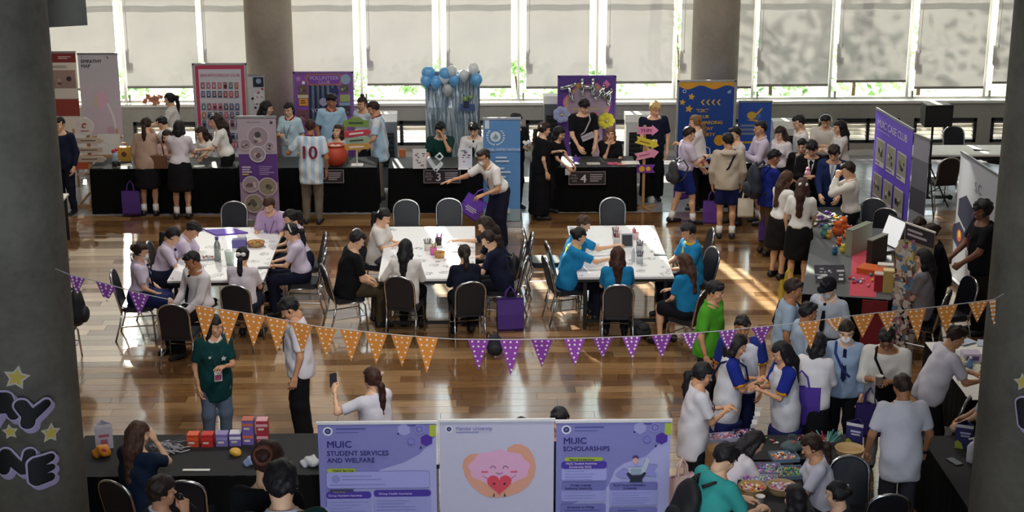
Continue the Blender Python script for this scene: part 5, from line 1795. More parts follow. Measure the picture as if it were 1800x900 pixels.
# ================================================================== craft tables in the middle
activity_table(-4.05, -2.78, 20.60, 23.14, 'white craft table at the left of the hall, with purple bags and bottles')
activity_table(-1.27, 0.02, 20.60, 23.12, 'white craft table in the middle of the hall, with marker pots')
activity_table(1.38, 2.66, 20.62, 23.10, 'white craft table at the right of the hall, with a black menu card')
TZ = .754
def bottle(px, py, label, body, cap, h=.24, r=.036, z=TZ):
    t = thing('bottle', label, 'bottle', on(px, py, z))
    MB().use(body).lathe([(r, 0), (r, h * .62), (r * .8, h * .74), (r * .45, h * .82), (r * .45, h * .9)], 14).build('bottle_body', t, True)
    MB().use(cap).lathe([(r * .55, h * .88), (r * .55, h), (0, h)], 12).build('cap', t, True)
    return t
def marker_pot(px, py, label, col, z=TZ, r=.05, h=.10, n=8, pens=('C23A48', '3A6AC8', 'E0C03A', '2A8A5A', 'D05AA0', '20222A')):
    t = thing('marker_pot', label, 'pot', on(px, py, z))
    MB().use(mat(col, .5)).lathe([(r * .9, 0), (r, h), (r * .92, h), (r * .84, .01), (0, .01)], 16).build('cup', t, True)
    rr = random.Random(px)
    for q in range(n):
        a_, k = rr.uniform(0, 6.28), rr.uniform(.2, .7)
        p0 = Vector((r * .4 * math.cos(a_), r * .4 * math.sin(a_), .012)); p1 = p0 + Vector((k * .06 * math.cos(a_), k * .06 * math.sin(a_), .15))
        MB().use(mat(pens[q % len(pens)], .4)).tube([p0, p1], .006, 5).build('marker', t)
def basket(px, py, label, r=.11, h=.07, col='B88A54', z=TZ, fill=('C89A6A', 'D8B488'), n=26, rf=.016, seed=1):
    t = thing('basket', label, 'basket', on(px, py, z))
    MB().use(mat(col, .7, var=.2, scale=60)).lathe([(r * .82, 0), (r * .95, h * .5), (r, h), (r * 1.04, h + .008), (r * .96, h + .01), (r * .9, h * .5), (r * .78, .012), (0, .012)], 24).build('woven_bowl', t, True)
    rr = random.Random(seed)
    b = MB()
    for q in range(n):
        a_, k = rr.uniform(0, 6.28), r * .8 * math.sqrt(rr.random())
        b.use(mat(rr.choice(fill), .5, var=.05)).ball((k * math.cos(a_), k * math.sin(a_), h * .75 + rr.uniform(-.01, .015)), (rf * rr.uniform(.8, 1.3), rf * rr.uniform(.8, 1.2), rf * .8), 6, 4)
    if n:
        o = b.build('beads', t, True); o['kind'] = 'stuff'
    return t
bottle(383, 458, 'clear steel water bottle with purple cap on the left craft table', mat('A8ACA8', .2, .4, .05), mat('4A3A9A', .4), .34, .045)
t = thing('clear_cup', 'large clear plastic cup on the left craft table', 'cup', on(405, 465, TZ)); MB().use(mat('C4D2CC', .12, alpha=.55)).lathe([(.055, 0), (.075, .20), (.070, .20), (.05, .01), (0, .01)], 20).build('cup_body', t, True)
t = thing('storage_box', 'small lilac box with bead bag on the left craft table', 'box', on(421, 434, TZ)); MB().use(mat('6A60A8', .5)).box((0, 0, .06), (.20, .13, .12)).build('box_body', t); MB().use(mat('C4C8D8', .25, alpha=.7)).box((0, 0, .135), (.18, .11, .03)).build('bag_of_beads', t)
basket(450, 432, 'round tray of orange snacks beside the lilac box', .125, .05, 'B08858', TZ, ('D89A5A', 'E0B070', '8A9A50', 'C87A3A'), 50, .018, 2)
t = thing('folded_bag', 'purple tote bag lying flat at the far end of left table', 'bag', on(395, 410, TZ)); MB().use(mat('6A4AB8', .7)).prism([(-.30, .12), (-.10, -.14), (.34, -.02), (.10, .20)], 0, .02, lambda a_, b_, d: (a_, b_, d)).build('bag_body', t); MB().use(mat('6A4AB8', .7)).tube([(-.30, .13, .015), (-.38, .20, .015), (-.30, .24, .015), (-.18, .20, .015)], .01, 5).build('handle', t)
t = thing('craft_tray', 'clear tray of small parts beside the steel bottle', 'tray', on(364, 455, TZ)); MB().use(mat('B8BCC0', .3)).box((0, 0, .012), (.28, .16, .024), Matrix.Rotation(.3, 3, 'Z')).build('tray_body', t); b = MB(); rr = random.Random(3)
for q in range(12):
    b.use(mat(rr.choice(('D05A3A', 'E8E4E0', '5A5A60', 'C8C8CC')), .5)).ball((rr.uniform(-.09, .09), rr.uniform(-.04, .04), .03), .016, 6, 4)
b.build('small_parts', t)
for i, (px_, py_, lab) in enumerate(((464, 471, 'black phone lying near the front right of the left table'), (787, 430, 'x'), (1160, 448, 'grey phone lying at the right of the right craft table'))):
    if lab != 'x':
        t = thing('phone', lab, 'phone', on(px_, py_, TZ), .1); MB().use(mat('3A3A40', .3)).prism(rrect(-.085, -.04, .085, .04, .012), 0, .009, lambda a_, b_, d: (a_, b_, d)).build('phone_body', t); MB().use(mat('7A7A84', .15)).box((0, 0, .0095), (.15, .07, .001)).build('screen', t)
# middle table
marker_pot(752, 440, 'white cup of dark brushes on the middle craft table', 'D8D2C8', pens=('3A3430', '5A4A40', '2A2A2A'))
marker_pot(771, 430, 'black pot of pink and purple flowers on the middle table', '1E1E26', pens=('D83A90', 'B84AC8', '2A2A34'))
marker_pot(762, 447, 'small pot with yellow and teal markers on the middle table', 'D86AA8', pens=('E0C83A', '2A8A8A', 'D83A78'))
basket(773, 452, 'tan round bowl on the middle craft table', .075, .07, 'B88A50', TZ, ('8A6A40',), 8, .014, 4)
# right table
t = thing('menu_card', 'black menu card in a clear stand on the right craft table', 'card', on(1102, 435, TZ))
MB().use(mat('B8BCC0', .2)).box((0, 0, .10), (.17, .02, .20), Matrix.Rotation(-.15, 3, 'X')).build('stand', t)
MB().use(mat('34343C', .5)).box((0, -.013, .105), (.14, .004, .16), Matrix.Rotation(-.15, 3, 'X')).build('black_card', t)
MB().use(M_ACR).box((0, .02, .006), (.17, .10, .012)).build('base', t)
for i, (px_, py_, c_, lab) in enumerate(((1082, 418, 'C8C0C0', 'cup of dark red brushes left of the menu card'), (1084, 428, 'D0CCC8', 'low white cup of red pens left of the menu card'), (1117, 420, 'D8B8B8', 'cup of pink and red pens right of the menu card'), (1124, 443, 'B8BAC0', 'cup of dark pens right in front of the menu card'), (1124, 462, 'C4C8CC', 'clear cup of dark grapes colour pens nearest the front'))):
    marker_pot(px_, py_, lab, c_, pens=(('7A1E2E', '3A1A1E', 'A83A48') if i in (0, 1) else ('D85A7A', 'C23A48', 'E8A8B0') if i == 2 else ('3A2A4A', '5A5A64', '2A2A30')))
bottle(1113, 460, 'small clear bottle with red band on the right craft table', mat('C8D0D8', .15, alpha=.6), mat('E8E8EA', .4), .20, .028)

# free chairs
def ch(px, py, z, face, label, **k):
    x, y = at(px, py, z)
    return chair(x, y, face, label, 'banquet chairs around the hall', **k)
chair(-3.62, 23.62, 180, 'empty black chair at the far end of the left craft table', 'banquet chairs around the hall')
chair(-1.02, 23.66, 180, 'empty black chair at the far end of the middle table, left one', 'banquet chairs around the hall')
chair(-0.37, 23.72, 180, 'empty black chair being touched by the masked bending student', 'banquet chairs around the hall')
chair(2.12, 23.70, 180, 'empty black chair at the far end of the right craft table', 'banquet chairs around the hall')
chair(1.02, 22.35, 90, 'empty black chair at the left side of right table, farther one', 'banquet chairs around the hall')
chair(0.52, 22.15, 270, 'empty black chair on the right side of the middle table, farther one', 'banquet chairs around the hall')
chair(3.10, 22.30, 268, 'black chair beside the boy with the yellow neckerchief, farther one', 'banquet chairs around the hall')

# ================================================================== bunting between the front pillars
ctrl = [(118, 482), (170, 494), (240, 514), (342, 536), (450, 553), (560, 574), (680, 587), (790, 596), (900, 597), (1010, 595), (1120, 591), (1250, 583), (1400, 568), (1520, 552), (1640, 540), (1752, 526)]
BY = 12.15
def bpt(px):
    for i in range(len(ctrl) - 1):
        if ctrl[i][0] <= px <= ctrl[i + 1][0]:
            u = (px - ctrl[i][0]) / (ctrl[i + 1][0] - ctrl[i][0])
            py = ctrl[i][1] + u * (ctrl[i + 1][1] - ctrl[i][1])
            x, z = aty(px, py, BY)
            return Vector((x, BY, z))
bt = thing('bunting', 'string of orange and purple polka-dot pennants between the two front pillars', 'bunting', (0, 0, 0))
eL, eR = bpt(118), bpt(1752)
endL = Vector((LX + (CR - .01) * math.cos(-.45), COLY + (CR - .01) * math.sin(-.45), eL.z + .03))
endR = Vector((RX - (CR - .01) * math.cos(-.45), COLY + (CR - .01) * math.sin(-.45), eR.z + .03))
MB().use(mat('C9C6C2', .7)).tube([endL] + [bpt(124 + i * (1746 - 124) / 60) for i in range(61)] + [endR], 0.0035, 5).build('string', bt)
flags = [(120, 150, 518, 'p', .9), (168, 204, 535, 'p', .7), (225, 263, 556, 'p'), (342, 380, 596, 'o'), (383, 421, 602, 'o'), (426, 466, 609, 'o'), (468, 507, 617, 'o'), (511, 550, 625, 'o'), (554, 592, 630, 'o'), (597, 637, 636, 'o'), (641, 681, 641, 'o'), (687, 726, 646, 'o'), (731, 770, 653, 'o'),
         (822, 860, 651, 'p'), (878, 917, 657, 'p'), (933, 972, 649, 'p'), (991, 1029, 640, 'p'), (1041, 1078, 632, 'p'), (1093, 1127, 629, 'p'), (1145, 1182, 631, 'p'), (1196, 1230, 614, 'p'), (1262, 1296, 616, 'p'), (1320, 1358, 608, 'p'),
         (1404, 1442, 610, 'o'), (1450, 1484, 580, 'o'), (1498, 1538, 597, 'o'), (1543, 1577, 584, 'o'), (1593, 1628, 596, 'o'), (1646, 1684, 590, 'o'), (1702, 1738, 570, 'o'), (1738, 1751, 572, 'o')]
M_FL = {'o': mat('D98632', .8, var=.05), 'p': mat('8A3A98', .8, var=.05)}
M_DOT = mat('EBDDD0', .8, var=.02)
rr = random.Random(12)
for fl in flags:
    xa, xb, yt, c_ = fl[:4]
    A0, B0 = bpt(xa), bpt(xb)
    cx_, cz_ = aty((xa + xb) / 2, yt, BY)
    tip = Vector((cx_, BY + rr.uniform(-.05, .05), cz_))
    mid = (A0 + B0) / 2
    e1, e2 = B0 - A0, tip - mid
    nn = e1.cross(e2).normalized()
    b = MB().use(M_FL[c_])
    th = .0012
    pts = [A0, B0, tip]
    if len(fl) > 4:                                    # curled pennant: blunt tip
        q = fl[4]
        pts = [A0, B0, B0 + (tip - B0) * q, A0 + (tip - A0) * q]
    n = len(pts)
    b.add([p_ + nn * th for p_ in pts] + [p_ - nn * th for p_ in pts], [tuple(range(n)), tuple(range(2 * n - 1, n - 1, -1))] + [(k, (k + 1) % n, n + (k + 1) % n, n + k) for k in range(n)])
    b.use(M_DOT)
    H_ = e2.length
    u1, u2 = e1 / e1.length, e2 / H_
    for row in range(6):
        v = .07 + row * .155
        half = .5 * (1 - v) * e1.length
        cnt = 3 if v < .30 else 2 if v < .62 else 1
        for k in range(cnt):
            off = 0 if cnt == 1 else (k / (cnt - 1) - .5) * 2 * half * .62
            if cnt == 1: off = (.006 if row % 2 else -.006)
            cc = A0 + e1 * .5 + u1 * off + e2 * v
            for sd in (1, -1):
                vs = [cc + nn * sd * .0022 + (u1 * math.cos(q_) + u2 * math.sin(q_)) * .0088 for q_ in [i * math.pi / 3 for i in range(6)]]
                b.add(vs, [tuple(range(6)) if sd > 0 else tuple(range(5, -1, -1))])
    b.build('pennant', bt)

# ================================================================== puffy letters and stars on the pillars
def wrap(col_x, px, py, off=0.0):
    """a point of the pillar surface seen at a pixel, as (angle, height)"""
    d = ray(px, py)
    ox, oy = -col_x, -COLY
    a_ = d[0] ** 2 + d[1] ** 2; b_ = ox * d[0] + oy * d[1]; c_ = ox * ox + oy * oy - CR * CR
    t_ = (-b_ - math.sqrt(max(b_ * b_ - a_ * c_, 0))) / a_
    return math.atan2(d[1] * t_ - COLY, d[0] * t_ - col_x), H + d[2] * t_
def bubble(name, label, cat, col_x, strokes, layers, parts, res=0.006):
    """strokes in pixels on the pillar; each layer is (grow, dx, dz, depth0, depth1, material)"""
    uv = []
    for st in strokes:
        uv.append([(wrap(col_x, p_[0], p_[1]), p_[2]) for p_ in st])
    allp = [q for st in uv for q in st]
    th0 = sum(q[0][0] for q in allp) / len(allp); z0 = sum(q[0][1] for q in allp) / len(allp)
    t = thing(name, label, cat, (col_x + CR * math.cos(th0), COLY + CR * math.sin(th0), z0))
    for (gr, dx, dz, d0, d1, m_), pn in zip(layers, parts):
        P = [[((q[0][0] - th0) * CR + dx, q[0][1] - z0 + dz, q[1] + gr) for q in st] for st in uv]
        xs = [p_[0] for st in P for p_ in st]; zs = [p_[1] for st in P for p_ in st]; rm = max(p_[2] for st in P for p_ in st) + .02
        g = Field((min(xs) - rm, d0 - .02, min(zs) - rm), (max(xs) + rm, d1 + .02, max(zs) + rm), res)
        X, Z = g.ax[0][:, None], g.ax[2][None, :]
        F2 = np.full((len(g.ax[0]), len(g.ax[2])), .2)
        for st in P:
            for a_, b_ in zip(st[:-1], st[1:]):
                bx_, bz_ = b_[0] - a_[0], b_[1] - a_[1]
                u = np.clip(((X - a_[0]) * bx_ + (Z - a_[1]) * bz_) / (bx_ * bx_ + bz_ * bz_ + 1e-9), 0, 1)
                F2 = np.minimum(F2, np.sqrt((X - a_[0] - u * bx_) ** 2 + (Z - a_[1] - u * bz_) ** 2) - (a_[2] + (b_[2] - a_[2]) * u))
        Yv = g.ax[1][None, :, None]
        g.F = np.maximum(F2[:, None, :], np.maximum(d0 - Yv, Yv - d1)).astype(np.float32)
        v, q = g.net()
        rad = CR + v[:, 1]; ang = th0 + v[:, 0] / CR
        w_ = np.stack([rad * np.cos(ang) - CR * math.cos(th0), rad * np.sin(ang) - CR * math.sin(th0), v[:, 2]], 1)
        link(pn, np_mesh(pn, [(w_, q[:, ::-1], 0)], [m_]), t)
M_LB = mat('101018', .55); M_LL = mat('B4A6CE', .6); M_LO = mat('C4B8DC', .6)
r1 = .050
def letter(ch_, label, col_x, strokes, dp=0.0):
    bubble('puffy_letter', label, 'letter', col_x, strokes, [(.016, .024, -.034, .001 + dp, .013 + dp, M_LL), (.016, 0, 0, .010 + dp, .022 + dp, M_LO), (0, 0, 0, .018 + dp, .032 + dp, M_LB)], ['shadow_layer', 'outline_layer', 'letter_face'])
letter('A', 'puffy black letter A cut by the picture edge on the left pillar', LX, [[(-16, 736, r1), (6, 698, r1)], [(12, 698, r1), (24, 727, .042)], [(-10, 716, .04), (16, 716, .04)]])
letter('Y', 'puffy black letter Y with lilac shadow on the left pillar', LX, [[(38, 709, r1), (50, 726, r1)], [(76, 706, .036), (52, 728, r1 * .9)], [(50, 726, r1), (48, 739, r1)]], .030)
letter('N', 'puffy black letter N with lilac shadow on the left pillar', LX, [[(13, 798, r1), (8, 822, r1)], [(13, 797, r1), (40, 824, .04)], [(52, 796, .045), (44, 824, .035)]])
letter('E', 'puffy black letter E with lilac shadow on the left pillar', LX, [[(60, 812, r1), (62, 838, r1)], [(62, 810, r1), (84, 800, .034)], [(64, 824, r1), (86, 817, .028)], [(64, 839, r1), (84, 834, .036)]], .030)
def wall_star(px, py, r_px, label, col_x, rot=.2):
    th, z_ = wrap(col_x, px, py)
    t = thing('star_sticker', label, 'star', (col_x + CR * math.cos(th), COLY + CR * math.sin(th), z_))
    R_ = r_px / 225.0
    for k, (sc, d0, d1, c_, nm) in enumerate(((1.0, .001, .004, 'D8CFC0', 'pale_border'), (.66, .004, .008, 'D9C25A', 'yellow_star'))):
        f_ = lambda a_, b_, d: ((CR + d) * math.cos(th + a_ / CR) - CR * math.cos(th), (CR + d) * math.sin(th + a_ / CR) - CR * math.sin(th), b_)
        MB().use(mat(c_, .6)).prism(star(0, 0, R_ * sc, 5, .52, math.pi / 2 + rot), d0, d1, f_).build(nm, t)
wall_star(29, 664, 24, 'yellow star sticker above the letters on the left pillar', LX, -.25)
wall_star(18, 759, 15, 'small yellow star sticker between the rows on the left pillar', LX, .1)
wall_star(89, 761, 20, 'yellow star sticker right of the letter rows on the left pillar', LX, -.15)
wall_star(1799, 672, 18, 'yellow star sticker at the edge of the right pillar', RX, .2)
letter('P', 'puffy black letter cut by the picture edge on the right pillar', RX, [[(1799, 708, .05), (1803, 742, .05)], [(1803, 742, .05), (1812, 745, .05)]])

# ================================================================== three banners in the foreground
FY = 13.25
def emblem(p, x, y, r):
    p.shape(circle(x, y, r, 24), 'D8D8E4').shape(circle(x, y, r * .66, 20), '23286A').shape(circle(x, y, r * .32, 12), '6A7094')
def hexes(p, w, h):
    p.shape(hexagon(w * .73, h - .065, .06), '9C9CD0').shape(hexagon(w * .86, h - .06, .058), '7A78BC').shape(hexagon(w * .86, h - .06, .052), '8280BE').shape(hexagon(w * .86, h - .06, .032), '4A469C').shape(hexagon(w * .86, h - .06, .025), '8280BE')
    p.shape(rect(w * .945, h - .13, w, h - .02), 'A8B83A').shape(hexagon(w * .92, h - .165, .058), '4A2A96').shape(hexagon(w * .79, h - .175, .038), '5A58AC').shape(hexagon(w * .79, h - .175, .031), '7A7ABC')
    p.shape(circle(w * .68, h - .10, .010, 10), '2A2468').shape(circle(w * .87, h - .235, .011, 10), '2A2468')
    p.shape(rect(w * .76, h - .028, w * .83, h - .02), '4A2A96')
def front_banner(px0, px1, py0, py1, label, col):
    x0, z0 = aty(px0, py0, FY)
    x1, z1 = aty(px1, py1, FY)
    t = banner('roll_up_banner', label, x0, FY, x1 - x0, z0, 0, 0, col, None)
    w, h = x1 - x0, z0
    MB().use(mat('E2E2E6', .35, .3)).box((w / 2, 0, h + .002), (w + .02, .03, .022)).build('top_rail', t)
    MB().use(M_ALU).box((w / 2, .01, .045), (w + .04, .14, .085)).build('base', t)
    MB().use(M_ALU).tube([(w / 2, .04, .08), (w / 2, .04, h)], .011, 6).build('support_pole', t)
    return t, w, h
t, w, h = front_banner(558, 766, 744, 742, 'violet banner headed MUIC STUDENT SERVICES AND WELFARE', 'A6A6D6')
p = Panel(t)
p.shape([(0, h - .015), (w, h - .015), (w * .995, h - .13), (w * .86, h - .30), (w * .72, h - .38), (w * .52, h - .445), (w * .35, h - .60), (w * .1, h - .75), (0, h - .85)][::-1], '7C7CBA')
emblem(p, .088, h - .075, .042)
p.bars(.16, h - .06, .26, 1, '4A4E96', .03, .014, False).bars(.16, h - .09, .20, 1, '5A5EA0', .03, .009, False)
hexes(p, w, h)
p.text('MUIC', .075, h - .225, .090, '2A2072', bold=.04).text('STUDENT SERVICES', .075, h - .300, .062, '2A2072', bold=.035).text('AND WELFARE', .075, h - .368, .062, '2A2072', bold=.035)
p.shape(rrect(.06, h - .62, w - .06, h - .455, .03), '7476B4').shape(rrect(.064, h - .616, w - .064, h - .459, .028), '9C9EDA')
p.shape(rrect(.07, h - .462, .32, h - .425, .015), 'A0B23E').text('Health Services', .12, h - .453, .030, '3A4A20', bold=.02)
p.shape(circle(.145, h - .525, .038, 14), '8486C4').bars(.20, h - .505, .42, 2, '7E82BE', .03, .008).bars(.09, h - .585, .80, 1, '7E82BE', .03, .008)
p.shape(rrect(.09, h - .665, .30, h - .628, .015), '3A3458').text('Insurance', .12, h - .657, .028, '8A8860', bold=.02)
p.shape(rrect(.06, .2, .455, h - .68, .02), '9496D0').shape(rrect(.475, .2, w - .05, h - .675, .02), '9496D0')
p.shape(rrect(.055, h - .715, .455, h - .648, .03), '42309A').text('Group Accident Insurance', .075, h - .692, .030, 'B8B0DC', bold=.02, wx=.93)
p.shape(rrect(.475, h - .700, w - .05, h - .635, .03), '42309A').text('Group Health Insurance', .52, h - .678, .030, 'B8B0DC', bold=.02)
p.bars(.09, h - .75, .34, 9, '8084BC', .030, .007).bars(.50, h - .74, .38, 9, '8084BC', .030, .007).done()
t, w, h = front_banner(772, 974, 740, 743, 'pale lavender banner with pink brain cartoon hugging a red heart', 'BDBCD4')
p = Panel(t)
emblem(p, .085, h - .075, .033)
p.text('Mahidol University', .145, h - .082, .042, '6A6CA8', bold=.01).bars(.145, h - .11, .20, 1, '7E80B4', .03, .008, False)
p.shape([(.60, h - .255), (.66, h - .225), (.72, h - .225), (.78, h - .26), (.83, h - .34), (.85, h - .44), (.835, h - .54), (.78, h - .63), (.70, h - .69), (.60, h - .725), (.52, h - .735), (.44, h - .735), (.36, h - .70), (.27, h - .61), (.22, h - .52), (.20, h - .43), (.215, h - .36), (.27, h - .315), (.34, h - .31), (.40, h - .335), (.5, h - .40), (.58, h - .33)][::-1], 'D49A84')
br = []
for q in range(44):
    a_ = 2 * math.pi * q / 44
    k_ = 1 + .045 * math.sin(9 * a_)
    br.append((.525 + .268 * k_ * math.cos(a_), h - .455 + (.175 if math.sin(a_) > 0 else .155) * k_ * math.sin(a_)))
p.shape(br, 'D9A6C8')
for sg in (-1, 1):
    p.shape([(.525 + sg * .055 + .026 * math.cos(a_), h - .455 + .026 * math.sin(a_)) for a_ in np.linspace(0, math.pi, 8)] + [(.525 + sg * .055 + .020 * math.cos(a_), h - .456 + .021 * math.sin(a_)) for a_ in np.linspace(math.pi, 0, 8)], '4A3A50')
    p.shape(rect(.525 + sg * .13 - .03, h - .495, .525 + sg * .13 + .03, h - .478), 'D05A7C')
    xe = .525 + sg * .15
    p.shape([(xe, h - .52), (xe + sg * .004, h - .514), (.525 + sg * .045, h - .592), (.525 + sg * .05, h - .60)][::sg], '4A3A50')
p.shape([(.495, h - .495), (.525, h - .512), (.555, h - .495), (.555, h - .489), (.525, h - .505), (.495, h - .489)], '4A3A50')
ht = [(.525 + .0068 * 16 * math.sin(a_) ** 3, h - .60 + .0068 * (13 * math.cos(a_) - 5 * math.cos(2 * a_) - 2 * math.cos(3 * a_) - math.cos(4 * a_))) for a_ in np.linspace(0, 2 * math.pi, 33)[:-1]]
p.shape(ht[::-1], 'D2485A')
for sg in (-1, 1):
    p.shape(circle(.525 + sg * .046, h - .60, .012, 10), '3A2A30')
    p.shape([(.525 + sg * .045 - .003, h - .69), (.525 + sg * .045 + .003, h - .69), (.525 + sg * .052 + .012, h - .725), (.525 + sg * .05 - .012, h - .725)][::-1], '5A4440')
p.done()
t, w, h = front_banner(978, 1180, 741, 733, 'violet banner headed MUIC SCHOLARSHIPS beside the white polo woman', 'A6A6D6')
p = Panel(t)
p.shape([(0, h - .015), (w, h - .015), (w * .995, h - .11), (w * .86, h - .26), (w * .78, h - .34), (w * .60, h - .40), (w * .52, h - .46), (w * .46, h - .62), (w * .25, h - .75), (.08, h - .82), (0, h - .90)][::-1], '7C7CBA')
emblem(p, .088, h - .075, .042)
p.bars(.16, h - .06, .26, 1, '4A4E96', .03, .014, False).bars(.16, h - .09, .20, 1, '5A5EA0', .03, .009, False)
hexes(p, w, h)
p.text('MUIC', .06, h - .205, .085, '2A2072', bold=.04).text('SCHOLARSHIPS', .06, h - .272, .060, '2A2072', bold=.035)
p.shape(rrect(.075, h - .375, .41, h - .335, .015), 'A0B23E').text('Merit Scholarships', .115, h - .366, .030, '3A4A20', bold=.02)
p.shape(rrect(.05, h - .56, .45, h - .43, .02), '9C9EDA').bars(.08, h - .475, .30, 4, '7E82BE', .026, .007)
p.shape(rrect(.045, h - .445, .45, h - .372, .03), '42309A').text('MUIC Student Activities', .085, h - .402, .028, 'C8BCDC', bold=.02).text('Scholarship (SAS)', .115, h - .434, .028, 'C8BCDC', bold=.02)
p.shape(rrect(.05, h - .76, .445, h - .575, .02), '9294CE').shape(rrect(.05, h - .655, .445, h - .575, .02), '6A6CAC').text('Foreign Language', .13, h - .608, .026, '2E2A6A', bold=.02).text('Proficiency Scholarship', .08, h - .640, .026, '2E2A6A', bold=.02).bars(.07, h - .68, .34, 3, '7E82BE', .026, .007)
p.shape(rrect(.475, h - .80, .905, h - .58, .02), '9294CE').shape(rrect(.475, h - .655, .905, h - .58, .02), '6A6CAC').text('MUIC Young Ambassadors', .51, h - .612, .026, '2E2A6A', bold=.02).text('Scholarship', .60, h - .642, .026, '2E2A6A', bold=.02).bars(.50, h - .685, .36, 5, '7E82BE', .024, .007)
p.shape(rrect(.04, .2, .445, h - .785, .02), '6A6CAC').text('Scholarship for Siblings', .10, h - .82, .026, '2E2A6A', bold=.02).bars(.08, h - .85, .32, 3, '4A4C90', .026, .012)
p.shape(rrect(.475, .2, .905, h - .82, .02), '6A6CAC').bars(.55, h - .855, .28, 3, '4A4C90', .026, .012)
p.shape([(.52, h - .50), (.60, h - .44), (.66, h - .47), (.68, h - .52), (.58, h - .535)], '8A8ACA').shape([(.80, h - .40), (.90, h - .41), (.87, h - .46), (.89, h - .52), (.78, h - .51), (.74, h - .46)], '8A8ACA')
p.shape([(.64, h - .43), (.76, h - .43), (.80, h - .33), (.83, h - .36), (.78, h - .50), (.64, h - .50)], 'B4BCCC').shape(circle(.70, h - .36, .026, 14, .034), 'D8A49A').shape([(.674, h - .35), (.675, h - .325), (.70, h - .315), (.727, h - .325), (.726, h - .35), (.70, h - .335)], '4A2A6A')
p.shape(rect(.66, h - .50, .755, h - .44), '8FA0B4').shape([(.62, h - .49), (.64, h - .475), (.68, h - .51), (.74, h - .51), (.78, h - .475), (.80, h - .485), (.76, h - .55), (.77, h - .57), (.65, h - .57), (.66, h - .55)][::-1], '1C2036').done()
# slim white pole between the banners
for px_, lab in ((768, 'slim white telescopic pole between the two left banners'),):
    x_, z_ = aty(px_, 741, 13.32)
    t = thing('banner_pole', lab, 'pole', (x_, 13.33, 0))
    MB().use(M_WHITE).tube([(0, 0, 1.36), (0, 0, z_)], .014, 8).build('upper_tube', t); MB().use(M_BLACK).tube([(0, 0, 1.33), (0, 0, 1.37)], .018, 8).build('collar', t); MB().use(M_ALU).tube([(0, 0, 0), (0, 0, 1.34)], .011, 8).box((0, 0, .015), (.2, .3, .03)).build('lower_tube', t)

# ================================================================== right-hand booths
RR = math.atan2(-.62, 2.5)
TR2 = booth_table(0, 1.12, 0, 3.3, 'long black draped table of craft goods at right, top painted with window sheen', .78, RR, (5.145, 21.24), mat('585C60', 0.6, var=.08))  # top colour lightened further for light reflected from the windows
def r2(u, v, z=.78):                                    # u across, v along the far direction, from the table centre
    c, s_ = math.cos(RR), math.sin(RR)
    return (5.06 + u * c - v * s_, 20.90 + u * s_ + v * c, z)
booth_table(4.66, 5.75, 23.02, 23.95, 'black draped table with purple trinkets before the suited students')
o = MB().use(mat('C4485A', .8, var=.1)).box((0, 0, .002), (.34, 2.1, .004)).build('table_runner', None, False, r2(.20, -.20)); o.rotation_euler = (0, 0, RR); tag(o, 'red table runner along the craft goods', 'cloth')
o = MB().use(mat('7E1E28', .8, var=.15)).box((0, 0, .30), (.32, .012, .60)).build('cloth_drop', None, False, r2(.36, -1.345, .17)); o.rotation_euler = (0, 0, RR); tag(o, 'dark red cloth hanging from the near end of the craft table', 'cloth')
def item_box(px, py, z, d, col, label, rot=RR, lid=None, cat='box', name='gift_box'):
    t = thing(name, label, cat, on(px, py, z), rot)
    MB().use(mat(col, .6, var=.08)).box((0, 0, d[2] / 2), d).build('box_body', t)
    MB().use(mat(lid or col, .55, var=.08)).box((0, 0, d[2] + .006), (d[0] + .008, d[1] + .008, .014)).build('lid', t)
    return t
item_box(1508, 442, .78, (.10, .55, .36), '9A9A84', 'upright grey green picture box behind the orange toys', RR - .5, '7A8070')
item_box(1540, 462, .78, (.08, .42, .36), '3A2A24', 'upright dark brown box with a gold picture', RR - .5, '8A8A84')
item_box(1533, 480, .78, (.34, .26, .07), 'D0622E', 'flat orange gift box with gold bow mark', RR - .35, 'D86A34')
item_box(1545, 510, .78, (.13, .13, .22), '9A1E28', 'red box with pale top near the table end', RR, 'C8B4B0')
item_box(1560, 512, .78, (.13, .13, .28), 'C8AE62', 'mustard yellow upright box at the table end', RR, 'DCC890')
item_box(1497, 442, .78, (.12, .12, .14), '9A7A54', 'small brown wooden box beside the toys', RR, 'B08C64')
item_box(1556, 478, .78, (.20, .12, .10), 'E4DEDA', 'white packet heap beside the brown picture box', RR, 'ECE6E2')
t = thing('laptop', 'open silver laptop with bright white screen at the craft table', 'laptop', on(1548, 436, .80), RR - 1.0)
MB().use(M_ALU).box((0, 0, .012), (.44, .30, .022)).build('keyboard_base', t)
MB().use(mat('2A2A30', .4)).box((0, .19, .22), (.46, .014, .42), Matrix.Rotation(-.35, 3, 'X')).build('screen_back', t)
MB().use(mat('E6E8EA', .3, emit=.55)).box((0, .178, .22), (.42, .010, .38), Matrix.Rotation(-.35, 3, 'X')).build('screen', t)
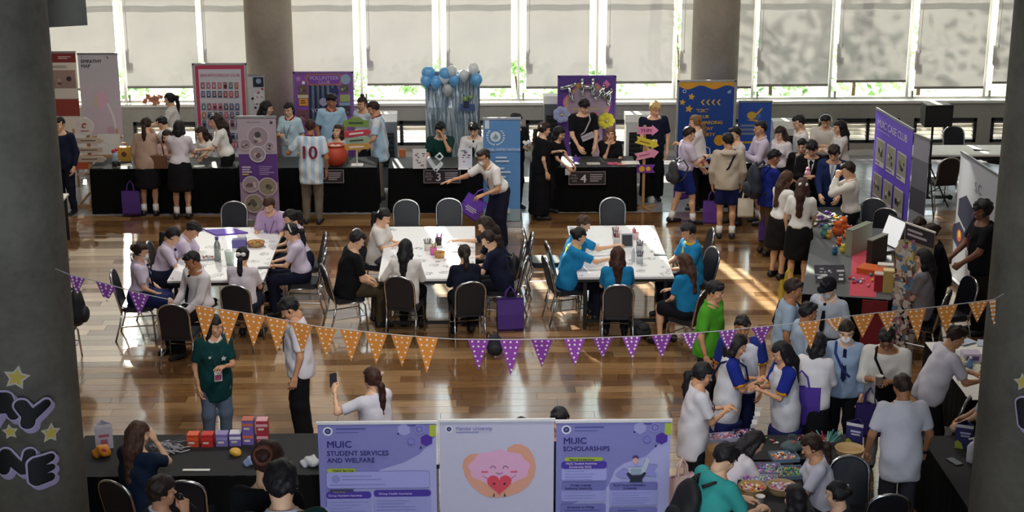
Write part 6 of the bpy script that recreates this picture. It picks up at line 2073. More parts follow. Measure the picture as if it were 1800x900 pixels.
# toys
rr = random.Random(21)
toys = [(1450, 418, 'T', '5A9A92', 'teal round toy at the left of the craft goods'), (1457, 420, 'S', 'D8963A', 'small yellow orange toy beside the teal one'), (1472, 415, 'L', 'D8622A', 'large orange plush toy, lower of the pile'), (1481, 408, 'L', 'E06A2C', 'large orange plush toy at the back of the pile'),
        (1475, 432, 'S', 'D85A2A', 'orange and white toy in front of the pile'), (1487, 420, 'S', 'E07830', 'round orange plush right in the pile'), (1467, 448, 'S', '2E6A8A', 'small dark blue toy bird on the table'), (1481, 444, 'S', 'D8C83A', 'little yellow and green toy'), (1493, 411, 'S', 'C23040', 'little red and white toy by the brown box')]
for px_, py_, k_, c_, lab in toys:
    r_ = {'T': .07, 'S': .045, 'L': .085}[k_]
    t = thing('plush_toy', lab, 'toy', on(px_, py_, .78))
    MB().use(mat(c_, .8, var=.15, scale=30)).ball((0, 0, r_), (r_, r_ * .9, r_), 10, 7).build('toy_body', t, True)
    MB().use(mat(c_, .8, var=.15, scale=30)).ball((0, -r_ * .1, r_ * 2.1), r_ * .72, 10, 7).build('toy_head', t, True)
    for sg in (-1, 1):
        MB().use(mat('F0E4D4' if k_ != 'T' else c_, .8)).ball((sg * r_ * .5, 0, r_ * 2.75), r_ * .25, 6, 5).build('ear', t, True)
for i in range(10):
    u, v = rr.uniform(.02, .34), rr.uniform(-1.15, -.35)
    p_ = r2(u, v, .784)
    t = thing('craft_trinket', 'small red, blue or pink craft trinket strewn on the red runner', 'trinket', p_, rr.uniform(0, 3), 'trinkets strewn on the red runner')
    MB().use(mat(rr.choice(('C83A4A', '3A6AB8', 'E08AA8', 'E8E0D8', '3AA0B0', 'E0A83A')), .5)).ball((0, 0, .02), (.035, .02, .02), 8, 5).build('charm', t, True); MB().use(mat('D8D4D0', .5)).tube([(.03, 0, .02), (.06, 0, .012), (.075, .01, .006)], .004, 5).build('cord', t)
t = thing('sticker_sheet_stand', 'tilted black and white poster card standing on the craft table', 'card', on(1458, 496, .78), RR + .25)
MB().use(mat('3A3A44', .5)).box((0, 0, .12), (.40, .012, .24), Matrix.Rotation(-.75, 3, 'X') ).build('card_board', t)
b = MB(); rr2 = random.Random(5)
for q in range(14):
    b.use(mat(rr2.choice(('C8C8D0', '9A9AA6', 'E0E0E6')), .6)).box((rr2.uniform(-.16, .16), 0, rr2.uniform(-.09, .09)), (rr2.uniform(.03, .1), .0135, rr2.uniform(.012, .03)))
M_ = Matrix.Rotation(-.75, 4, 'X')
b.v = [tuple(M_ @ Vector(v) + Vector((0, 0, .12))) for v in b.v]
b.build('printed_pattern', t)
b = MB().use(mat('B8BAC0', .4)).tube([(0, .10, 0), (0, .03, .14)], .008, 5).build('back_strut', t)
# trinket heap of the far booth: countable packets
rr = random.Random(31)
for i in range(22):
    px_, py_ = rr.uniform(1422, 1478), rr.uniform(379, 398)
    c_ = rr.choice(('6A3A9A', 'E8E4E0', 'D8B83A', 'C8C4CC', 'F0EEEC', '7A50A8', 'B89AC8'))
    t = thing('sweet_packet', 'little wrapped packet in the purple and white heap before the suits', 'packet', (*at(px_, py_, .78), .785 + (.045 if i % 3 == 0 else 0)), rr.uniform(0, 3), 'wrapped packets heaped on the trinket table')
    MB().use(mat(c_, .35)).ball((0, 0, .022), (.045, .03, .022), 8, 5).build('packet_body', t, True)
    MB().use(mat(c_, .35)).box((.055, 0, .022), (.03, .04, .006)).box((-.055, 0, .022), (.03, .04, .006)).build('twist_end', t)
# purple case club banner, seen at an angle
def slant_banner(x0, y0, x1, y1, h, label, col):
    w = math.dist((x0, y0), (x1, y1))
    t = banner('roll_up_banner', label, x0, y0, w, h, math.degrees(math.atan2(y1 - y0, x1 - x0)), 0, col, 'roll')
    return t, w
xa, ya = at(1541, 190, 2.03); xb, yb = at(1606, 228, 2.03)
t, w = slant_banner(xa, ya, xb, yb, 2.03, 'violet banner headed MUIC CASE CLUB with six photographs', '7E62E4')  # base violet raised to carry light coming through from behind
h = 2.03
p = Panel(t)
p.text('MUIC CASE CLUB', w * .07, h - .25, .16, 'D8D4EC', bold=.05, wx=w / 1.55).bars(w * .07, h - .32, w * .5, 1, 'A89CE0', .03, .02)
cols = ('A8A494', '4A4A4C', '7A8A50', '2E3034', 'D8D4CC')
for r_ in range(2):
    for c_ in range(3):
        x0 = w * (.08 + .30 * c_); y0 = h - .86 - .56 * r_
        p.shape(rect(x0 - .012, y0 - .012, x0 + w * .22 + .012, y0 + .42), 'E0DED8').photo(rect(x0, y0 + .07, x0 + w * .22, y0 + .40), cols, r_ * 3 + c_).bars(x0, y0 + .02, w * .18, 1, '6A6490', .03, .022)
p.shape([(w * .4, .35), (w, .5), (w, .42), (w * .5, .28)], '4A36A0').done()
# tall grey panel next to it
xa2, ya2 = at(1607, 218, 2.05); xb2, yb2 = at(1590, 262, 2.05)
t, w = slant_banner(xa + (xb - xa) * .92, ya - (ya - yb) * .92 - .25, xb + .10, yb - .55, 2.0, 'grey banner with dark cityscape photograph overlapping the violet one', 'A4A2AC')
p = Panel(t); p.shape(rect(0, .85, w, 1.65), '7A7A84').shape(rect(0, .85, w, 1.2), '54545E').done()
# loudspeaker on tripod
sx_, sy_ = at(1628, 372, 0)
tz = 1.50
t = thing('speaker_stand', 'black tripod speaker stand at the right under the loudspeaker', 'stand', (sx_, sy_, 0))
MB().use(M_BLACK).tube([(0, 0, .25), (0, 0, tz)], .02, 8).build('pole', t)
for k in range(3):
    a_ = k * 2 * math.pi / 3 + .5
    MB().use(M_BLACK).tube([(0, 0, .80), (.50 * math.cos(a_), .50 * math.sin(a_), .012)], .013, 6).build('leg', t)
    MB().use(M_BLACK).tube([(0, 0, .32), (.27 * math.cos(a_), .27 * math.sin(a_), .38)], .009, 6).build('brace', t)
MB().use(M_BLACK).lathe([(.035, .76), (.035, .84)], 10).build('collar', t)
xs, zt = aty(1632, 182, sy_)
t = thing('loudspeaker', 'black loudspeaker cabinet on a tripod below the roller blinds', 'speaker', (sx_ + .02, sy_, tz), .12)
hh = zt - tz
MB().use(M_BLACK).prism([(-.24, -.18), (.24, -.18), (.17, .20), (-.17, .20)], 0, hh, lambda a_, b_, d: (a_, b_, d)).build('cabinet', t)
MB().use(mat('1E1E22', .8, var=.2, scale=80)).box((0, -.186, hh / 2), (.44, .012, hh - .05)).build('grille', t)
MB().use(mat('A8A8A8', .5)).box((0, .01, hh + .006), (.40, .34, .012)).build('top_cap', t)
# white tables at the right window side, with chairs
t = thing('white_table', 'long white folding table at the right below the louvre vents', 'table', (8.75, 27.75, 0), -.02)
MB().use(M_WHITE).box((0, 0, .735), (2.5, .75, .03)).build('tabletop', t)
for sx2 in (-1.15, 0, 1.15):
    for sy2 in (-.32, .32):
        MB().use(M_BLACK).box((sx2, sy2, .36), (.04, .04, .72)).build('leg', t)
MB().use(M_BLACK).box((0, -.34, .69), (2.4, .03, .06)).build('apron', t)
t = thing('paper_fan', 'black cut paper banner draped over the white table edge', 'banner', (*at(1730, 262, .76), .76))
MB().use(M_BLACK).prism([(-.22, .0), (.30, -.05), (.36, -.30), (.10, -.26), (-.05, -.20)][::-1], 0, .02, lambda a_, b_, d: (a_, -.06 - d, b_ + .02)).build('cut_paper', t)
b = MB().use(mat('B8B8BC', .6)); rr = random.Random(3)
for q in range(9):
    b.box((rr.uniform(-.08, .26), -.082, rr.uniform(-.2, -.03)), (.05, .003, .014), Matrix.Rotation(rr.uniform(-.6, .6), 3, 'Y'))
b.build('printed_pattern', t)
chair(7.95, 26.75, 350, 'black chair standing beneath the white table behind the tripod', 'banquet chairs around the hall')
chair(8.75, 28.55, 178, 'black chair behind the white table at the right window side', 'banquet chairs around the hall')
t = thing('music_stand', 'folded black metal stand lying on the grey floor beside tripod', 'stand', (*at(1640, 350, .05), .05))
for k in range(3):
    MB().use(M_BLACK).tube([(-.28, -.05 + .06 * k, .03), (.30, -.02 + .05 * k, .03)], .015, 6).build('tube', t)
MB().use(M_BLACK).ball((.30, .02, .03), .05, 8, 6).build('joint', t)
# grey honeycomb banner behind the man in black
xa, ya = at(1690, 266, 1.95); xb, yb = at(1758, 310, 1.95)
t, w = slant_banner(xa, ya, xb, yb, 1.95, 'grey white banner with dark honeycomb shapes at the right pillar', 'C2C2CC')
p = Panel(t); h = 1.95
p.text('S.C', w * .42, h - .42, .20, '8A8898', bold=.03, wx=.8 * w / 1.2)
for cx_, cy_, r_, c_ in ((.24, h - .80, .24, '2A2A44'), (.62, h - .72, .24, '3A3A56'), (.44, h - 1.12, .22, '33334E'), (.12, h - 1.20, .20, '2E2C4A'), (.82, h - 1.10, .2, '3A3A5A')):
    p.shape([(w * (cx_ + (x_ - 0) * .9 / 1.0), cy_ + y_) for x_, y_ in hexagon(0, 0, r_)], c_)
p.shape(circle(w * .14, h - 1.20, .09, 16), 'D8623A').shape(circle(w * .14, h - 1.18, .05, 12), 'E8C04A').shape(circle(w * .60, h - .70, .06, 14), 'C8C8B4').done()
# stacked poster boards at the end of the craft table
xa, ya = at(1596, 392, 1.55)
t = thing('poster_board', 'slanted collage poster board at the right end of craft table', 'poster', (xa - .02, ya, 0), math.radians(-62))
MB().use(mat('8A7A6A', .6)).box((.26, 0, .95), (.55, .012, 1.20)).build('board', t)
MB().use(M_WHITE).box((.26, 0, 1.555), (.56, .02, .02)).build('top_edge', t)
MB().use(M_PINE).box((.06, .02, .5), (.03, .03, 1.0)).box((.46, .02, .5), (.03, .03, 1.0)).build('leg', t)
p = Panel(t)
p.shape(rect(0, 1.34, .53, 1.54), '2A2630').bars(.04, 1.46, .44, 2, 'B4AEB8', .06, .03).shape(rect(.02, 1.0, .18, 1.32), 'C8B860').shape(rect(.24, .95, .50, 1.30), 'B4AE9A').shape(rect(.03, .62, .26, .92), 'B8684A').shape(rect(.28, .60, .50, .92), '5A86B0').shape(rect(.04, .38, .50, .58), 'C8B4B0')
p.photo(rect(.30, 1.0, .46, 1.22), ('8A7A64', '4A3A34', 'C8A890'), 4).photo(rect(.06, .66, .22, .88), ('C87A4A', '7A2A2A', 'E0C8A0'), 6).done()
xa, ya = at(1586, 520, .85)
t = thing('paper_streamer', 'hanging column of patterned paper cuttings at the table end', 'streamer', (xa, ya, .05), math.radians(-30))
b = MB(); rr = random.Random(17)
for q in range(190):
    b.use(mat(rr.choice(('C8B8B0', 'D8D0C8', 'D8D0C8', '8A6A5A', '5A8AB0', 'B06A8A', 'E0DCD4', 'E0DCD4', 'C8B49A')), .7)).box((rr.uniform(-.10, .10), rr.uniform(-.03, .03), rr.uniform(.1, 1.5)), (rr.uniform(.02, .07), .008, rr.uniform(.03, .10)), Matrix.Rotation(rr.uniform(-1, 1), 3, 'Y'))
o = b.build('paper_pieces', t); o['kind'] = 'stuff'
MB().use(M_BLACK).tube([(0, .04, 0), (0, .04, 1.5)], .012, 6).box((0, .04, .01), (.25, .2, .02)).build('pole', t)
# chairs at the right
ch(1532, 372, .80, 200, 'black chair with its back to the violet banner, left one')
ch(1545, 395, .75, 215, 'black chair behind the laptop at the craft table')
ch(1668, 520, .70, 255, 'black chair behind the man in black at right')

# ================================================================== foreground tables and what stands on them
M_DARKTOP = mat('1D1F23', 0.8, var=.15)
FT1 = booth_table(-3.96, -1.42, 14.42, 15.42, 'long black draped table in the left foreground', topm=M_DARKTOP)
FT2 = booth_table(2.50, 3.10, 13.0, 14.62, 'black draped bead craft table in the right foreground', topm=M_DARKTOP)
booth_table(2.52, 3.80, 14.66, 15.26, 'black draped table behind the bead baskets, under the blue tent card', topm=M_DARKTOP)
FT3 = booth_table(4.52, 5.75, 13.0, 15.2, 'black draped desk at the foot of the right pillar', topm=M_DARKTOP)
FT4 = booth_table(5.30, 6.30, 16.15, 17.95, 'white covered table with papers beside the right pillar', topm=M_WHITE)
def tent_card(px, py, label, z=.78, rz_=.3, dark=False, w_=.17, h_=.26):
    t = thing('tent_card', label, 'card', on(px, py, z), rz_)
    m_ = mat('C9C5D6' if not dark else '2E2A66', .5, var=.05)
    tri = [(-w_ / 2, -.05), (w_ / 2, -.05), (0, .09)]
    for a_, b_ in ((0, 1), (1, 2), (2, 0)):
        P0, P1 = tri[a_], tri[b_]
        ang = math.atan2(P1[1] - P0[1], P1[0] - P0[0])
        L = math.dist(P0, P1)
        MB().use(m_).box(((P0[0] + P1[0]) / 2, (P0[1] + P1[1]) / 2, h_ / 2), (L, .004, h_), Matrix.Rotation(ang, 3, 'Z')).build('side_panel', t)
    MB().use(mat('D8D6DE', .5)).box((0, -.052, h_ * .93), (w_, .003, h_ * .12)).build('white_edge', t)
    if dark:
        MB().use(mat('A8B03A', .6)).prism([(-w_ / 2, .0), (0, .0), (-.02, .06), (-.06, .09), (-w_ / 2, .07)], .0525, .054, lambda a2, b2, d: (a2, -d, b2)).build('green_print', t)
        MB().use(mat('C0BCD8', .6)).box((.01, -.053, h_ * .66), (w_ * .6, .003, .02)).box((.01, -.053, h_ * .54), (w_ * .5, .003, .016)).build('printed_line', t)
    else:
        MB().use(mat('B86A7A', .6)).box((0, -.053, h_ * .55), (w_ * .6, .003, .03)).box((.0, -.053, h_ * .3), (w_ * .4, .003, .05)).build('printed_line', t)
tent_card(183, 786, 'white triangular tent card at the left end of the black table', rz_=.35)
tent_card(1503, 783, 'dark blue tent card at the right end of the bead table', rz_=-.5, dark=True)
tent_card(1694, 786, 'dark blue tent card on the desk at the right pillar', rz_=-.4, dark=True)
t = thing('snack_bag', 'orange and yellow crumpled snack bag beside the white tent card', 'bag', on(180, 803))
g = Field((-.13, -.1, -.02), (.13, .1, .16), .012); g.ell((0, 0, .06), I3, (.10, .06, .065), 0); g.ripple(.012, 4, 1.4)
link('bag_body', np_mesh('bag_body', [(*g.net(), 0)], [mat('D88A2A', .4, var=.4, scale=18)]), t); MB().use(mat('B83A3A', .5)).ball((.03, -.045, .08), (.03, .02, .03)).build('printed_mark', t)
# snack cartons in a row
boxes = [(341, 782, 'C84A2C', 'E8602E', 'orange red open carton, first in the row of cartons', 1), (366, 782, 'C02A2A', 'D83A34', 'bright red carton, second in the row of cartons', 1), (392, 781, '7A6AA8', '9A8CC4', 'purple carton in the middle of the carton row', 1), (415, 780, '7A6CB0', 'E4E0EC', 'purple carton with shiny white top', 1),
         (438, 778, '6E5EA4', 'C86A54', 'tall purple carton with orange upper half', 2), (463, 779, 'A8283A', 'E0A8B0', 'tall dark red carton at the right end of the row', 2)]
for px_, py_, c_, c2, lab, n_ in boxes:
    t = thing('snack_carton', lab, 'carton', on(px_, py_, .78), rng.uniform(-.04, .04), 'snack cartons on the left black table')
    w_ = .115; hh = .135 * n_ - .01
    MB().use(mat(c_, .5, var=.12)).box((0, 0, hh / 2), (w_, w_, hh)).build('carton_body', t)
    MB().use(mat(c2, .4, var=.08)).box((0, 0, hh + .002), (w_ * .96, w_ * .96, .006)).build('top_flap', t)
    b = MB().use(mat(c2, .5))
    for k in range(n_):
        b.box((0, -w_ / 2 - .001, .085 + k * .13), (w_ * .98, .003, .03)).use(mat('D8CCC4', .5)).box((-.01, -w_ / 2 - .0018, .045 + k * .13), (w_ * .5, .003, .02)).use(mat(c2, .5))
    b.build('printed_band', t)
# tangle of cables / lanyards
t = thing('lanyard_heap', 'heap of grey white lanyards on the left black table', 'lanyards', on(300, 790))
b = MB().use(mat('8E8A90', .7)); rr = random.Random(14)
for q in range(54):
    a_ = rr.uniform(0, 3.14); r_ = rr.uniform(.05, .16); cx_, cy_ = rr.uniform(-.10, .10), rr.uniform(-.06, .06)
    b.use(mat(rr.choice(('9A969C', '5A565E', 'B8B4BA')), .7)).tube([(cx_ + r_ * math.cos(a_ + k * .7), cy_ + .6 * r_ * math.sin(a_ + k * .7), .008 + rr.uniform(0, .05)) for k in range(5)], .006, 4)
o = b.build('lanyards', t); o['kind'] = 'stuff'
t = thing('crumpled_foil', 'crumpled white plastic bag at the right end of the black table', 'bag', on(548, 818)); g = Field((-.14, -.12, -.02), (.14, .12, .14), .012); g.ell((0, 0, .04), I3, (.10, .08, .05), 0); g.ripple(.016, 8, 1.6); link('bag_body', np_mesh('bag_body', [(*g.net(), 0)], [mat('B8BAC0', .35)]), t)
for px_, py_, c_, lab in ((413, 801, 'D8A83A', 'yellow white snack packet near the brown hair'), (440, 818, '8A9AC4', 'clear blue snack packet near the brown hair')):
    t = thing('snack_packet', lab, 'packet', on(px_, py_)); g = Field((-.1, -.09, -.02), (.1, .09, .12), .012); g.ell((0, 0, .04), I3, (.065, .05, .045), 0); g.ripple(.01, px_, 1.5); link('packet_body', np_mesh('packet_body', [(*g.net(), 0)], [mat(c_, .4, var=.35, scale=20)]), t)
for px_, py_, rz_, L_, lab in ((345, 824, -.02, .26, 'white paper strip lying on the left black table by the lanyard heap'),):
    o = MB().use(M_WHITE).box((0, 0, .004), (L_, .04, .006)).build('paper_strip', None, False, (*at(px_, py_, .80), .784), rz_); tag(o, lab, 'paper')
# bead table
def bead_tray(px, py, w_, d_, col, cols, label, seed, n=70, rz_=0):
    t = thing('bead_tray', label, 'tray', on(px, py, .782), rz_)
    b = MB().use(mat(col, .35)).box((0, 0, .006), (w_, d_, .012))
    for sx, sy, a_, c_ in ((0, -1, w_, .008), (0, 1, w_, .008), (-1, 0, .008, d_), (1, 0, .008, d_)):
        b.box((sx * w_ / 2, sy * d_ / 2, .02), (a_ if sx == 0 else .008, c_ if sx == 0 else d_, .04))
    b.build('tray_body', t)
    for i in (1, 2):
        MB().use(mat(col, .35)).box((-w_ / 2 + w_ * i / 3, 0, .018), (.006, d_, .03)).build('divider', t)
    rr = random.Random(seed); b = MB()
    for q in range(n):
        b.use(mat(rr.choice(cols), .35)).ball((rr.uniform(-.46, .46) * w_, rr.uniform(-.46, .46) * d_, .026), rr.uniform(.010, .015), 6, 4)
    o = b.build('beads', t, True); o['kind'] = 'stuff'
PK = ('D8A0B8', 'E0C0D0', 'B85A8A', '8A9AC8', 'C8B0C0', 'D86A6A')
MX = ('C84A4A', 'E0B84A', 'D87AA0', '6A8AC8', 'E8E0D8', 'C8883A')
GR = ('5A9A3A', '9AB84A', 'C86A5A', 'D8C85A', '6AB06A', '4A6AA8')
PU = ('8A6AB8', 'D8A0C8', '6A9AC8', 'E0D0E8', 'C84A8A', '9AC88A')
bead_tray(1378, 806, .26, .20, '6A7C90', MX, 'blue grey bead tray of mixed beads, farther one', 1, 60, .1)
bead_tray(1388, 834, .28, .24, '5E7288', GR, 'blue grey bead tray of green beads in the middle', 2, 70, .1)
bead_tray(1345, 828, .30, .22, '8A86A8', PU, 'clear bead tray of purple beads', 3, 80, -.05)
bead_tray(1335, 846, .34, .14, 'A8A4AC', PU, 'clear bead tray of pink and green beads in front', 4, 70, -.05)
bead_tray(1270, 772, .30, .16, 'A8A8C0', PK, 'bead box by the woman in white polo', 5, 80, .15)
bead_tray(1310, 765, .22, .14, '3A3A6A', PK, 'dark blue bead box at the far edge of the table', 6, 40, .1)
basket(1322, 868, 'round basket of orange and white wrapped sweets', .13, .075, 'A88A5E', .782, ('E0C8B0', 'D87A4A', 'C84A5A', 'E8E0D0', 'B06AA8', 'D8B84A'), 60, .016, 7)
basket(1373, 866, 'round basket of pink and white beads', .135, .075, 'B0946A', .782, ('D8A8B8', 'E4C8D0', 'C86A8A', 'A88AB8', 'E0D8DC'), 70, .015, 8)
basket(1493, 800, 'empty wide tan basket behind the black chair', .14, .07, 'C8A878', .80, ('B89868',), 0, .01, 9)
t = thing('drawstring_pouch', 'grey green drawstring pouch on the bead table', 'pouch', on(1393, 793)); g = Field((-.16, -.13, -.02), (.16, .13, .18), .013); g.ell((0, 0, .05), I3, (.125, .09, .06), 0); g.ripple(.008, 2, 1.2); link('pouch_body', np_mesh('pouch_body', [(*g.net(), 0)], [mat('46585C', .6)]), t)
MB().use(mat('46585C', .6)).tube([(-.04, .05, .10), (-.03, .06, .15), (.03, .06, .15), (.04, .05, .10)], .008, 5).build('handle', t); MB().use(mat('B84A4A', .6)).ball((0, -.03, .105), .02).build('bead_tag', t)
t = thing('pipe_cleaner_bundle', 'bundle of pink and teal craft strips on the bead table', 'craft strips', on(1453, 783)); rr = random.Random(19)
MB().use(mat('8A5A50', .6)).lathe([(.05, 0), (.07, .06), (.062, .06), (.045, .008), (0, .008)], 14).build('holder', t, True)
for q in range(16):
    a_ = rr.uniform(0, 6.28); k = rr.uniform(.05, .16)
    MB().use(mat(rr.choice(('3A8A88', 'D85A7A', '6ABAB0', 'C83A5A', 'A8B0B8')), .6)).tube([(.02 * math.cos(a_), .02 * math.sin(a_), .01), (k * math.cos(a_), k * math.sin(a_), .10 + rr.uniform(0, .06))], .007, 5).build('craft_strip', t)
def paper_cup(p_, label, r=.042, h=.10):
    t = thing('paper_cup', label, 'cup', p_)
    MB().use(mat('DCD8D0', .6)).lathe([(r * .72, 0), (r, h), (r * 1.06, h), (r * 1.06, h - .006)], 18).build('cup_body', t, True)
    MB().use(mat('CFC9BE', .6)).lathe([(r * .95, h - .012), (0, h - .012)], 18).build('drink', t)
paper_cup(on(1336, 889), 'cream paper cup beside the sweet basket')
for i, (px_, py_, c_) in enumerate(((1338, 777, 'C8B83A'), (1346, 772, '8AB04A'), (1358, 776, 'C84A4A'), (1366, 780, 'D8D0C8'), (1405, 772, 'C23A5A'), (1411, 768, 'C23A5A'))):
    t = thing('beaded_charm', 'small beaded charm lying at the far edge of bead table', 'charm', on(px_, py_, .782), i, 'beaded charms on the bead table'); MB().use(mat(c_, .5)).ball((0, 0, .012), (.022, .014, .012), 6, 5).build('charm', t, True); MB().use(mat('E8E0D8', .5)).tube([(.02, 0, .01), (.04, .005, .006)], .004, 4).build('cord', t)
t = thing('phone', 'grey phone lying on the desk at the right pillar', 'phone', on(1678, 812, .782), .35); MB().use(mat('2A2A30', .3)).prism(rrect(-.045, -.09, .045, .09, .012), 0, .009, lambda a_, b_, d: (a_, b_, d)).build('phone_body', t); MB().use(mat('8A9096', .15)).box((0, 0, .0095), (.078, .16, .001)).build('screen', t)
t = thing('sanitizer_bottle', 'white pump bottle on the desk at the right pillar', 'bottle', on(1708, 812, .782)); MB().use(mat('D8D8DC', .35)).lathe([(.05, 0), (.055, .02), (.055, .16), (.03, .20), (.018, .21)], 16).build('bottle_body', t, True); MB().use(M_WHITE).tube([(0, 0, .20), (0, 0, .25), (-.05, -.01, .245)], .009, 6).build('pump', t)
rr = random.Random(23)
for i in range(9):
    px_, py_ = rr.uniform(1680, 1735), rr.uniform(598, 655)
    o = MB().use(mat(rr.choice(('E0E0E4', 'C8CCD4', 'D8D8C8', 'B8C4D8')), .5)).box((0, 0, .003 + .002 * i), (.22, .15, .004), Matrix.Rotation(rr.uniform(0, 3), 3, 'Z')).build('paper', None, False, (*at(px_, py_, .782), .781)); tag(o, 'loose white sheet on the table behind the right pillar', 'paper', 'loose sheets behind the right pillar')
t = thing('paper_tray', 'purple and white box among the papers beside the pillar', 'box', on(1706, 633, .79)); MB().use(mat('C4B8D4', .5)).box((0, 0, .05), (.2, .16, .10)).build('box_body', t); MB().use(mat('6A4A88', .5)).box((0, -.082, .05), (.14, .004, .05)).build('printed_band', t)
bottle(1705, 648, 'small blue bottle among the papers', mat('5A88B8', .3), M_WHITE, .14, .03, .79)
basket(1690, 640, 'round white dish of snacks among the papers', .10, .05, 'D4D2CC', .79, ('D8D4B0', 'C8C89A'), 20, .018, 12)
# foreground chairs
ch(1505, 830, .9, 180, 'black chair back in front of the empty tan basket')
chair(3.78, 13.85, 358, 'black chair between the bead table and the man in white polo', 'banquet chairs around the hall')
chair(3.74, 13.05, 4, 'black chair nearest the bottom edge, left of the grey trousers', 'banquet chairs around the hall')
ch(1650, 690, .92, 300, 'black chair seen edge on beside the white shirts at right')
chair(-2.72, 14.30, 0, 'black chair with silver frame in the left foreground', 'banquet chairs around the hall')
# black backpack on a chair behind the left pillar, purple bag beneath
cx_, cy_ = at(128, 640, .1)
chair(cx_ - .25, cy_ + .35, 90, 'black chair half hidden behind the left pillar', 'banquet chairs around the hall')
backpack((cx_ + .02, cy_ + .36, .74), 'black backpack hanging on the chair behind the left pillar', '14151C', math.pi / 2, 1.05)
tote((cx_ - .12, cy_ + .02, .52), 'purple tote bag hanging low behind the left pillar', .28, .34, '4A3A8E', hang=True, mark=False, rz=1.2)
# table corner seen behind the left pillar
t = thing('side_table', 'white side table with black legs behind the left pillar', 'table', (-6.95, 24.75, 0)); MB().use(M_WHITE).box((0, 0, .735), (1.1, .8, .03)).build('tabletop', t)
for sx2 in (-.5, .5):
    for sy2 in (-.35, .35):
        MB().use(M_BLACK).box((sx2, sy2, .36), (.04, .04, .72)).build('leg', t)
# bag standing by the middle table, backpack lying in front
tote((*at(897, 580, 0), .0), 'purple tote bag standing on the floor at the middle table', .36, .44, '4E2E86', hang=False, mark=False, rz=.1, d=.16)
backpack((*at(1122, 575, .17), .17), 'black backpack lying on the floor at the right craft table', '15161A', .6, .8, -1.2)
backpack((*at(870, 605, .17), .17), 'dark navy bag with grey print on the floor before middle table', '161A26', .2, .62, -.2)
backpack((*at(905, 470, .55), .55), 'black backpack hanging from the chair right of the middle table', '17181E', 1.4, .8)
# ================================================================== people
LIL = 'D6CBE2'; WHT = 'EFEDEB'; BLK = '141418'; NAVY = '1B2137'; BLUE = '1F7FB4'
P = person
# --- back row, left booth
P(103, 205, 200, 'person in dark clothes half hidden by the left pillar, at the EMPATHY MAP banner', h=1.66, top=(NAVY, 'l', 'u'), bot=('pants', '1A1E30'), hair=('short', 'k'))
p = P(256, 206, 5, 'woman in beige cardigan and black skirt, long black ponytail, seen from behind', h=1.66, sex='f', top=('B79C8C', 'l', 'u'), bot=('skirt', BLK, .50), hair=('lowpony', 'b'), aR='face', pitch=20, sock='E8E4E0', lean=6)
t = thing('shoulder_bag', 'brown leather shoulder bag on the woman in beige', 'bag', p['W'](Vector(p['T'](.20, -.06, .04)))); MB().use(mat('6E4A30', .55)).prism(rrect(-.15, -.12, .15, .10, .04), -.05, .05, lambda a_, b_, d: (a_, d, b_)).build('bag_body', t); MB().use(mat('6E4A30', .55)).tube([(-.11, 0, .09), (-.10, .05, .30), (-.02, .06, .42), (.08, .03, .28), (.11, 0, .09)], .012, 6).build('strap', t, True)
P(314, 211, 2, 'student in white shirt and black knee skirt, short black hair, seen from behind', h=1.65, sex='f', top=('DCD6E0', 's', 't'), bot=('skirt', BLK, .50), hair=('bob', 'k'), aR='table', aL='table', sock='E8E4E0', pitch=22, lean=8)
tote((*at(304, 262, .95), .95), 'black shoulder bag at the side of the short haired student', .26, .30, '131318', hang=True, mark=False)
P(297, 163, 272, 'girl in white blouse standing at the window sill, facing left', h=1.60, sex='f', top=(WHT, 's', 't'), bot=('skirt', BLK, .5), hair=('pony', 'k'), aR='table', aL='table')
P(284, 204, 290, 'boy in white shirt behind the leftmost table, looking left', h=1.44, top=(WHT, 's', 't'), lean=10, pitch=25, aR='low', aL='low', hair=('short', 'k'))
P(293, 228, 190, 'small face with pink cheeks between the two students seen from behind', sit=True, h=1.55, sex='f', top=('D8B8B4', 's', 't'), bot=('skirt', BLK), hair=('mid', 'b'), chair=False, aR='hold', aL='hold')
P(353, 222, 225, 'woman in white uniform with long dark hair leaning behind the leftmost table', sit=True, h=1.60, sex='f', top=(WHT, 's', 't'), bot=('skirt', BLK), hair=('long', 'b'), pitch=18, lean=12, aR='table', aL='table', extra=(('lanyard', '7A2A40', 'B03A5A'),), chair=False)
P(379, 199, 265, 'tall woman in white blouse and long black trousers, long hair, at table corner', h=1.68, sex='f', top=(WHT, 's', 't'), bot=('wide', BLK), hair=('long', 'b'), pitch=22, lean=12, aR='low', aL='table')
# --- volunteer booth
STR = 'BFD6E6'
mj, nt_, bj = node_mat('striped_jersey')
tc_ = nt_.nodes.new('ShaderNodeTexCoord'); wv_ = nt_.nodes.new('ShaderNodeTexWave'); wv_.inputs['Scale'].default_value = 2.6; wv_.bands_direction = 'X'
nt_.links.new(tc_.outputs['Object'], wv_.inputs['Vector']); rpj = ramp(nt_, [(.45, 'E0E4EA'), (.52, 'B2D0E8')]); nt_.links.new(wv_.outputs['Fac'], rpj.inputs[0]); nt_.links.new(rpj.outputs[0], bj.inputs['Base Color']); bj.inputs['Roughness'].default_value = .8
JER = mj
WINE = {'collar': '6E1E38'}
P(469, 177, 95, 'dark haired woman standing behind the lilac roll-up banner, facing right', h=1.64, sex='f', top=(BLK, 's', 'u'), bot=('pants', BLK), hair=('long', 'k'))
P(507, 180, 200, 'woman in light blue jersey with long black ponytail and lanyard, facing front', h=1.66, sex='f', top=('BCD8E6', 's', 'l', WINE), bot=('pants', '2A2E3A'), hair=('lowpony', 'k'), extra=(('lanyard', '3A4A70', 'C8C8D8'),), aL='down', aR='hold')
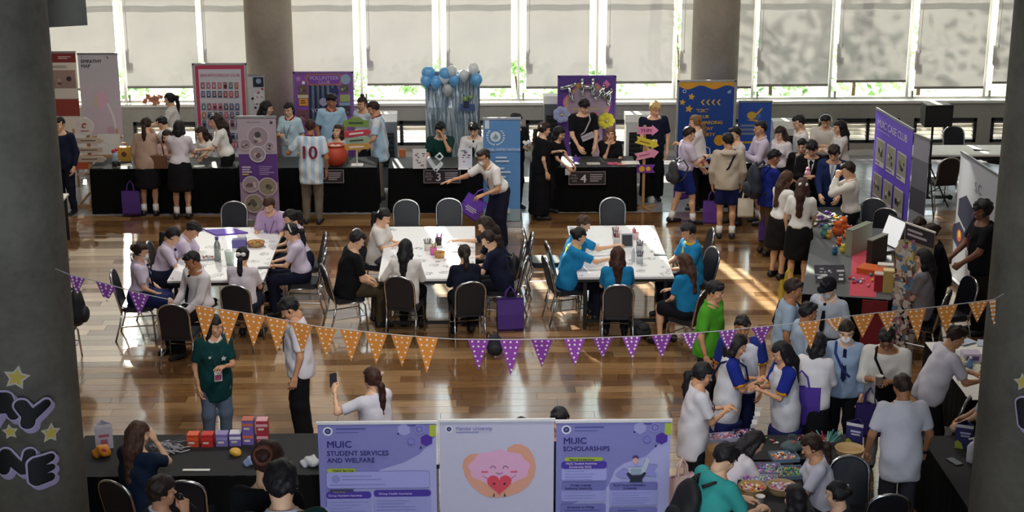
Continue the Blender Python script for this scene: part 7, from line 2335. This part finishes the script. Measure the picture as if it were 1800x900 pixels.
P(545, 209, 8, 'boy in striped jersey with wine number 10 on his back', h=1.74, top=(JER, 's', 'l', WINE), bot=('pants', '726A5E'), hair=('short', 'dr'), skin='t', aL=(.22, .22, -.22), aR='down', extra=('number',), shoe='1E1E24', hL='flat', yaw=-10)
P(583, 164, 165, 'tall man in light blue jersey with black bowl haircut behind the pot', h=1.72, top=('A9CBE6', 's', 'l', WINE), bot=('pants', '2A2E3A'), hair=('bowl', 'k'), skin='t', aR='down', aL='down', yaw=-25)
P(593, 219, 205, 'seated girl with auburn hair looking up from behind the terracotta pot', sit=True, h=1.58, sex='f', top=('C8D2E2', 's', 'u'), bot=('pants', '2A2E3A'), hair=('mid', 'dr'), pitch=-14, chair=False, aR='table', aL='table')
P(636, 170, 215, 'woman with high topknot bun behind the green direction board', h=1.62, sex='f', top=('C8D2E2', 's', 'u'), bot=('pants', '2A2E3A'), hair=('topbun', 'b'), pitch=10, skin='m')
P(656, 177, 268, 'man in striped jersey with wine shoulder bands and khaki trousers, facing left', h=1.74, top=(JER, 's', 'l', WINE), bot=('pants', '857B6C'), hair=('short', 'b'), skin='m', aR='down', aL=(.05, .25, -.42), pitch=26, shoe='3A3A40')
# --- booth 3
P(774, 214, 182, 'seated man in dark green shirt hiding his face with one hand', sit=True, h=1.70, top=('123A34', 's', 'u', {'collar': 'E4E0DC'}), bot=('pants', BLK), hair=('bowl', 'k'), aL='face', aR='table', pitch=16, chair=False, skin='m')
P(833, 215, 192, 'seated man in white shirt and black necktie beside the blue banner', sit=True, h=1.70, top=('E6E2DE', 'l', 't'), bot=('pants', BLK), hair=('bowl', 'k'), extra=('tie', ('lanyard', '3A3A48', 'D0D0D8')), aR='table', aL='table', pitch=20, chair=False)
p = P(850, 262, 232, 'masked student in white shirt bending over with a purple tote bag', h=1.70, lean=32, pitch=18, top=(WHT, 's', 't'), bot=('wide', '1A1C30'), hair=('short', 'b'), extra=('mask', 'glasses', ('lanyard', '2A2450', 'D8D0D8')), aR=(.22, .42, -.20), aL=(-.05, .22, -.36), skin='m', hR='flat')
tote((*at(850, 335, .98), 1.0), 'bright purple tote bag held by the bending masked student', .34, .34, '6A3CB4', hang=True, rz=-.2, tilty=.55)
P(908, 198, 150, 'person in black standing half hidden behind the sky blue banner', h=1.66, sex='m', top=(BLK, 's', 'u'), bot=('pants', BLK), hair=('short', 'k'), aL='hold', yaw=-30)
t = thing('flower_bouquet', 'small white flower bunch held beside the sky blue banner', 'flowers', PEOPLE[-1]['W'](Vector(PEOPLE[-1]['hands'][-1]) + Vector((0, .02, .05))))
b = MB().use(mat('E8E0DC', .8))
for q in range(6): b.ball((.05 * math.cos(q * 1.05), .05 * math.sin(q * 1.05), .02 * (q % 2)), .03, 7, 5)
b.build('petals', t, True); MB().use(mat('4A6A3A', .8)).tube([(0, 0, -.14), (0, 0, 0)], .012, 5).build('stem', t)
# --- booth 4
P(957, 214, 80, 'woman in black shirt and long black skirt left of the number 4 table', h=1.64, sex='f', top=(BLK, 's', 'u'), bot=('skirt', '0F0F13', .10), hair=('lowpony', 'b'), aR='down', aL='hold', extra=(('clip', 'E8DCD8'),), pitch=14)
P(984, 222, 120, 'person in black behind the woman in the long black skirt', h=1.48, sex='f', top=(BLK, 's', 'u'), bot=('pants', BLK), hair=('bob', 'k'), aR='low', aL='low', lean=14, pitch=25)
P(1027, 173, 168, 'young man in black tee with grey crossbody pouch behind number 4 table', h=1.78, top=(BLK, 's', 'u'), bot=('pants', BLK), hair=('bowl', 'k'), extra=(('strap', 'B0B0B4', 1),), aR='low', aL='low', pitch=24, yaw=-18)
t = thing('crossbody_pouch', 'grey white pouch worn by the young man in black tee', 'bag', (PEOPLE[-1]['W'](Vector(PEOPLE[-1]['T'](-.05, .17, .16))))); MB().use(mat('B8B4BC', .6)).box((0, 0, 0), (.22, .05, .10), Matrix.Rotation(-.4, 3, 'Y')).build('pouch_body', t); MB().use(mat('8A868E', .5)).box((0, -.027, .01), (.18, .006, .012), Matrix.Rotation(-.4, 3, 'Y')).build('zip', t)
P(1073, 222, 188, 'seated woman with long light brown hair and black tee at number 4 table', sit=True, h=1.62, sex='f', top=(BLK, 's', 'u'), bot=('pants', BLK), hair=('long', 'lb'), aR='chin', aL='table', pitch=6, chair=False, yaw=-8)
P(1152, 178, 175, 'blond man in navy tee and wide black trousers wearing a badge', h=1.76, top=('161C33', 's', 'u'), bot=('wide', '0F1016'), hair=('bowl', 'bl'), extra=(('lanyard', '161C33', 'B8A8B0'),), aR='low', aL='down', pitch=22, yaw=-20)
# --- right group in uniforms
p = P(1212, 222, 80, 'boy in lilac white shirt and blue shorts walking to the right', h=1.62, top=(LIL, 's', 't'), bot=('shorts', '1E2E7A'), hair=('short', 'b'), aR='hold', aL='low', sock='ECEAE8', shoe='17171B', stride=.16, extra=('watch',))
tote(p['W'](Vector(p['T'](-.30, .05, .02))), 'purple tote bag with white print carried by the walking boy', .26, .40, '6A3EA6', rz=.5)
backpack(p['W'](Vector(p['T'](.14, -.24, .02))), 'grey and black sports bag behind the walking boy', '3A3A40', -1.3, .85)
P(1222, 202, 285, 'woman with light brown hair in white tee, facing left before the star board', h=1.62, sex='f', top=('E6E2E0', 's', 'u'), bot=('pants', BLK), hair=('lowpony', 'lb'), aR='hold', aL='hold')
p = P(1280, 233, 5, 'boy in cream hoodie and dark blue shorts with crossbody strap, from behind', h=1.70, top=('C2B6A4', 'l', 'u'), bot=('shorts', '1B2656'), hair=('short', 'k'), extra=(('strap', '15151A', -1),), aL='down', aR='down', yaw=-25, sock='E8E6E2', shoe='26262C', skin='m')
g = Field((-.2, -.2, -.1), (.2, .2, .1), .018); g.ell((0, 0, 0), I3, (.14, .085, .05), 0)
o = link('hood', np_mesh('hood', [(*g.net(), 0)], [cloth('C2B6A4')]), p['root'], tuple(p['T'](0, -.10, .47)))
tote(p['W'](Vector(p['hands'][-1]) + Vector((0, 0, -.02))), 'purple tote bag hanging from the hand of the cream hoodie boy', .28, .38, '5A2E8A', rz=-.2, mark=False)
P(1292, 222, 250, 'man in pale grey shirt behind the cream hoodie boy', h=1.64, top=('D2CCC8', 's', 'u'), bot=('pants', '2A2A30'), hair=('short', 'k'), aR='hold', aL='hold')
p = P(1337, 212, 262, 'young man in crisp white shirt facing left, white socks and black shoes', h=1.72, top=(LIL, 'l', 't'), bot=('shorts', '1B2444'), hair=('short', 'k'), aR='hold', aL='hold', sock='ECEAE8', skin='m', pitch=4)
tote((*at(1312, 330, .95), .95), 'cream cloth bag between hoodie boy and the navy backpack', .24, .30, 'D8D0BC', mark=False)
P(1372, 222, 235, 'girl with dark hair and white school blouse looking down left', h=1.58, sex='f', top=('E4E0E4', 's', 't'), bot=('skirt', BLK), hair=('mid', 'b'), pitch=25)
P(1405, 202, 265, 'tall man in white shirt facing left by the low white cooler', h=1.72, top=('EAE8EA', 'l', 't'), bot=('pants', '1A1A20'), hair=('short', 'k'), pitch=18)
P(1452, 199, 190, 'boy in white uniform with white headphones looking down', h=1.64, top=('D8D2CC', 's', 't'), bot=('pants', '1A1A20'), hair=('short', 'k'), pitch=28, extra=('phones',), aR='hold', aL='hold')
P(1476, 211, 262, 'woman with long black hair in white shirt facing the headphones boy', h=1.60, sex='f', top=('E8E4E2', 'l', 't'), bot=('skirt', BLK), hair=('long', 'k'), aR='hold', aL='hold')
p = P(1361, 262, 78, 'boy in royal blue jacket carrying a big dark backpack', h=1.66, top=('1E2C86', 'l', 'u', {'collar': 'D8D6D2'}), bot=('pants', '5A4630'), hair=('short', 'k'), aR='hold', aL='hold', skin='t', pitch=18, shoe='17171B')
backpack(p['W'](Vector(p['T'](0, -.26, .26))), 'big dark navy backpack on the boy in royal blue', '1C2534', -math.radians(78), 1.15)
tote((*at(1348, 372, .68), .68), 'purple bag at the knees of the backpack boy', .22, .30, '4E2C84', mark=False)
P(1384, 300, 60, 'girl with straight brown hair in white blouse, back half turned', h=1.62, sex='f', top=(WHT, 's', 't'), bot=('skirt', '1A181A', .50), hair=('long', 'br'), aR='hold', aL='hold', pitch=20, lean=8, shoe='17171B')
P(1411, 313, 25, 'girl with white hair bow, long dark hair and black skirt, from behind', h=1.64, sex='f', top=(WHT, 's', 't'), bot=('skirt', '131316', .50), hair=('long', 'dr'), extra=('bow',), aR='low', aL='down', pitch=18, yaw=-20, shoe='17171B')
tote((*at(1388, 470, .62), .62), 'yellow tote bag between the two girls in black skirts', .26, .32, 'C8B03A', mark=False, rz=.4)
P(1411, 243, 205, 'man in black suit standing behind, face half hidden', h=1.55, top=(BLK, 'l', 'u'), bot=('pants', BLK), hair=('short', 'k'))
P(1428, 246, 195, 'man in black suit looking down at a pink toy in his hands', h=1.70, top=('121216', 'l', 'u'), bot=('pants', BLK), hair=('bowl', 'k'), aR='hold', aL='hold', pitch=32, hR='grip', hL='grip', extra=(('lapels', '1A1A22'),))
o = MB().use(mat('E0A8B8', .7)).ball((0, 0, 0), (.05, .05, .06)).ball((0, 0, .07), .035).build('pink_toy', None, True, (*at(1420, 305, 1.22), 1.22)); tag(o, 'small pink toy held by the man in the black suit', 'toy')
P(1467, 254, 200, 'man in navy blue suit with grey lit hair looking down', h=1.72, top=('1C2C58', 'l', 'u'), bot=('pants', '1A2848'), hair=('bowl', 'b'), aR='low', aL='low', pitch=30, extra=(('lapels', '9AA8B8'),))
P(1492, 284, 285, 'man in cream shirt biting a snack, facing left', h=1.70, top=('E6E2DC', 'l', 't'), bot=('pants', '16161C'), hair=('short', 'b'), aR='face', aL='face', pitch=22, hR='grip', hL='grip')
# --- right edge
P(1617, 381, 200, 'woman peeking out behind the collage poster board', h=1.60, sex='f', top=('1E1E24', 's', 'u'), bot=('pants', BLK), hair=('short', 'b'), lean=10, pitch=20)
P(1637, 393, 262, 'woman in black tee with bun and fringe leaning over the craft table', h=1.62, sex='f', top=(BLK, 's', 'u'), bot=('pants', BLK), hair=('bun', 'b'), lean=14, pitch=22, aR='table', aL='low', extra=(('clip', 'C8C4C4'),))
P(1624, 437, 300, 'long haired woman in grey tee sitting behind the collage poster', sit=True, seat=.56, h=1.74, sex='f', top=('87838A', 's', 'u'), bot=('pants', '2A3048'), hair=('long', 'k'), aR='lap', aL='lap', pitch=12, lean=0)
P(1728, 352, 268, 'curly haired bearded man in black polo with badge at the right pillar', h=1.84, top=(BLK, 's', 'u'), bot=('pants', '26221C'), hair=('curly', 'k'), skin='d', fat=1.28, extra=(('lanyard', '8A2A3A', 'C8C4CC'),), aR='low', aL='low', hR='grip', hL='grip')
# --- left craft table
P(472, 346, 192, 'girl in lilac shirt with parted brown hair at the far side of left table', sit=True, h=1.64, sex='f', top=('B79CC4', 's', 't'), bot=('skirt', BLK), hair=('lowpony', 'dr'), aR='table', aL='table', pitch=28, lean=14, extra=(('lanyard', '5A3A78', 'C8B8D8'),))
P(510, 368, 262, 'girl with black ponytail behind the headband girl at left table', sit=True, h=1.62, sex='f', top=(LIL, 's', 't'), bot=('skirt', NAVY), hair=('pony', 'k'), aR='table', aL='table', pitch=26, lean=12)
P(511, 392, 268, 'girl in lilac shirt with white headband at the right of left table', sit=True, h=1.62, sex='f', top=(LIL, 's', 't'), bot=('pants', '171B30'), hair=('lowpony', 'k'), extra=('band',), aR='table', aL='table', pitch=24, lean=10)
P(303, 399, 85, 'girl in lilac shirt bending over her work at left table', sit=True, h=1.60, sex='f', top=(LIL, 's', 't'), bot=('skirt', NAVY), hair=('lowpony', 'k'), aR='table', aL='table', pitch=34, lean=20, extra=(('tie', '1B2550'),))
P(338, 388, 92, 'short haired student leaning far over the left craft table', sit=True, h=1.62, top=(LIL, 's', 't'), bot=('pants', NAVY), hair=('short', 'k'), aR='table', aL='table', pitch=42, lean=28, skin='m')
P(247, 426, 88, 'masked girl in pale lilac shirt at the left edge of the hall', sit=True, h=1.60, sex='f', top=(LIL, 's', 't'), bot=('skirt', '1B2550'), hair=('bun', 'b'), extra=('mask', ('tie', '1B2550')), aR='lap', aL='lap', pitch=14)
P(337, 441, 230, 'stocky man in white shirt and dark tie turned sideways at left table', sit=True, chair=False, h=1.70, top=('E2DEE4', 'l', 't'), bot=('pants', '17171D'), hair=('short', 'k'), skin='t', aR='lap', aL='low', pitch=24, extra=('tie',), fat=1.2, yaw=10)
P(426, 434, 8, 'student with white ribbon in black ponytail, from behind at left table', sit=True, h=1.62, sex='f', top=('DCD4DE', 's', 'u'), bot=('skirt', '171B30'), hair=('lowpony', 'k'), aR='table', aL='table', extra=('bow',), pitch=16, lean=10)
# --- middle craft table
P(627, 405, 72, 'broad man in black polo and khaki trousers at the middle table', sit=True, h=1.76, top=(BLK, 's', 'u'), bot=('pants', '433B2C'), hair=('short', 'k'), aR='lap', aL='lap', pitch=30, fat=1.12, lean=10)
P(674, 366, 110, 'girl in white jacket with white hair clip lit by her phone', sit=True, h=1.58, sex='f', top=('E0DCD8', 's', 'u'), bot=('pants', '4A4A50'), hair=('lowpony', 'k'), extra=(('clip', 'EAE8EE'),), aR='hold', aL='hold', pitch=28, lean=8)
P(713, 420, 12, 'girl in white long sleeves with very long black hair, from behind', sit=True, h=1.64, sex='f', top=('E9E5E1', 'l', 'u'), bot=('pants', '17171B'), hair=('long', 'k'), aR='table', aL=(.18, .24, -.34), pitch=14, lean=6)
P(816, 430, 350, 'student in navy sweater with low bun, from behind at middle table', sit=True, h=1.60, sex='f', top=('161B2E', 'l', 'u'), bot=('pants', '13151F'), hair=('lowpony', 'b'), aR='table', aL='table', pitch=22, lean=14)
P(858, 405, 280, 'girl in navy shirt drawing at the right side of middle table', sit=True, h=1.62, sex='f', top=('171C31', 's', 'u'), bot=('pants', '13151F'), hair=('lowpony', 'b'), aR='table', aL='table', pitch=34, lean=16)
P(852, 380, 272, 'girl in navy jacket reaching over the middle table', sit=True, h=1.62, sex='f', top=('1B2238', 's', 'u'), bot=('pants', '13151F'), hair=('mid', 'b'), aR='reach', aL='table', pitch=30, lean=20)
# --- right craft table
YEL = ('scarf', 'E2D03C')
P(1026, 378, 82, 'scout in blue shirt with short brown hair, farther left at right table', sit=True, h=1.62, top=(BLUE, 's', 'u'), bot=('pants', '1C2030'), hair=('short', 'br'), aR='reach', aL='table', pitch=26, lean=16)
P(1018, 400, 78, 'scout girl in blue shirt with bun and yellow neckerchief, left of right table', sit=True, h=1.64, sex='f', top=(BLUE, 's', 'u'), bot=('pants', '17192A'), hair=('bun', 'k'), extra=(YEL,), aR='reach', aL='table', pitch=22, lean=12)
P(1086, 433, 2, 'scout girl with long brown hair, seen from behind at right table', sit=True, h=1.64, sex='f', top=(BLUE, 's', 'u'), bot=('pants', '17192A'), hair=('long', 'dr'), aR='table', aL='table', pitch=16, lean=6)
P(1203, 445, 318, 'scout girl with long sandy hair at the near right of right table', sit=True, h=1.60, sex='f', top=(BLUE, 's', 'u'), bot=('skirt', '14161F'), hair=('long', 'br'), aR='table', aL='lap', pitch=18, lean=8)
P(1211, 392, 250, 'scout boy in blue shirt and yellow neckerchief looking at the table', sit=True, h=1.64, top=(BLUE, 's', 'u'), bot=('pants', '17192A'), hair=('short', 'k'), extra=(YEL,), aR='table', aL='table', pitch=20, skin='m')
# --- people in front of the bunting
P(376, 553, 160, 'woman in dark green jersey with white collar behind the orange pennants', h=1.62, sex='f', top=('0F3A3C', 's', 'l', {'collar': 'D8D8DC'}), bot=('pants', '5C6A80'), hair=('mid', 'k'), aL='hold', aR='down', extra=(('lanyard', '0F3A3C', 'C25A86'), ('print', 'B8C8C8')), yaw=-35, skin='m')
P(508, 522, 262, 'man in white tee and wide black trousers looking down, left centre', h=1.76, top=('DEDCE6', 's', 'u'), bot=('wide', '121216'), hair=('bowl', 'k'), aR='phone', aL='down', pitch=36, lean=4, skin='m', extra=(('lanyard', '2A2A34', 'B04A3A'),))
p = P(653, 645, 318, 'woman in white blouse with claw clipped ponytail holding up a phone', h=1.62, sex='f', top=('D8D6E2', 's', 'u'), bot=('pants', '17171B'), hair=('lowpony', 'dr'), extra=(('clip', 'D8B8A8'),), aL=(.10, .34, .05), aR='low', hL='grip', pitch=8)
hp = p['W'](Vector(p['hands'][-1]))
t = thing('phone', 'dark phone held upright by the woman with the clipped ponytail', 'phone', (hp[0], hp[1], hp[2] - .01), .5); MB().use(mat('2A262C', .3)).prism(rrect(-.037, -.02, .037, .13, .012), -.005, .005, lambda a_, b_, d: (a_, d, b_)).build('phone_body', t); MB().use(mat('6A6A74', .2)).box((0, .0058, .055), (.064, .001, .135)).build('screen', t)
P(984, 716, 170, 'person with black hair standing right behind the scholarships banner', h=1.70, top=('1B2040', 's', 'u'), bot=('pants', BLK), hair=('short', 'k'))
P(916, 735, 180, 'person with black hair just showing above the lavender banner', h=1.54, top=(NAVY, 's', 'u'), bot=('pants', BLK), hair=('short', 'k'))
# --- left foreground booth
P(243, 740, 30, 'woman with very long brown hair at the left black table, from behind', sit=True, h=1.82, sex='f', top=('15233A', 's', 'u'), bot=('pants', '1A1A20'), hair=('long', 'br'), aR='face', aL='table', yaw=25)
P(283, 836, 60, 'boy speaking into a black microphone at the bottom left', h=1.88, top=('1A2A3A', 's', 'u', {'collar': 'D0CCD4'}), bot=('pants', BLK), hair=('bowl', 'b'), aR='chin', aL='lap', hR='grip', pitch=2, skin='m', chair=False)
hp = PEOPLE[-1]['W'](Vector(PEOPLE[-1]['hands'][1]))
t = thing('microphone', 'black microphone held by the boy at the bottom left', 'microphone', (hp[0], hp[1], hp[2]), .6); MB().use(M_BLACK).tube([(.10, .0, -.10), (-.02, 0, .03)], .013, 8).build('grip', t); MB().use(mat('2A2A2E', .4, .5)).ball((-.03, 0, .045), .03).build('mic_head', t, True)
P(470, 776, 12, 'woman with dark brown hair in a scrunchie, close to the viewer at bottom left', zoff=2.3, h=1.60, sex='f', top=('16161C', 's', 'u'), bot=('pants', BLK), hair=('bun', 'dr'), extra=('scrunchie',), pitch=30, lean=8, aR='hold', aL='hold')
P(492, 808, 352, 'boy in dark green jersey with white collar, from behind at bottom left', zoff=2.3, h=1.66, top=('0F3A3C', 's', 'u', {'collar': 'C8C8D6'}), bot=('pants', BLK), hair=('short', 'k'), pitch=10, aR='hold', aL='hold')
# --- crowd at the right
P(1258, 493, 118, 'man in bright green polo shirt facing right', h=1.70, top=('4FA02C', 's', 'u', {'collar': '4FA02C'}), bot=('pants', '23232A'), hair=('short', 'k'), skin='m', fat=1.06)
P(1396, 489, 100, 'man in pale blue open shirt with dark strap, facing right', h=1.70, top=('9FB4CC', 's', 'u'), bot=('pants', '20242E'), hair=('short', 'b'), skin='t', extra=(('strap', '1A1C26', 1),), pitch=14)
P(1457, 487, 222, 'masked person in black cap, pale shirt and dark tie at the craft table', h=1.64, top=('B9C2D2', 's', 't', {'collar': 'DCDCE0'}), bot=('pants', '1A1E2A'), hair=('short', 'k'), extra=('cap', 'mask', 'tie'), pitch=18)
P(1422, 530, 80, 'boy in pale blue shirt with red collar edge, seen from behind', h=1.62, top=('A8BBD2', 's', 't'), bot=('pants', '1A1E2A'), hair=('short', 'k'), skin='t', yaw=-5, pitch=12)
P(1306, 554, 185, 'tanned student behind the two jersey girls, face behind the pennant', h=1.66, top=('D2D4DE', 's', 'u', {'sleeve': '20307A', 'cuff': 'D89A2A'}), bot=('pants', '1A2048'), hair=('short', 'k'), skin='t', pitch=10)
P(1297, 587, 95, 'girl in white and royal blue jersey reading a folded paper strip', h=1.62, sex='f', top=('D4D6E0', 's', 'l', {'sleeve': '1F2E8A', 'cuff': 'D89A2A', 'collar': '1F2E7A'}), bot=('skirt', '1A2258', .5), hair=('bob', 'k'), aR='hold', aL='hold', pitch=26, skin='m', extra=(('strap', '1A2040', -1),))
P(1374, 600, 262, 'girl in white and royal blue jersey with long black hair, facing left', h=1.62, sex='f', top=('D4D6E0', 's', 'l', {'sleeve': '1F2E8A', 'cuff': 'D89A2A'}), bot=('skirt', '1A2258', .5), hair=('long', 'k'), aR='hold', aL='hold', pitch=26, skin='m', extra=('watch',))
t = thing('paper_strip', 'long white paper strip held between the two jersey girls', 'paper', (*at(1334, 712, 1.12), 1.12)); b = MB().use(M_WHITE)
for k in range(5): b.box((-.012 * k, 0, -.05 - .045 * k), (.055, .004, .046), Matrix.Rotation(.25 * (-1) ** k, 3, 'X'))
b.build('folded_strip', t)
paper_cup((*at(1238, 715, 1.14), 1.12), 'cream paper cup carried by the woman in white polo')
p = P(1440, 585, 28, 'student with black bob and white cardigan carrying a violet bag', h=1.57, sex='f', top=('E2E0E6', 'l', 'u'), bot=('skirt', '15151A', .5), hair=('bob', 'k'), aR='hold', aL='hold', pitch=18, yaw=15)
tote(p['W'](Vector(p['T'](-.10, -.20, .36))), 'large violet shopping bag on the shoulder of the bob haired student', .42, .46, '4A2C96', hang=True, mark=False, rz=-.15)
P(1489, 563, 195, 'masked student with pale blue shirt, navy tie and dark ponytail', h=1.66, sex='f', top=('93A8C6', 'l', 'u', {'collar': 'A8BAD2'}), bot=('pants', '14161E'), hair=('lowpony', 'b'), extra=('mask', ('tie', '1A2040'), ('strap', '2A3A78', -1)), pitch=18)
p = P(1561, 574, 200, 'man in loose white tee looking down, dark bag across his chest', h=1.72, top=('DEDCD8', 'm', 'u'), bot=('pants', '8A8A8E'), hair=('short', 'k'), skin='t', pitch=38, lean=8, aR='hold', aL='hold', extra=('glasses', ('strap', '14141A', -1)), fat=1.1)
o = MB().use(cloth('131318')).prism(rrect(-.17, -.12, .17, .10, .05), -.05, .05, lambda a_, b_, d: (a_, d, b_)).build('sling_bag', None, False, p['W'](Vector(p['T'](-.10, .22, .12)))); tag(o, 'black sling bag worn in front by the man in loose tee', 'bag')
tote((*at(1530, 690, .95), 1.0), 'dark purple tote bag hanging from the arm of loose tee man', .28, .38, '2E2068', mark=False)
paper_cup(p['W'](Vector(p['hands'][1]) + Vector((0, 0.05, -.02))), 'cream paper cup held by the man in the loose white tee')
P(1682, 571, 82, 'young man in white shirt bending toward the paper table at right', h=1.70, top=('D6D4E2', 's', 'u'), bot=('pants', '1A1A20'), hair=('short', 'b'), pitch=26, lean=22, aR='table', aL='table', skin='m')
P(1742, 628, 300, 'person in white shirt with black hair beside the right pillar', h=1.66, top=('D2D0D8', 's', 'u'), bot=('pants', '1A1A20'), hair=('bob', 'k'), sex='f', lean=16, aR='low', aL='low', fat=1.15)
P(1588, 657, 358, 'man in white polo shirt and grey trousers seen from behind', h=1.72, top=('D0D0DC', 's', 'l', {'collar': 'D6D6E0'}), bot=('pants', '44424A'), hair=('short', 'b'), skin='t', pitch=24, lean=6, aR='bag', aL='bag', hR='grip', hL='grip', extra=('watch',), fat=1.05)
P(1236, 637, 82, 'woman in white polo with long black ponytail beside the scholarships banner', h=1.66, sex='f', top=('D8D6DE', 's', 'l'), bot=('pants', '1A1A20'), hair=('lowpony', 'k'), aR='hold', aL='hold', pitch=22, yaw=8, skin='m', extra=(('lanyard', '3A2A50', 'C8C0C8'),))
p = P(1276, 779, 62, 'boy in teal tee with black backpack bending over the bead baskets', h=1.82, top=('3EA6A2', 's', 'u'), bot=('pants', '1A1A20'), hair=('bowl', 'k'), pitch=34, lean=16, aR='table', aL='table', skin='l', extra=(('strap', '14141A', 1),))
backpack(p['W'](Vector(p['T'](0, -.24, .22))), 'black backpack on the boy in the teal tee', '15161A', -math.radians(62), 1.05, -.25)
P(1327, 757, 75, 'girl in white with long black hair falling forward over the beads', sit=True, h=1.62, sex='f', top=('D8D2DA', 's', 'u'), bot=('pants', '1A1A20'), hair=('long', 'k'), pitch=38, lean=38, aR='table', aL='table', chair=False)
p = P(1428, 763, 275, 'girl in white school shirt threading beads, hair tied back', sit=True, h=1.62, sex='f', top=('D2D2E4', 's', 'u'), bot=('skirt', '1A1A20'), hair=('lowpony', 'b'), pitch=26, lean=10, aR='table', aL='table', chair=False, skin='m')
tote((*at(1200, 806, .95), .95), 'pale pink cloth bag hanging behind the teal tee boy', .26, .32, 'D8B8B8', mark=False, rz=.5)
P(1397, 852, 330, 'dark haired head at the bottom edge beside the bead baskets', sit=True, h=1.60, sex='f', top=('26262E', 's', 'u'), bot=('pants', BLK), hair=('bob', 'k'), chair=False)
P(1472, 846, 300, 'girl with black hair and white clip at the bottom right edge', sit=True, h=1.62, sex='f', top=('2A2A34', 's', 'u'), bot=('pants', BLK), hair=('bun', 'k'), extra=(('clip', 'E4E4EA'),), chair=False, aR='table', aL='table')
# chairs that people sit on
def near_label(x, y):
    return 'black banquet chair with silver frame, occupied'
who = {}
for i, (x, y, f_, lab) in enumerate(CHAIRS):
    c = chair(x - .02 * math.sin(math.radians(f_)), y - .02 * math.cos(math.radians(f_)), f_, 'chair', 'banquet chairs around the hall', key='black' if i % 4 else 'black')
    best = min(PEOPLE, key=lambda q: math.dist(q['base'][:2], (x, y)))
    words = best['root']['label'].split()
    cut = ' '.join(words[:9]).rstrip(',')
    for tail in ('at', 'the', 'of', 'with', 'and', 'a', 'in', 'her', 'over', 'from', 'left', 'right', 'far', 'middle', 'farther', 'near', 'behind', 'side'):
        if cut.split()[-1] == tail:
            cut = ' '.join(cut.split()[:-1])
    c['label'] = 'black chair under the ' + cut

chair(*at(315, 545, .75), 5, 'black chair back right behind the stocky man turned sideways', 'banquet chairs around the hall')
# lettering becomes real meshes
bpy.context.view_layer.update()
dg = bpy.context.evaluated_depsgraph_get()
for o, bd in TEXTS:
    src = bpy.data.meshes.new_from_object(o.evaluated_get(dg))
    vs, fs = [], []
    V0 = [tuple(v.co) for v in src.vertices]
    F0 = [tuple(p.vertices) for p in src.polygons]
    for dx, dz in ((-bd, 0.0), (0.0, 0.0012), (bd, 0.0024)):
        k = len(vs)
        vs += [(v[0] + dx, v[1], v[2] + dz) for v in V0]
        fs += [tuple(k + i for i in f) for f in F0]
    me = bpy.data.meshes.new('lettering')
    me.from_pydata(vs, [], fs)
    me.materials.append(o.data.materials[0])
    n_ = link('lettering', me, o.parent, o.location)
    n_.rotation_euler = o.rotation_euler
    n_.scale = o.scale
    bpy.data.objects.remove(o)
